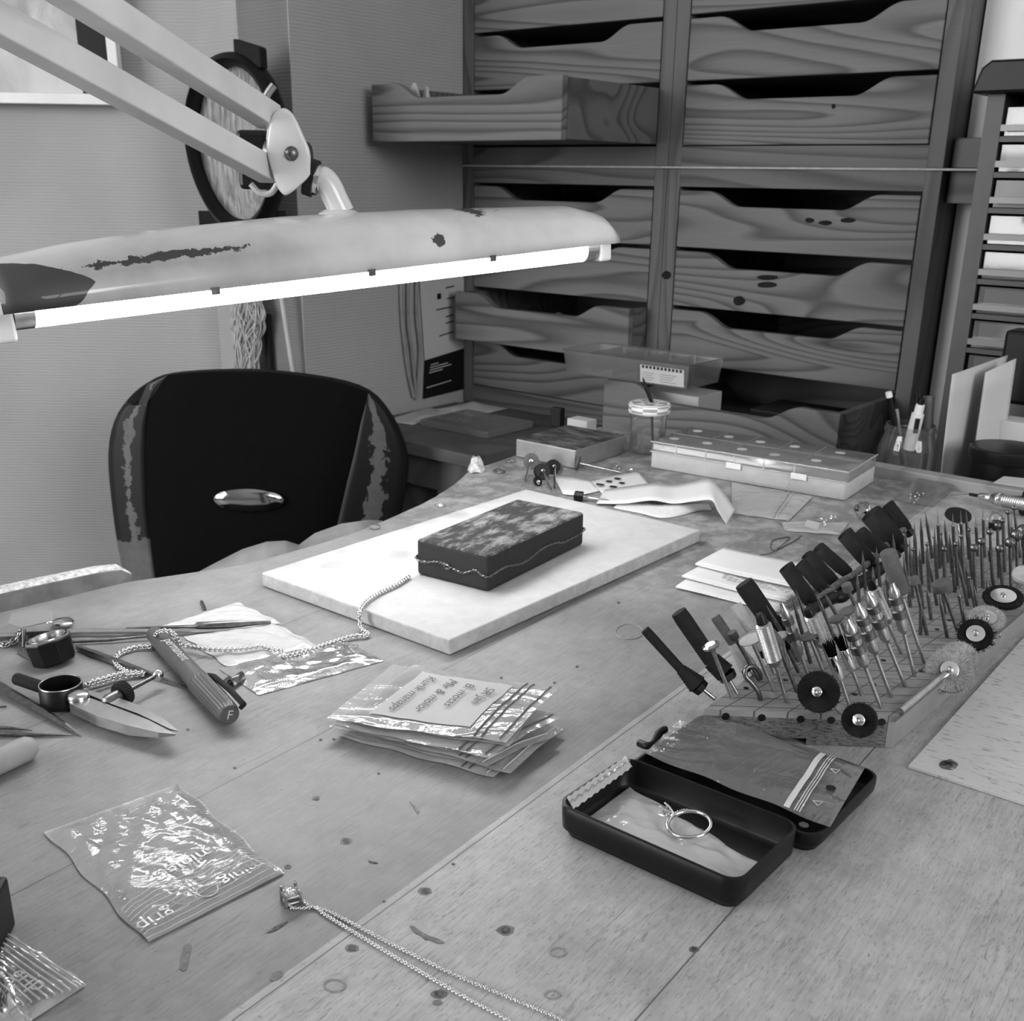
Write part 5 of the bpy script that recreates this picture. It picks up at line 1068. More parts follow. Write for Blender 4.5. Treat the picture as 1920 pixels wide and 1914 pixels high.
wheelbrush(1797, 1238, .60, (-.25, -.72, .55), .0120, .003, 'bristle_wire', 'silver wire wheel brush close behind the nearest one', shank=Ysh(.09), hub=.31)
wheelbrush(1829, 1190, .615, (-.3, -.6, .65), .0106, .004, 'bristle_dark', 'spiky black wheel brush with a bright hub plate at the right edge', shank=Ysh(.105), hub=.42, wild=.2)
wheelbrush(1850, 1160, .645, (-.2, -.35, .9), .0118, .0026, 'bristle_wire', 'thin grey wire wheel brush tilted nearly flat, beyond the spiky black one', shank=Ysh(.135), hub=.42)
wheelbrush(1881, 1120, .675, (-.15, -.25, .95), .0132, .003, 'bristle_dark', 'black-rimmed wheel brush with bright centre, farthest of the right edge row', shank=Ysh(.165), hub=.5, wild=.02)
B = at(1922, 1075, .02); o = thing('pale_disc', 'pale rubber disc on a steel shank at the far right edge', 'polishing disc', B); c = aty(1925, 1078, .70); MB().lathe([(0, -.002), (.009, -.0015), (.0095, 0), (.009, .0015), (0, .002)], c, (-.2, -.3, .93), 24).build('disc', 'light_rubber', o); MB().cyl(c+V((.0, 0, -.003)), at(1895, 1115, .019), .0013, n=10).build('shank', 'silver', o)
# --- sandpaper rolls and rope along the far left edge
def roll(name, ax_, ay, bx, by, rpx, label, mat='dark_rubber', z=HB+.004, group='sandpaper rolls tied along the far left edge of the block'):
    B = at(bx, by, z); T = aty(ax_, ay, B.y+.004); d = (T-B).normalized(); L = (T-B).length; r = rpx/2048*((B-O).dot(_f)); o = thing(name, label, 'sandpaper roll', B, 0, group)
    m = MB(); xx = d.orthogonal().normalized(); yy = d.cross(xx); nn = 44
    def sp(i, t): a_ = 2*pi*1.55*i/nn+rpx; rr = r*(.9+.1*i/nn); return B+d*L*t*(1-.02*sin(a_))+(xx*cos(a_)+yy*sin(a_))*rr*(1 if t > .25 else .86+.14*t/.25)
    vs = [sp(i, t) for i in range(nn+1) for t in (0, .25, 1)]; fs = [(i*3+j, (i+1)*3+j, (i+1)*3+j+1, i*3+j+1) for i in range(nn) for j in (0, 1)]; m.add(vs, fs, 0, True)
    m.build('paper_tube', mat, o, solid=.0003); MB().cyl(B-d*.006, B+d*L*.3, r*.72, n=16).build('core', 'black_satin', o); return o
roll('sandpaper_roll', 1473, 1062, 1520, 1128, 15, 'dark sandpaper roll with frayed top, nearest of the tied row')
roll('sandpaper_roll', 1500, 1055, 1548, 1108, 12, 'dark sandpaper roll right behind the nearest frayed one')
roll('sandpaper_roll', 1513, 1040, 1565, 1092, 12, 'dark sandpaper roll, third of the tied row, beside the folded papers')
roll('sandpaper_roll', 1534, 1027, 1590, 1075, 13, 'dark sandpaper roll with a torn edge line, fourth of the tied row')
roll('sandpaper_roll', 1583, 1000, 1630, 1055, 16, 'wide dark sandpaper roll, fifth of the tied row')
roll('sandpaper_roll', 1612, 998, 1665, 1042, 14, 'dark sandpaper roll with overlapping edge, sixth of the tied row')
roll('sandpaper_roll', 1632, 962, 1682, 1020, 21, 'widest dark sandpaper roll, near the far end of the tied row')
roll('sandpaper_roll', 1664, 946, 1700, 992, 13, 'slim dark sandpaper roll at the far end of the tied row')
q = at(1620, 958, .03); m = MB().lathe([(.006, 0), (.0064, .0005), (.0064, .009), (.006, .0095), (.0058, .009), (.0058, .0005), (.006, 0)], aty(1622, 965, .835), V((-.4, -.3, .6)), 24, caps=False); solo(m, 'metal_band', 'silver', 'open silver metal band leaning behind the widest sandpaper roll', 'band', aty(1622, 965, .835))
rp = [(1530, 1128), (1552, 1110), (1575, 1092), (1600, 1078), (1625, 1058), (1645, 1040), (1665, 1020), (1682, 1002), (1702, 988)]
P = smoothpath([at(x, y, HB+.005) for x, y in rp], 14)
m = MB()
for ph in (0, 2*pi/3, 4*pi/3):
    pp = []
    for i, p in enumerate(P): d = (P[min(i+1, len(P)-1)]-P[max(i-1, 0)]).normalized(); s_ = V((-d.y, d.x, 0)); pp.append(p+(s_*cos(i*.8+ph)+V((0, 0, 1))*sin(i*.8+ph))*.0014)
    m.tube(pp, .0013, 6)
solo(m, 'twisted_rope', 'rope_brown', 'dark frayed rope holding the sandpaper rolls along the block', 'rope', P[0])
m = MB(); m.tube(smoothpath([at(x, y, HB+.003) for x, y in ((1522, 1142), (1560, 1122), (1580, 1118), (1600, 1100), (1650, 1068), (1680, 1040))], 6), .0042, 8); solo(m, 'rubber_strap', 'black_satin', 'black rubber strap under the frayed rope', 'strap', at(1560, 1122, HB))
# --- left-side sticks leaning out of the block
def stick(tx, ty, mx, my, sx_, sy_, bx, by, r1, r2, mat, label, wrap='dark_rubber', cloth=False, z=.012):
    B = at(bx, by, z); T, Mm, S_ = aty(tx, ty, B.y+.012), aty(mx, my, B.y+.006), aty(sx_, sy_, B.y+.002); o = thing('sandpaper_stick', label, 'sandpaper stick', B, 0, 'sticks leaning off the left end of the block')
    m = MB().tube([T, T.lerp(Mm, .15), Mm], [r1*.92, r1, r1*.95], 16); m.build('roll', mat, o)
    k = 14; m = MB(); pts = [Mm.lerp(S_, i/k) for i in range(k+1)]; m.tube(pts, [lerp(r1, r2, i/k)*(1.05+.08*(i % 2)) for i in range(k+1)], 14); m.build('binding', 'light_rubber' if cloth else wrap, o)
    m = MB().cyl(S_, S_.lerp(B, .28), r2*1.0, r2*.92, n=8, smooth=False); m.build('sleeve', 'black_satin', o)
    MB().cyl(S_.lerp(B, .2), B, .0012, n=10).build('shank', 'steel', o); return o
stick(1209, 1180, 1276, 1254, 1308, 1284, 1341, 1311, .0028, .0052, 'dark_rubber', 'thin dark sanding stick, leftmost tool, leaning far out over the bench', z=.016)
stick(1272, 1147, 1334, 1238, 1360, 1262, 1382, 1300, .0048, .0054, 'dark_rubber', 'thick dark sandpaper roll on a stick, second from the left', z=HB)
stick(1341, 1156, 1375, 1206, 1402, 1250, 1416, 1268, .0030, .005, 'grey_rubber', 'short grey paper tube with a pale cloth wrapping, third from the left', cloth=True, z=HB)
stick(1379, 1134, 1408, 1180, 1432, 1215, 1452, 1262, .0036, .0045, 'light_rubber', 'pale rounded rubber stick wrapped in cloth, fourth from the left', cloth=True, z=HB)
stick(1394, 1093, 1445, 1166, 1470, 1190, 1500, 1235, .0060, .0050, 'dark_rubber', 'tall thick dark sandpaper roll in front of the folded papers', z=HB)
# ================================================================ PAPERS, BAGS AND BOXES ON THE FAR BENCH
def folded(name, px, z0, h, label, seed, mat='paper', txt=None):
    """folded sheet: lower leaf, upper leaf a little lifted, fold along the edge p3-p0"""
    q = [at(x, y, z0+.0006) for x, y in px]
    def leaf(dz0, dz1):
        return lambda u, v: q[0].lerp(q[1], u).lerp(q[3].lerp(q[2], u), v)+V((0, 0, dz0+(dz1-dz0)*min(1, v*2.2)*(1-.25*v)+.0004*sin(5*u+seed)))
    m = MB(); up_, lo_ = leaf(h*.8, h), leaf(0, 0); m.grid(up_, 10, 8); m.grid(lo_, 10, 8)
    m.grid(lambda u, v: lerp(up_(u, 0), lo_(u, 0), v)+(q[0]-q[3]).normalized()*(.0012*sin(pi*v)), 10, 4)
    m.grid(lambda u, v: lerp(up_(0, u), lo_(0, u), v*.98)+(q[0]-q[1]).normalized()*(.0008*sin(pi*v)), 8, 3)
    c = sum(q, V())/4; c.z = z0; o = thing(name, label, 'paper', c, 0, 'three folded white papers'); m.build('sheet', mat, o, solid=.0003)
    return o, up_
folded('folded_paper', [(1268, 1103), (1462, 1148), (1500, 1125), (1300, 1083)], 0, .0022, 'lowest of three folded white papers beside the tall sandpaper rolls', 1)
o, g = folded('folded_paper', [(1280, 1083), (1475, 1130), (1540, 1100), (1322, 1062)], .0034, .0022, 'middle folded white paper with grey printed lines on it', 2)
for k in range(6):
    a, b = g(.26+.01*k, .62-.07*k), g(.93, .62-.07*k); N_ = 12
    for j in range(N_):
        if (j*7+k*3) % 5 == 0: continue
        p, r_ = a.lerp(b, j/N_), a.lerp(b, (j+.75)/N_); MB().obox((p+r_)/2+V((0, 0, .0005)), (r_-p)/2, (g(.5, .51)-g(.5, .49)).normalized()*.00025, (0, 0, .0001)).build('printed_line', 'grey_plastic', o)
folded('folded_paper', [(1305, 1060), (1502, 1106), (1560, 1072), (1357, 1033)], .0068, .0026, 'topmost of three folded white papers, blank and slightly bulging', 3)
def sheet(name, st, mat, label, cat='paper', n=24, nv=4, thick=.0003, group=None, uvmat=None):
    A = smoothpath([s[0] for s in st], 6); B = smoothpath([s[1] for s in st], 6); N = len(A)-1
    def f(u, v): i = min(N, int(round(u*N))); return A[i].lerp(B[i], v)
    return solo(MB().grid(f, N, nv), name, mat, label, cat, sum([s[0] for s in st], V())/len(st), 0, group, solid=thick)
def st(*a): return [(at(x0, y0, z0), at(x1, y1, z1)) for x0, y0, z0, x1, y1, z1 in a]
sheet('receipt', st((1118, 944, .002, 1134, 918, .003), (1170, 944, .004, 1175, 912, .006), (1222, 938, .009, 1222, 906, .011), (1262, 944, .007, 1262, 908, .010), (1300, 940, .013, 1300, 902, .016), (1334, 938, .020, 1330, 898, .022), (1346, 958, .012, 1358, 926, .015), (1362, 983, .0008, 1378, 955, .006)), 'paper', 'long curled white receipt, bent down at its right end', 'receipt')
sheet('striped_paper', st((1150, 952, .0008, 1160, 942, .0016), (1200, 962, .0008, 1205, 942, .003), (1247, 971, .0008, 1235, 946, .004), (1310, 958, .0008, 1300, 944, .007), (1336, 957, .0012, 1330, 944, .008)), 'print_stripes', 'grey striped paper strip under the curled white receipt')
sheet('printed_leaflet', st((1056, 926, .0014, 1036, 890, .0010), (1085, 928, .0018, 1070, 893, .0018), (1124, 920, .0012, 1106, 901, .0012)), 'print_stripes', 'white leaflet with fine print beside the mounted rubber wheels', 'leaflet')
lf2 = sheet('printed_leaflet', st((1130, 926, .0008, 1106, 903, .0008), (1175, 920, .0020, 1150, 892, .0018), (1216, 908, .0010, 1196, 884, .0010)), 'print_stripes', 'grey leaflet with heavy dark print left of the curled receipt', 'leaflet')
for x, y, w_ in ((1125, 908, 9), (1142, 902, 7), (1158, 897, 7), (1150, 912, 8), (1166, 905, 6)):
    p = at(x, y, .0034); MB().obox(p, V((.0004*w_, -.0002*w_, 0)), V((.0012, .0026, 0)), (0, 0, .0001)).build('printed_bar', 'dark_rubber', lf2)
o, g = bag('zip_bag', [(1372, 964), (1372, 905), (1524, 932), (1478, 978)], 'clear zip bag between the receipt and the compartment box', h=.0014, wr=.0016, z0=.0006, mat='bag_film_milky', nu=26, nv=20, seed=71)
for u in (.72, .78): MB().tube([g(u, .02+.96*i/16)+V((0, 0, .0005)) for i in range(17)], .0008, 5).build('zip_ridge', 'bag_film_milky', o)
o, g = bag('zip_bag', [(1590, 982), (1575, 1004), (1472, 997), (1465, 980)], 'small clear bag with white price tag, in front of the larger zip bag', h=.0012, wr=.0010, z0=.0006, mat='bag_film_milky', nu=20, nv=14, seed=72)
MB().prism([at(x, y, .0026) for x, y in ((1513, 975), (1538, 981), (1534, 993), (1508, 987))], (0, 0, .0004)).build('price_tag', 'white_card', o)
p = at(1545, 973, .004); m = MB()
for dx, dy, r_ in ((-16, -3, 4), (-6, 1, 3), (2, 4, 3.5), (12, -4, 4), (20, -3, 3), (0, 10, 2.5)):
    c = at(1545+dx, 973+dy, .004); m.tube([c+V((.0013*r_*.4*cos(t), .0010*r_*.4*sin(t), .001*sin(t+dx))) for t in [2*pi*i/14 for i in range(14)]], .0005, 6, closed=True); m.sphere(c+V((.001, 0, .0004)), .0011, 8)
solo(m, 'charm_earrings', 'silver', 'cluster of tiny silver charms lying on the small tagged bag', 'earrings', p)
rod('thread', smoothpath([at(x, y, .0006) for x, y in ((1502, 1004), (1492, 1012), (1478, 1020), (1452, 1032), (1445, 1026), (1448, 1014), (1462, 1009), (1480, 1008))]+[at(1452, 1033, .0012), at(1430, 1040, .0006), at(1400, 1044, .0006)], 6), .0004, 'grey_rubber', 'thin grey looped thread lying below the small tagged bag', 'thread', n=5)
# compartment box
A_, B_ = at(1218, 877), at(1584, 940); X_ = (B_-A_); LX_ = X_.length; X_.normalize(); Y_ = V((-X_.y, X_.x, 0)); LY_ = (at(1649, 905)-B_).dot(Y_); 
cn = A_+X_*LX_/2+Y_*LY_/2
ob_ = thing('compartment_box', 'long flat clear-lidded compartment box with a dirty white base', 'box', cn, math.atan2(X_.y, X_.x))
def rb(hx, hy, r, z): return rrect(cn, X_, Y_, hx, hy, r, z)
m = MB(); loft(m, [rb(LX_/2-.001, LY_/2-.001, .003, .0004), rb(LX_/2, LY_/2, .004, .0015), rb(LX_/2, LY_/2, .004, .0175)]); m.build('box_base', 'board_white', ob_)
m = MB(); loft(m, [rb(LX_/2+.0004, LY_/2+.0004, .004, .0178), rb(LX_/2+.0004, LY_/2+.0004, .004, .0275), rb(LX_/2-.001, LY_/2-.001, .003, .0288)], cap0=False); m.build('clear_lid', 'clear_case', ob_)
def seg(a, b, z, r, mt='bag_film_milky', nm='lid_rib'):
    p0, p1 = cn+X_*a[0]*LX_/2+Y_*a[1]*LY_/2+V((0, 0, z)), cn+X_*b[0]*LX_/2+Y_*b[1]*LY_/2+V((0, 0, z)); MB().tube([p0, p1], r, 5).build(nm, mt, ob_)
for t in (-.72, -.4, -.1, .2, .5): seg((t, -1.01), (t, -1.0), .023, .0045) if False else MB().obox(cn+X_*t*LX_/2-Y_*(LY_/2+.0007)+V((0, 0, .023)), X_*.0006, Y_*.0004, (0, 0, .0045)).build('lid_rib', 'bag_film_milky', ob_)
seg((-1, -1), (1, -1), .0283, .0007); seg((1, -1), (1, 1), .0283, .0007); seg((-1, -1.01), (1, -1.01), .0182, .0007)
for t in (-.55, -.2, .15, .5): seg((t, -.95), (t, .95), .0291, .0005, 'grey_plastic')
seg((-.98, .05), (.98, .05), .0291, .0004, 'grey_plastic')
for i, (u, v) in enumerate(((-.85, -.5), (-.82, .6), (-.5, -.45), (-.45, .5), (-.12, -.5), (-.1, .45), (.22, -.55), (.25, .5), (.62, -.5), (.7, .55))):
    c = cn+X_*u*LX_/2+Y_*v*LY_/2+V((0, 0, .0293)); MB().lathe([(0, 0), (.0052, 0), (.0052, .0003), (0, .0003)], c, (0, 0, 1), 20).build('paper_label', 'white_card' if i % 3 else 'grey_card', ob_)
for u in (-.1, .55): MB().obox(cn+X_*u*LX_/2-Y_*(LY_/2+.0016)+V((0, 0, .017)), X_*.008, Y_*.0009, (0, 0, .003)).build('latch', 'white_plastic', ob_, bevel=.0006)
MB().prism([p for p in [cn+X_*(.18*LX_)*s0-Y_*(LY_/2+.0002)+V((0, 0, z)) for s0, z in ((.3, .004), (1.2, .0035), (1.3, .0105), (.9, .013), (.35, .011))]], -Y_*.0002).build('grime', 'grey_card', ob_)
# small clear case of burs
P = [at(x, y) for x, y in ((1680, 938), (1750, 950), (1790, 922), (1722, 905))]; cs_ = sum(P, V())/4; xa, ya = (P[1]-P[0]), (P[3]-P[0]); ba = thing('bur_case', 'small flat clear case holding loose twist drills near the rim', 'case', cs_, math.atan2(xa.y, xa.x))
MB().obox(cs_+V((0, 0, .0035)), xa/2, ya/2, (0, 0, .0031)).build('clear_shell', 'tray_clear', ba, bevel=.0006)
rn = random.Random(12)
for i in range(14):
    u, v = rn.uniform(.12, .85), rn.uniform(.15, .6); a = P[0]+xa*u+ya*v+V((0, 0, .0018+.0018*(i % 2))); d = (ya.normalized()+xa.normalized()*rn.uniform(-.25, .25)).normalized(); MB().cyl(a, a+d*rn.uniform(.008, .014), .0006, n=6).build('loose_drill', 'chrome', ba)
# handpiece with a tip
a, b = at(1838, 930, .009), at(1935, 947, .0125); d_ = (b-a).normalized(); hp_ = thing('handpiece', 'chromed rotary handpiece with a thin needle, at the right edge behind the burs', 'handpiece', a)
MB().lathe([(.0019, -.002), (.0034, 0), (.0038, .010), (.0034, .011), (.0052, .013), (.0060, .017), (.0066, .0175), (.0066, .020), (.0060, .0205), (.0064, .022), (.0064, .055)], a, d_, 24).build('body', 'chrome', hp_)
m = MB(); 
for i in range(14): t = .024+i*.0021; m.lathe([(.0063, t), (.0068, t+.0004), (.0068, t+.0012), (.0063, t+.0016)], a, d_, 24)
m.build('knurled_grip', 'steel', hp_)
MB().lathe([(0, -.0115), (.0014, -.011), (.0016, -.003), (.001, -.002)], a, d_, 12).build('nozzle', 'dark_rubber', hp_); MB().tube([a-d_*.030+V((0, 0, -.004)), a-d_*.0116], [.0003, .0005], 6).build('needle', 'steel', hp_)
p = at(1918, 968, .0); solo(MB().lathe([(.003, .001), (.0048, .004), (.0048, .022), (.003, .024)], p, (.1, .1, 1), 16, smooth=False), 'knurled_bit', 'dark_rubber', 'dark rough cylindrical head standing at the right edge by the handpiece', 'head', p)
# standing disc and glass dome
p = at(1800, 1000, .0006); o = thing('cutting_disc', 'dark round disc face-down on thin bright pins behind the needle burs', 'disc', p); c = aty(1796, 968, p.y+.004)
MB().lathe([(0, .0004), (.0105, 0), (.0112, .0006), (.0108, .0022), (.006, .0028), (0, .0028)], c, V((-.05, -.35, 1)), 36).build('disc', 'dark_rubber', o)
m = MB(); 
for dx in (-.0018, .0, .0018): m.tube([c+V((dx, 0, -.0002)), p+V((dx*.3, 0, .0))], .0007, 6)
m.build('pin', 'chrome', o)
p = at(1866, 992, 0); o = thing('glass_dome', 'small clear glass dome on a dark stand behind the ball burs', 'dome', p); c = aty(1866, 978, p.y)
MB().lathe([(.0072, 0), (.0076, .001), (.0072, .005), (.005, .0085), (.002, .010), (0, .0102)], c, (0, 0, 1), 28).build('dome', 'clear_glass', o); MB().cyl(p+V((0, 0, .0003)), c+V((0, 0, .0)), .0055, n=20).build('stand', 'dark_rubber', o)
# steel block box left of the jar
c0_, c1_, c2_ = at(967, 857), at(1078, 880), at(1159, 848); X_ = (c1_-c0_); lx = X_.length; X_.normalize(); Y_ = V((-X_.y, X_.x, 0)); ly = (c2_-c1_).dot(Y_); cn2 = c0_+X_*lx/2+Y_*ly/2
sb_ = thing('metal_box', 'low square grey metal box with a stained dark top beside the jar', 'box', cn2, math.atan2(X_.y, X_.x))
m = MB().obox(cn2+V((0, 0, .0103)), X_*lx/2, Y_*ly/2, (0, 0, .0098)); m.build('box_body', 'grey_metal', sb_, bevel=.001)
MB().obox(cn2+V((0, 0, .0205)), X_*(lx/2-.001), Y_*(ly/2-.001), (0, 0, .0003)).build('box_top', 'stained_top', sb_)
c0_, c1_ = at(900, 872, -.03), at(966, 846, -.03)
# clear flat case on the desk leaf behind
p = cb(.16, qy+.16, DZ); m = MB().obox(p+V((0, 0, .006)), ca*.075, cd*.06, (0, 0, .0055)); o = solo(m, 'clear_case', 'clear_case', 'flat clear plastic case lying on the low side desk behind the chair', 'case', p, math.atan2(ca.y, ca.x), bevel=.001)
p = cb(.055, -.05, DZ); crumple('paper_sheets', V((p.x, p.y, DZ)), .045, .05, .006, 'white_card', 'loose pale paper sheets on the low desk below the wall poster', 'paper', 15, rz=-.68)
p = cb(.03, -.16, DZ); crumple('paper_sheets', V((p.x, p.y, DZ)), .03, .07, .005, 'grey_card', 'grey papers on the low desk at the wall beside the chair back', 'paper', 16, rz=-.5)
for i in range(4):
    p = cb(.085+.012*i, -.14-.0*i, DZ); solo(MB().obox(p+V((0, 0, .0016)), ca*.0045, cd*.012, (0, 0, .0012)), 'label_strip', 'white_card', 'small pale label strip in a row on the low side desk', 'label', p, math.atan2(ca.y, ca.x), 'label strips on the side desk')
# mounted wheels and bits lying by the steel box
def mounted(label, c, nrm, r, th, mat, tip, hub='chrome', nm='mounted_polisher'):
    o = thing(nm, label, 'polishing wheel', V((c.x, c.y, .0005)), 0, 'mounted rubber wheels lying behind the white board'); n_ = V(nrm).normalized()
    MB().lathe([(0, -th/2), (r*.97, -th/2), (r, -th*.35), (r, th*.35), (r*.97, th/2), (0, th/2)], c, n_, 30).build('wheel', mat, o)
    q = c+n_*(th/2); MB().lathe([(.0018, 0), (.0018, .001), (.001, .0014), (0, .0014)], q, n_, 14).build('screw', hub, o)
    MB().cyl(q+n_*.0014, tip, .0011, n=10).build('shank', hub, o); return o
c = at(996, 864, .0088); mounted('flat grey mounted wheel standing on edge against the metal box', c, (-.1, -.9, .25), .0082, .0022, 'grey_rubber', at(984, 903, .0016))
c = at(1016, 884, .0078); mounted('round black mounted wheel, left of the leaning pair', c, (.3, -.8, .4), .0082, .0055, 'black_satin', at(1034, 920, .0016))
c = at(1030, 878, .0072); mounted('black mounted wheel leaning behind its twin by the leaflet', c+V((.004, .006, 0)), (.35, -.8, .35), .0076, .005, 'dark_rubber', at(1040, 918, .0016))
c = at(1045, 882, .0045); mounted('small grey mounted wheel half hidden by the leaflet', c+V((.001, .012, 0)), (.1, -.9, .3), .0055, .003, 'grey_rubber', c+V((.002, .002, -.002)))
c = at(1008, 902, .0045); mounted('small black mounted cylinder with a bright end, lowest of the cluster', c, (.1, -.95, .1), .0042, .008, 'black_satin', c+V((.0008, -.009, 0)))
p = at(1084, 930, .0052); o = thing('screwdriver', 'tiny screwdriver with a fluted black knob behind the white board', 'screwdriver', V((p.x, p.y, 0))); m = MB(); N_ = 24; dd = (at(1140, 938, .003)-p).normalized(); s_ = V((0, 0, 1)).cross(dd).normalized(); u_ = dd.cross(s_)
def kl(t, k): return [p+dd*t+(s_*cos(2*pi*i/N_)+u_*sin(2*pi*i/N_))*(.0048 if i % 3 else .0041)*k for i in range(N_)]
loft(m, [kl(-.004, .5), kl(-.0035, .9), kl(-.002, 1), kl(.0045, 1), kl(.005, .7)], 0, True); m.build('knob', 'black_satin', o); MB().lathe([(.0016, .0051), (.0016, .012), (.0011, .0125), (.0011, .026), (.0003, .030)], p, dd, 12).build('blade', 'chrome', o)
p = at(1084, 868, .0082); o = thing('mounted_polisher', 'thin grey slitting wheel edge-on with its long shank, beside the metal box corner', 'polishing wheel', V((p.x, p.y, 0))); nn = (at(1165, 886, .002)-p).normalized(); MB().lathe([(0, -.0009), (.0075, -.0009), (.0075, .0009), (0, .0009)], p, nn, 30).build('wheel', 'grey_rubber', o); MB().cyl(p+nn*.001, at(1165, 886, .002), .0011, n=10).build('shank', 'steel', o)
m = MB(); 
for x, y, r_ in ((1147, 875, .0028), (1153, 871, .0022), (1158, 877, .0018)): m.tube([at(x, y, .0026)+V((r_*cos(t), r_*.3*sin(t), r_*sin(t)*.8)) for t in [2*pi*i/16 for i in range(16)]], .0007, 6, closed=True)
solo(m, 'jump_rings', 'silver', 'tangle of small bright jump rings near the jar', 'rings', at(1150, 876)); p = at(1180, 882, .002)
solo(MB().tube([p+V((.0042*cos(t), .003*sin(t), .0008*sin(2*t))) for t in [2*pi*i/20 for i in range(20)]], .0005, 6, closed=True), 'wire_loop', 'silver', 'single thin wire loop right of the jump rings', 'ring', p)
p = at(955, 863, .0022); solo(MB().lathe([(0, 0), (.0038, .0002), (.004, .0012), (.002, .0026), (0, .0028)], V((p.x, p.y, .0003)), (0, 0, 1), 18), 'bright_stud', 'silver', 'little bright domed cap at the left of the mounted wheels', 'cap', p)
p = at(934, 882, .001); m = MB(); m.tube(smoothpath([at(x, y, .002) for x, y in ((925, 883), (932, 879), (940, 881), (947, 884), (938, 886), (930, 884))], 4), .0007, 6); solo(m, 'wire_scrap', 'dark_steel', 'twisted dark wire scrap near the bench horn', 'wire', p)
p = at(825, 947, .0014); solo(MB().tube([p+V((.0042*cos(t), .0022*sin(t), 0)) for t in [2*pi*i/20 for i in range(20)]], .0006, 6, closed=True), 'oval_ring', 'silver', 'tiny oval wire ring by the cutout edge', 'ring', p)
p = at(703, 988, .0022); solo(MB().tube([p+V((.0045*cos(t), .001*sin(t), .002*sin(t))) for t in [2*pi*i/20 for i in range(20)]], .0006, 6, closed=True), 'silver_hoop', 'silver', 'small bright hoop lying at the cutout edge behind the white board', 'ring', p)
# plaster lump on the bench horn
p = at(893, 884, 0); rn = random.Random(2)
def lump(u, v): a_ = 2*pi*u; h = v; r_ = (.0085*(1-.55*h)+.0012*sin(5*a_+3*h)); return p+V((r_*cos(a_), r_*sin(a_), .0005+.015*h+.001*sin(3*a_)))
m = MB().grid(lump, 18, 6); m.f.append([i*7+6 for i in range(18)]); m.mi.append(0); m.sm.append(False); m.uv.append([(0, 0)]*18)
solo(m, 'plaster_lump', 'wax_white', 'rough white-flecked lump on the tip of the bench horn', 'lump', p)
# yoghurt jar
p = at(1213, 846, .0004); jr = thing('glass_jar', 'faceted glass jar of water with a checked lid and a brush through it', 'jar', p); R1 = .0195
prf = [(0, .0), (R1*.92, .0), (R1, .002), (R1*1.02, .034), (R1*1.08, .042), (R1*1.12, .046), (R1*1.0, .048)]
MB().lathe(prf, p, (0, 0, 1), 14, smooth=False).build('glass', 'clear_glass', jr)
MB().lathe([(R1*1.15, .044), (R1*1.18, .0455), (R1*1.18, .053), (R1*1.12, .0548), (0, .0552)], p, (0, 0, 1), 40, uv=True).build('lid', 'jar_lid_check', jr)
MB().lathe([(0, .003), (R1*.9, .003), (R1*.93, .020), (0, .020)], p, (0, 0, 1), 24).build('water', 'clear_glass', jr)
a = p+V((.002, 0, .0554)); MB().tube([a, aty(1212, 728, p.y), aty(1205, 708, p.y)], [.0022, .0022, .0006], 8).build('brush_handle', 'black_satin', jr)
MB().tube([p+V((.006, -.002, .004)), p+V((.003, 0, .043))], .0014, 6).build('brush_shaft', 'dark_rubber', jr); MB().obox(p+V((-.006, 0, .014)), (.0015, 0, 0), (0, .0004, 0), (.0005, 0, .010)).build('spatula', 'steel', jr)
# things between metal box and chest
p = at(1045, 800, .0); solo(MB().obox(p+V((0, 0, .012)), (.006, -.004, 0), (.003, .004, 0), (0, 0, .0116)), 'dark_cube', 'black_satin', 'small black block behind the metal box', 'block', p, bevel=.001)
p = at(1090, 822, 0); solo(MB().obox(p+V((0, 0, .012)), ca*.014, cd*.010, (0, 0, .0115)), 'white_box', 'grey_card', 'little white open box behind the metal box', 'box', p, bevel=.0006)
rn = random.Random(9)
for i in range(7):
    p = at(1112+i*9, 838-(i*5) % 13, 0); r_ = rn.uniform(.004, .0065); m = MB().lathe([(0, 0), (r_*.8, r_*.2), (r_, r_), (r_*.6, r_*1.8), (0, r_*2.1)], p+V((0, 0, .0004)), (rn.uniform(-.2, .2), 0, 1), 6, smooth=False); solo(m, 'crystal', 'clear_glass', 'small clear crystal in the heap between metal box and glass jar', 'crystal', p, 0, 'crystals between the metal box and the jar')
# clear divided tray above the open drawer, on a stack of cartons
def otp(x, y, off): return onp(x, y, off)
ty0, zt = .075, None
zD = DZ+zz(.0235)+(zz(.278)-zz(.0235))/4-.005+.0006; off_ = min([.1+.002*i for i in range(150)], key=lambda o_: abs((onp(1062, 706, o_).z+onp(1288, 722, o_).z)/2-zD)); print('TRAY off', off_, zD)
A0 = onp(1062, 706, off_); B0 = onp(1288, 722, off_); zt = (A0.z+B0.z)/2; A0.z = B0.z = zt; dX = ca; lx = (B0-A0).dot(ca); cT = (A0+B0)/2; cT = cT+cd*.045
tr = thing('divided_tray', 'clear divided plastic tray with a notched paper label, above the jar', 'tray', V((cT.x, cT.y, zt)), math.atan2(ca.y, ca.x))
def tl(h, g): return [cT+ca*(sx_*(lx/2+g))+cd*(sy_*(.045+g))+V((0, 0, zt+h-cT.z)) for sx_, sy_ in ((-1, -1), (1, -1), (1, 1), (-1, 1))]
m = MB(); loft(m, [tl(.0, 0), tl(.034, .004), tl(.036, .006), tl(.0364, .0055), tl(.034, .003), tl(.0012, -.0012)], 0, False); m.build('tray_shell', 'tray_clear', tr)
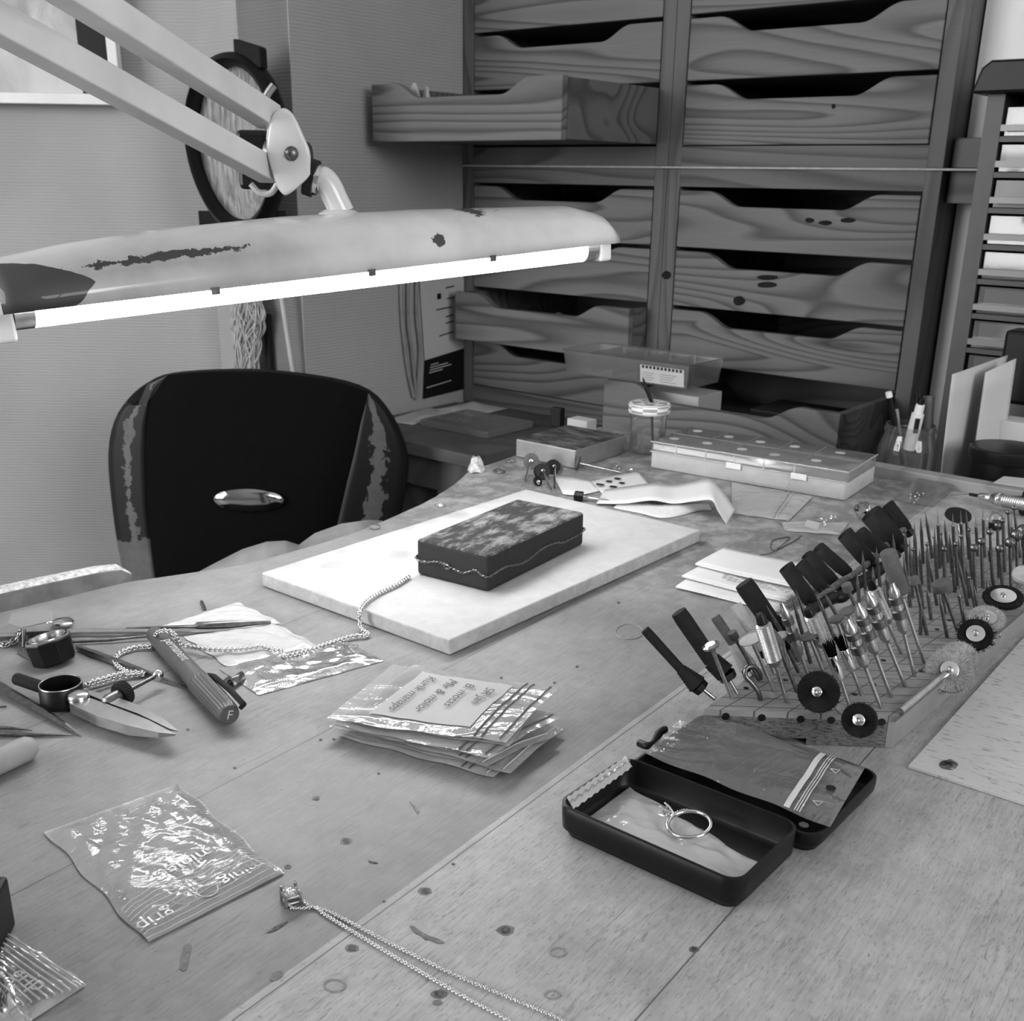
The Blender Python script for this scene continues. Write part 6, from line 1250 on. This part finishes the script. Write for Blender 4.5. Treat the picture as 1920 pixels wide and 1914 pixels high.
for i in range(1, 5):
    t = -1+2*i/5; q = cT+ca*(t*lx/2); MB().obox(V((q.x, q.y, zt+.019)), ca*.0006, cd*.044, (0, 0, .016)).build('divider', 'clear_case', tr)
fy = cT-cd*.0452
def lab(x0, x1, z0, z1, th, mt, nm): a = fy+ca*x0-cd*th; b = fy+ca*x1-cd*th; P_ = [V((a.x, a.y, zt+z0))-cd*(.004*z0/.034), V((b.x, b.y, zt+z0))-cd*(.004*z0/.034), V((b.x, b.y, zt+z1))-cd*(.004*z1/.034), V((a.x, a.y, zt+z1))-cd*(.004*z1/.034)]; MB().prism(P_, -cd*.0003).build(nm, mt, tr)
la, lb_ = lx*.5-.078, lx*.5-.004
lab(la, lb_, .003, .028, .0004, 'white_card', 'paper_label')
for i in range(11): x0 = la+.0035+i*(lb_-la-.004)/11; lab(x0, x0+.0035, .0235, .0275, .0009, 'dark_rubber', 'printed_square')
for k in range(4):
    lab(la+.004, la+.024-.003*(k % 2), .017-.0035*k, .0178-.0035*k, .0009, 'grey_plastic', 'printed_line'); lab(la+.034, la+.062-.004*(k % 3), .017-.0035*k, .0178-.0035*k, .0009, 'grey_plastic', 'printed_line')
# cartons that carry the tray inside the drawer
dzb = DZ+zz(.0235)+.0083
q = cb(.475, -.035, dzb); hgt = zt-dzb-.0004
if hgt > .01: solo(MB().obox(q+V((0, 0, hgt/2)), ca*.018, cd*.018, (0, 0, hgt/2)), 'carton', 'dark_rubber', 'upright dark carton under the clear divided tray', 'box', q, math.atan2(ca.y, ca.x))
# ================================================================ RIGHT BACK: desk extension and what stands on it
m = MB().prism([cb(.835, -.425, DZ-.02), cb(2.2, -.425, DZ-.02), cb(2.2, .060, DZ-.02), cb(.835, .060, DZ-.02)], (0, 0, .02)); d2 = solo(m, 'back_desk', 'desk_wood', 'dark back desk under the plastic drawer rack behind the bench rim', 'desk', cb(1.5, 0, DZ-.02))
for x, y in ((.95, -.38), (2.1, -.38), (.95, .02), (2.1, .02)):
    p = cb(x, y, 0); o = MB().obox((p.x, p.y, (FZ+DZ-.0202)/2), ca*.02, cd*.02, (0, 0, (DZ-.0202-FZ)/2-.0003)).build('leg', 'desk_wood', d2)
# plastic drawer rack
RY_ = -.10
def rk(px_, py_): return onp(px_, py_, -RY_)
t0, t1 = rk(1838, 178), rk(1762, 690); rx = ((t0-CP).dot(ca)+(t1-CP).dot(ca))/2+.009;  zt_ = t0.z; RW = .31
rack = thing('drawer_rack', 'grey rack of small clear plastic drawers reflecting the window panes', 'drawer rack', cb(rx, RY_, DZ), math.atan2(ca.y, ca.x))
def rbx(nm, mat, x0, x1, y0, y1, z0, z1, par=None, **k):
    m = MB().obox(cb((x0+x1)/2, (y0+y1)/2, (z0+z1)/2), ca*(x1-x0)/2, cd*(y1-y0)/2, (0, 0, (z1-z0)/2)); return m.build(nm, mat, par or rack, **k)
rbx('side_wall', 'grey_plastic_dark', rx, rx+.020, RY_, RY_+.15, DZ+.0005, zt_); rbx('side_wall', 'grey_plastic_dark', rx+RW, rx+RW+.02, RY_, RY_+.15, DZ+.0005, zt_); rbx('back_wall', 'grey_plastic_dark', rx+.0205, rx+RW-.0005, RY_+.145, RY_+.15, DZ+.0005, zt_)
ys = [185, 255, 322, 389, 458, 524, 590, 656, 722, 786]; zsr = [rk(1870, y+6).z for y in ys]
for i in range(len(zsr)-1):
    za, zb_ = zsr[i+1], zsr[i]; rbx('shelf_bar', 'grey_plastic_dark', rx+.0205, rx+RW-.0005, RY_, RY_+.144, za-.003, za+.003)
    for c in range(3):
        x0 = rx+.024+c*.096; x1_ = x0+.090; 
        if i == 2 and c == 0: mt = 'grey_plastic'
        else: mt = 'clear_bin'
        dr = rbx('bin', mt, x0, x1_, RY_+.004, RY_+.0055, za+.004, zb_-.006)
        rbx('bin_lip', 'bin_grey', x0-.001, x1_+.001, RY_-.009, RY_+.0035, za+.0135, za+.0155, dr); rbx('bin_lip', 'bin_grey', x0-.001, x1_+.001, RY_-.0095, RY_-.008, za+.0085, za+.0155, dr)
        rbx('bin_inside', 'bin_grey', x0+.002, x1_-.002, RY_+.02, RY_+.021, za+.004, zb_-.010, dr)
t2 = onp(1828, 178, -RY_+.02); zc = onp(1840, 113, -RY_+.02).z
m = MB().prism([cb(rx-.014, RY_-.02, zt_+.0005), cb(rx+RW+.03, RY_-.02, zt_+.0005), cb(rx+RW+.03, RY_-.02, zc), cb(rx+.004, RY_-.02, zc), cb(rx-.006, RY_-.02, zc-.008)], cd*.16); solo(m, 'black_case', 'black_satin', 'black hard case lying on top of the plastic drawer rack', 'case', cb(rx+.1, RY_+.05, zt_), 0, bevel=.003)
p = onp(1922, 104, -RY_); p = V((p.x, p.y, zc+.0005)); solo(MB().obox(p+ca*.012+cd*.04+V((0, 0, .026)), ca*.018, cd*.02, (0, 0, .0255)), 'black_object', 'black_satin', 'small black box at the top right edge, standing on the black case', 'box', p+cd*.04, bevel=.005)
# pen jar behind the rim
pj = thing('pen_jar', 'clear glass jar holding pens and a white cutter, just behind the bench rim', 'jar', V((0, 0, 0)))
jc = aty(1699, 860, 1.19); jc.z = DZ+.0004; pj.location = jc
def hz(py): return aty(1699, py, 1.19).z-jc.z
rj = .0315; h1, h2_, h3 = hz(838), hz(812), hz(795)
MB().lathe([(0, 0), (rj*.95, 0), (rj, .003), (rj, h1), (rj*.93, h1+.006), (rj*.84, h2_), (rj*.84, h2_+.002), (rj*.88, h2_+.003), (rj*.88, h2_+.0055), (rj*.84, h2_+.0065), (rj*.84, h3), (rj*.81, h3), (rj*.81, h2_), (rj*.92, h1), (rj*.97, .004), (0, .002)], jc, (0, 0, 1), 48).build('glass', 'clear_glass', pj)
def pen(nm, label, x0, y0, x1, y1, r, mats, cat='pen', dy=0.0, flat=1.0):
    A = aty(x0, y0, 1.19+dy); Bq = aty(x1, y1, 1.19+dy*.3); d = (A-Bq).normalized(); L = (A-Bq).length; o = thing(nm, label, cat, Bq, 0); u0 = 0
    for i, (t0_, t1_, k, mt, pn) in enumerate(mats):
        m = MB().tube([Bq+d*L*(t0_+.002), Bq+d*L*t0_+d*L*(t1_-t0_)*.5, Bq+d*L*t1_], [r*k, r*k, r*k*.96], 14, flat=flat, up=(1, 0, 0)); m.build(pn, mt, o)
    return o
pen('ballpoint_pen', 'slim black pen with a white end cap, leaning left in the jar', 1666, 735, 1692, 870, .0034, [(0, .3, .6, 'black_satin', 'lower_barrel'), (.3, .93, 1, 'black_satin', 'barrel'), (.93, 1, 1.05, 'white_plastic', 'end_cap')], dy=-.004)
pen('ballpoint_pen', 'thin silver pencil beside the black pen in the jar', 1673, 756, 1700, 872, .0016, [(0, 1, 1, 'silver', 'barrel')], dy=.006)
pen('wooden_pencil', 'short pale wooden stick leaning in the jar behind the black pen', 1680, 767, 1690, 850, .0028, [(0, 1, 1, 'rim_wood', 'barrel')], 'stick', dy=.01)
pen('cutter_knife', 'white snap-off cutter knife with a dark slot, standing in the jar', 1726, 758, 1704, 842, .0075, [(0, .8, 1, 'white_plastic', 'body'), (.8, 1.0, .72, 'white_plastic', 'head'), (1.0, 1.12, .45, 'black_satin', 'end_knob')], 'knife', dy=-.006, flat=.9)
A = aty(1721, 785, 1.174); Bq = aty(1716, 812, 1.174); MB().tube([A, Bq], .0028, 8).build('slot', 'black_satin', [x for x in C.objects if x.name.startswith('cutter_knife')][0])
pen('flat_ruler', 'grey flat ruler standing at the right in the jar', 1742, 742, 1736, 850, .0068, [(0, 1, 1, 'grey_plastic', 'blade')], 'ruler', dy=.012, flat=.9)
pen('marker_stub', 'black marker end behind the white cutter in the jar', 1722, 738, 1716, 850, .0045, [(0, 1, 1, 'black_satin', 'barrel')], 'marker', dy=.004)
# folders, pot, cartons, dark boxes at the right
def card(name, q, Ys, mat, label, bulge, cat='folder', n=10):
    P = [aty(x, y, Y) for (x, y), Y in zip(q, Ys)]; lo = [V((p.x, p.y, DZ+.0006)) if i in (2, 3) else p for i, p in enumerate(P)]
    def f(u, v): a = P[0].lerp(P[1], u); b = lo[3].lerp(lo[2], u); return a.lerp(b, v)+(-cd)*(bulge*sin(pi*u)+bulge*.5*sin(pi*v))
    return solo(MB().grid(f, n, n), name, mat, label, cat, V((lo[3].x, lo[3].y, DZ)), 0, 'pale card folders standing behind the rim', solid=.0012)
card('card_folder', [(1786, 702), (1889, 666), (1800, 960), (1764, 960)], [1.17, 1.26, 1.24, 1.17], 'white_card', 'pale card folder standing on edge, left and taller one behind the rim', .008)
card('card_folder', [(1848, 698), (1905, 672), (1872, 940), (1818, 940)], [1.19, 1.22, 1.20, 1.18], 'white_card', 'pale card folder standing behind the taller one', .004)
p = aty(1890, 850, 1.12); p.z = DZ+.0004; po = thing('black_pot', 'squat black lidded pot behind the bench rim at the right', 'pot', p); hL = aty(1890, 838, 1.12).z-p.z
MB().lathe([(0, 0), (.034, 0), (.036, .004), (.036, hL-.013)], p, (0, 0, 1), 40).build('pot_body', 'black_satin', po); MB().lathe([(.0375, hL-.0128), (.0385, hL-.011), (.0385, hL-.001), (.037, hL), (.034, hL+.0005), (0, hL+.0002)], p, (0, 0, 1), 40).build('pot_lid', 'black_plastic', po)
p = aty(1935, 800, 1.20); p.z = DZ+.0004; hh2 = aty(1905, 790, 1.2).z-p.z; solo(MB().obox(p+V((0, 0, hh2/2)), ca*.03, cd*.018, (0, 0, hh2/2)), 'white_carton', 'white_card', 'white carton behind the black pot at the right edge', 'box', p, math.atan2(ca.y, ca.x), bevel=.0006)
p = aty(1935, 700, 1.29); p.z = DZ+.0004; hh2 = aty(1905, 755, 1.29).z-p.z; solo(MB().obox(p+V((0, 0, hh2/2)), ca*.046, cd*.02, (0, 0, hh2/2)), 'grey_carton', 'dark_grey_plastic', 'dark grey carton behind the white one at the right edge', 'box', p, math.atan2(ca.y, ca.x))
z0_ = p.z+hh2+.0004; hh3 = aty(1905, 620, 1.29).z-z0_; solo(MB().obox(V((p.x, p.y, z0_+hh3/2)), ca*.032, cd*.02, (0, 0, hh3/2)), 'black_device', 'black_satin', 'tall black box in front of the plastic drawer rack at the right edge', 'box', V((p.x, p.y, z0_)), math.atan2(ca.y, ca.x), bevel=.004)
# folded paper on the rim at the right
P = [at(x, y, .0118) for x, y in ((1862, 906), (1882, 894), (1990, 905), (1990, 925))]; solo(MB().prism([p+V((0, 0, .0002)) for p in P], (0, 0, .0006)), 'paper_slip', 'white_card', 'pale paper slip resting on the bench rim at the right edge', 'paper', P[0])
# ================================================================ CHAIR
YC = 1.60
def chp(x, y, d=0.0): return aty(x, y, YC+d)
ch_ = thing('desk_chair', 'worn black chair with torn grey vinyl sides and an oval plate, behind the bench', 'chair', V((chp(480, 900).x, YC, FZ)))
ol = [(243, 1120), (222, 1030), (208, 930), (203, 850), (214, 790), (240, 748), (275, 718), (315, 703), (400, 696), (500, 697), (620, 712), (690, 735), (728, 775), (752, 820), (764, 870), (758, 930), (745, 990), (728, 1060), (705, 1120)]
lS = [(297, 1120), (288, 1060), (276, 960), (272, 860), (274, 800), (282, 750), (300, 715), (315, 703)]
rS = [(600, 1120), (615, 1040), (632, 975), (648, 905), (662, 850), (675, 790), (690, 737)]
def curve_y(x): t = (x-484)/280; return -.03*t*t
def interp_edge(pts, y):
    pts = sorted(pts, key=lambda p: p[1])
    if y <= pts[0][1]: return pts[0][0]
    for (x0, y0), (x1_, y1_) in zip(pts, pts[1:]):
        if y <= y1_: return x0+(x1_-x0)*(y-y0)/max(1e-6, y1_-y0)
    return pts[-1][0]
Lout = [p for p in ol[:8]]; Rout = [p for p in ol[11:]]
def topy(x):
    T = sorted(ol[6:13]); 
    for (x0, y0), (x1_, y1_) in zip(T, T[1:]):
        if x0 <= x <= x1_: return y0+(y1_-y0)*(x-x0)/(x1_-x0)
    return 760
def panel(name, mat, eL, eR, ytop, off, th):
    m = MB(); NU, NV = 16, 26
    def g(dd): 
        def f(u, v):
            y = None; y0 = ytop; y = y0+(1120-y0)*v
            xl, xr = interp_edge(eL, y), interp_edge(eR, y); x = xl+(xr-xl)*u; yt = topy(x) if x > 240 and x < 740 else y; y = max(y, yt)
            ee = min(u, 1-u)*2; d_ = dd*(min(1, (ee*4)**.5 if ee > 0 else 0)*.6+.4) if dd < 0 else dd
            return chp(x, y, curve_y(x)*-1*0+off+d_+.035*(-((x-484)/280)**2*-1))
        return f
    m.grid(g(-th), NU, NV); m.grid(g(th), NU, NV)
    return m.build(name, mat, ch_)
panel('back_cushion', 'black_fabric', lS, rS, 697, 0, .012)
panel('side_panel', 'vinyl_torn', Lout, [(x+1, y) for x, y in lS], 704, .002, .009); panel('side_panel', 'vinyl_torn', [(x-1, y) for x, y in rS], Rout, 738, .002, .009)
# shell behind
m = MB(); op = smoothpath([V((x, y, 0)) for x, y in ol], 3); P = [chp(p.x, p.y, .012+.035*((p.x-484)/280)**2) for p in op]; P2 = [p+V((0, .02, 0)) for p in P]; n = len(P); cA, cB = sum(P, V())/n, sum(P2, V())/n
m.add(P+P2+[cA+V((0, -.008, 0)), cB], [(i, i+1, n+i+1, n+i) for i in range(n-1)]+[(n-1, 0, n, 2*n-1)]+[(n+i, n+(i+1) % n, 2*n+1) for i in range(n)]+[((i+1) % n, i, 2*n) for i in range(n)], 0, True); m.build('back_shell', 'dark_rubber', ch_)
oc = chp(466, 937, -.016); X_ = V((1, 0, .0)); m = MB(); N_ = 36; rx_, rz2 = .054, .019
loft(m, [[oc+V((cos(2*pi*i/N_)*rx_*k, d_, sin(2*pi*i/N_)*rz2*k)) for i in range(N_)] for k, d_ in ((1, .004), (1, 0), (.94, -.003), (.6, -.005), (.2, -.0055))]); m.build('oval_plate', 'chrome', ch_)
cx0 = chp(484, 1000).x; MB().obox((cx0, YC-.24, -.43), (.22, 0, 0), (0, .22, 0), (0, 0, .035)).build('seat', 'black_fabric', ch_, bevel=.02, seg=4)
MB().tube([(cx0, YC-.02, -.46), (cx0, YC+.05, -.40), (cx0, YC+.055, -.1)], .02, 10).build('back_support', 'black_plastic', ch_)
MB().cyl((cx0, YC-.24, -.4655), (cx0, YC-.24, -.80), .025).build('gas_column', 'dark_steel', ch_)
for k in range(5):
    a_ = 2*pi*k/5+.3; e_ = V((cx0+.28*cos(a_), YC-.24+.28*sin(a_), -.845)); lg = MB().tube([(cx0, YC-.24, -.80), e_+V((0, 0, .02))], [.022, .013], 10).build('leg', 'black_plastic', ch_); MB().lathe([(0, -.011), (.022, -.011), (.0245, -.006), (.0245, .006), (.022, .011), (0, .011)], e_+V((0, 0, -.03)), (cos(a_+1.3), sin(a_+1.3), 0), 20).build('castor', 'dark_rubber', lg)
# armrests in the cutout, padded and pale with wear
def arm(q, Y0, w_, mat, nm, dz=.03):
    P = smoothpath([aty(x, y, Y0+k) for x, y, k in q], 5); m = MB()
    m.tube(P, [w_*(.8+.35*sin(pi*min(1, (i+2)/len(P)))) for i in range(len(P))], 16, flat=1.0); return m.build(nm, mat, ch_)
# leather catch skin hung under the cutout
P0 = [(345, 1088), (400, 1058), (455, 1030), (500, 1016), (535, 1014), (560, 1022), (590, 1000), (640, 982), (690, 975), (716, 976)]
sk = [aty(x, y, lerp(1.02, 1.14, i/9)) for i, (x, y) in enumerate(P0)]; skb = [V((p.x*.9, p.y-.16+.012*i, -.16)) for i, p in enumerate(sk)]
def skf(u, v): i = u*9; k = min(8, int(i)); a = sk[k].lerp(sk[k+1], i-k); b = skb[k].lerp(skb[k+1], i-k); return a.lerp(b, v)+V((0, 0, -.06*sin(pi*v*.9)*v))
solo(MB().grid(skf, 36, 12), 'leather_apron', 'leather_grey', 'worn grey leather catch skin hanging in the bench cutout before the chair', 'leather skin', sk[4], solid=.0015)
# ================================================================ WALL THINGS
yA = wb1.y
def wa(x, y, d=0): return aty(x, y, wb1.y-.03-d)
# framed picture, upper left
fw = [wa(-220, 168), wa(228, 168), wa(228, -330), wa(-220, -330)]; zf0 = wa(0, 194).z; zf1 = wa(0, 174).z; xf1 = wa(226, 120).x; xf0 = wa(208, 120).x; Yf = wb1.y-.03; xl = -1.25; zt3 = zf0+.75
fr_ = thing('framed_picture', 'large white-framed grey picture with a black strip, upper left behind the lamp arm', 'picture', V((xf1-.3, Yf, zf0)))
for a_, b_, c__, d__ in ((xl, xf1, zf0, zf1), (xl, xf1, zt3-.02, zt3), (xf0, xf1, zf1+.0002, zt3-.0202), (xl, xl+.02, zf1+.0002, zt3-.0202)): MB().box(a_, b_, Yf-.014, Yf+.006, c__, d__).build('frame', 'trim_white', fr_, bevel=.001)
xb0, xb1 = wa(143, 60).x, wa(207, 100).x; MB().box(xl+.021, xb0, Yf+.0005, Yf+.004, zf1+.0005, zt3-.021).build('print', 'picture_print', fr_); MB().box(xb0+.0003, xf0-.0003, Yf+.0005, Yf+.004, zf1+.0005, zt3-.021).build('black_strip', 'black_satin', fr_)
# round leather-rimmed pad hanging on the chimney front
def oc_(px_, py_, off=.02): d = ray(px_, py_); n_ = cd; q = wc0-cd*off; return O+d*((q-O).dot(n_)/d.dot(n_))
rc_ = oc_(450, 270, .07); rd_ = thing('round_visor', 'dark-rimmed round visor with pale fibrous centre hanging behind the lamp joint', 'visor', rc_)
nr_ = (O-rc_).normalized()*.5+(-cd)*.8; nr_.normalize(); uu = V((0, 0, 1)); xx = uu.cross(nr_).normalized(); yy = nr_.cross(xx)
def circ(a_, k=1.0, d=0): return rc_+xx*(cos(a_)*.080*k)+yy*(sin(a_)*.125*k)+nr_*d
loopk = [(k, d) for k, d in ((.86, .0), (.86, .022), (.93, .030), (1.0, .022), (1.02, .0), (.97, -.012), (.86, -.012))]
m = MB(); N_ = 44; loft(m, [[circ(2*pi*i/N_+.2, k*(1+.03*sin(3*2*pi*i/N_)), d) for i in range(N_)] for k, d in loopk], 0, True, False, False); m.build('dark_rim', 'black_satin', rd_)
m = MB(); loft(m, [[circ(2*pi*i/N_, k, d) for i in range(N_)] for k, d in ((.855, .002), (.6, .006), (.2, .008))]); m.build('fibre_centre', 'fibres', rd_)
q = circ(1.15, 1.05, .01); MB().obox(q, xx*.022+yy*-.006, yy*.014, nr_*.010).build('buckle', 'dark_rubber', rd_, bevel=.003)
pb0, pb1 = oc_(383, 395, .012), oc_(535, 395, .012); hb2 = oc_(440, 480, .012).z; m = MB().prism([pb0, pb1, V((pb1.x, pb1.y, hb2)), V((pb0.x, pb0.y, hb2))], -cd*.012); solo(m, 'dark_board', 'dark_rubber', 'dark flat panel on the wall directly behind the lamp shade top', 'panel', pb0)
# hank of fibres, stick and rod below
hk_ = [oc_(x, y, .03) for x, y in ((462, 545), (465, 600), (462, 650), (460, 740))]; rn = random.Random(5); m = MB()
for i in range(90):
    ph, am = rn.uniform(0, 6), rn.uniform(.002, .007); ox = rn.uniform(-.030, .030); oy = rn.uniform(-.008, .008); k = [rn.uniform(.9, 1.1) for _ in range(3)]
    P = []
    for j in range(26): t = j/25; s_ = t*(len(hk_)-1); a_ = min(len(hk_)-2, int(s_)); p = hk_[a_].lerp(hk_[a_+1], s_-a_); P.append(p+ca*(ox*(.85+.2*sin(t*5))+am*sin(t*16*k[0]+ph))+cd*(oy+am*.5*cos(t*13*k[1]+ph)))
    m.tube(P, .0011, 4)
hkp = solo(m, 'fibre_hank', 'fibres_pale', 'hanging hank of wavy pale fibres under the lamp, behind the chair', 'hank', hk_[0]); hkp['kind'] = 'stuff'
a, b = oc_(506, 590, .008), oc_(506, 760, .008); solo(MB().obox((a+b)/2, ca*.006, cd*.004, (0, 0, (a.z-b.z)/2)), 'dark_strip', 'dark_rubber', 'narrow dark upright strip right of the fibre hank', 'strip', b)
a, b = oc_(526, 545, .03), oc_(556, 740, .02); solo(MB().cyl(b, a, .004), 'wall_rod', 'grey_card', 'thin pale rod leaning against the wall between hank and corner', 'rod', b)
# posters and cables on the chimney side
def osd(px_, py_, off=.003): return onside(px_, py_, -.015+off)
P = [osd(793, 748), osd(874, 728), osd(874, 652), osd(796, 676)]; o = thing('wall_poster', 'pale curling poster with a black printed foot beside the drawer chests', 'poster', P[0]); MB().prism([p for p in P], ca*.0008).build('black_foot', 'black_satin', o)
P = [osd(796, 675), osd(874, 651), osd(874, 505), osd(786, 520)]; MB().prism(P, ca*.0008).build('poster_sheet', 'poster_grey', o)
def pline(x0, y0, x1_, y1_, h, mt, nm='printed_line'):
    a, b = osd(x0, y0, .0046), osd(x1_, y1_, .0046); MB().obox((a+b)/2, (b-a)/2, ca*.0002, (0, 0, h)).build(nm, mt, o)
for x0, y0, x1_, y1_ in ((808, 684, 822, 680), (807, 689, 840, 680), (806, 694, 846, 683), (805, 699, 830, 692), (800, 727, 846, 713)): pline(x0, y0, x1_, y1_, .0007, 'pale_ink')
for x0, y0, x1_, y1_ in ((818, 581, 848, 575), (836, 594, 850, 590), (836, 606, 850, 602), (824, 630, 850, 622), (836, 540, 852, 536), (838, 560, 852, 557)): pline(x0, y0, x1_, y1_, .0011, 'dark_rubber')
pline(820, 556, 827, 555, .005, 'black_satin', 'printed_mark')
for nm, pts, lb in (('wall_cable', ((752, 520), (753, 580), (758, 640), (766, 700), (776, 745)), 'left pale cable hanging loose on the wall beside the poster'), ('wall_cable', ((781, 520), (781, 590), (787, 650), (785, 700), (782, 748)), 'right pale cable hanging on the wall, touching the poster'), ('wall_cable', ((765, 520), (765, 600), (772, 660), (778, 720), (780, 748)), 'middle pale cable between two others on the wall')):
    rod(nm, smoothpath([osd(x, y, .006) for x, y in pts], 5), .0035, 'grey_cloth', lb, 'cable', 'cables hanging beside the poster')
# window sill light: blocks of ledge behind the black case
# ================================================================ lift everything so that the floor is at z = 0
for o in list(C.objects):
    if o.parent is None: o.location.z += TZ
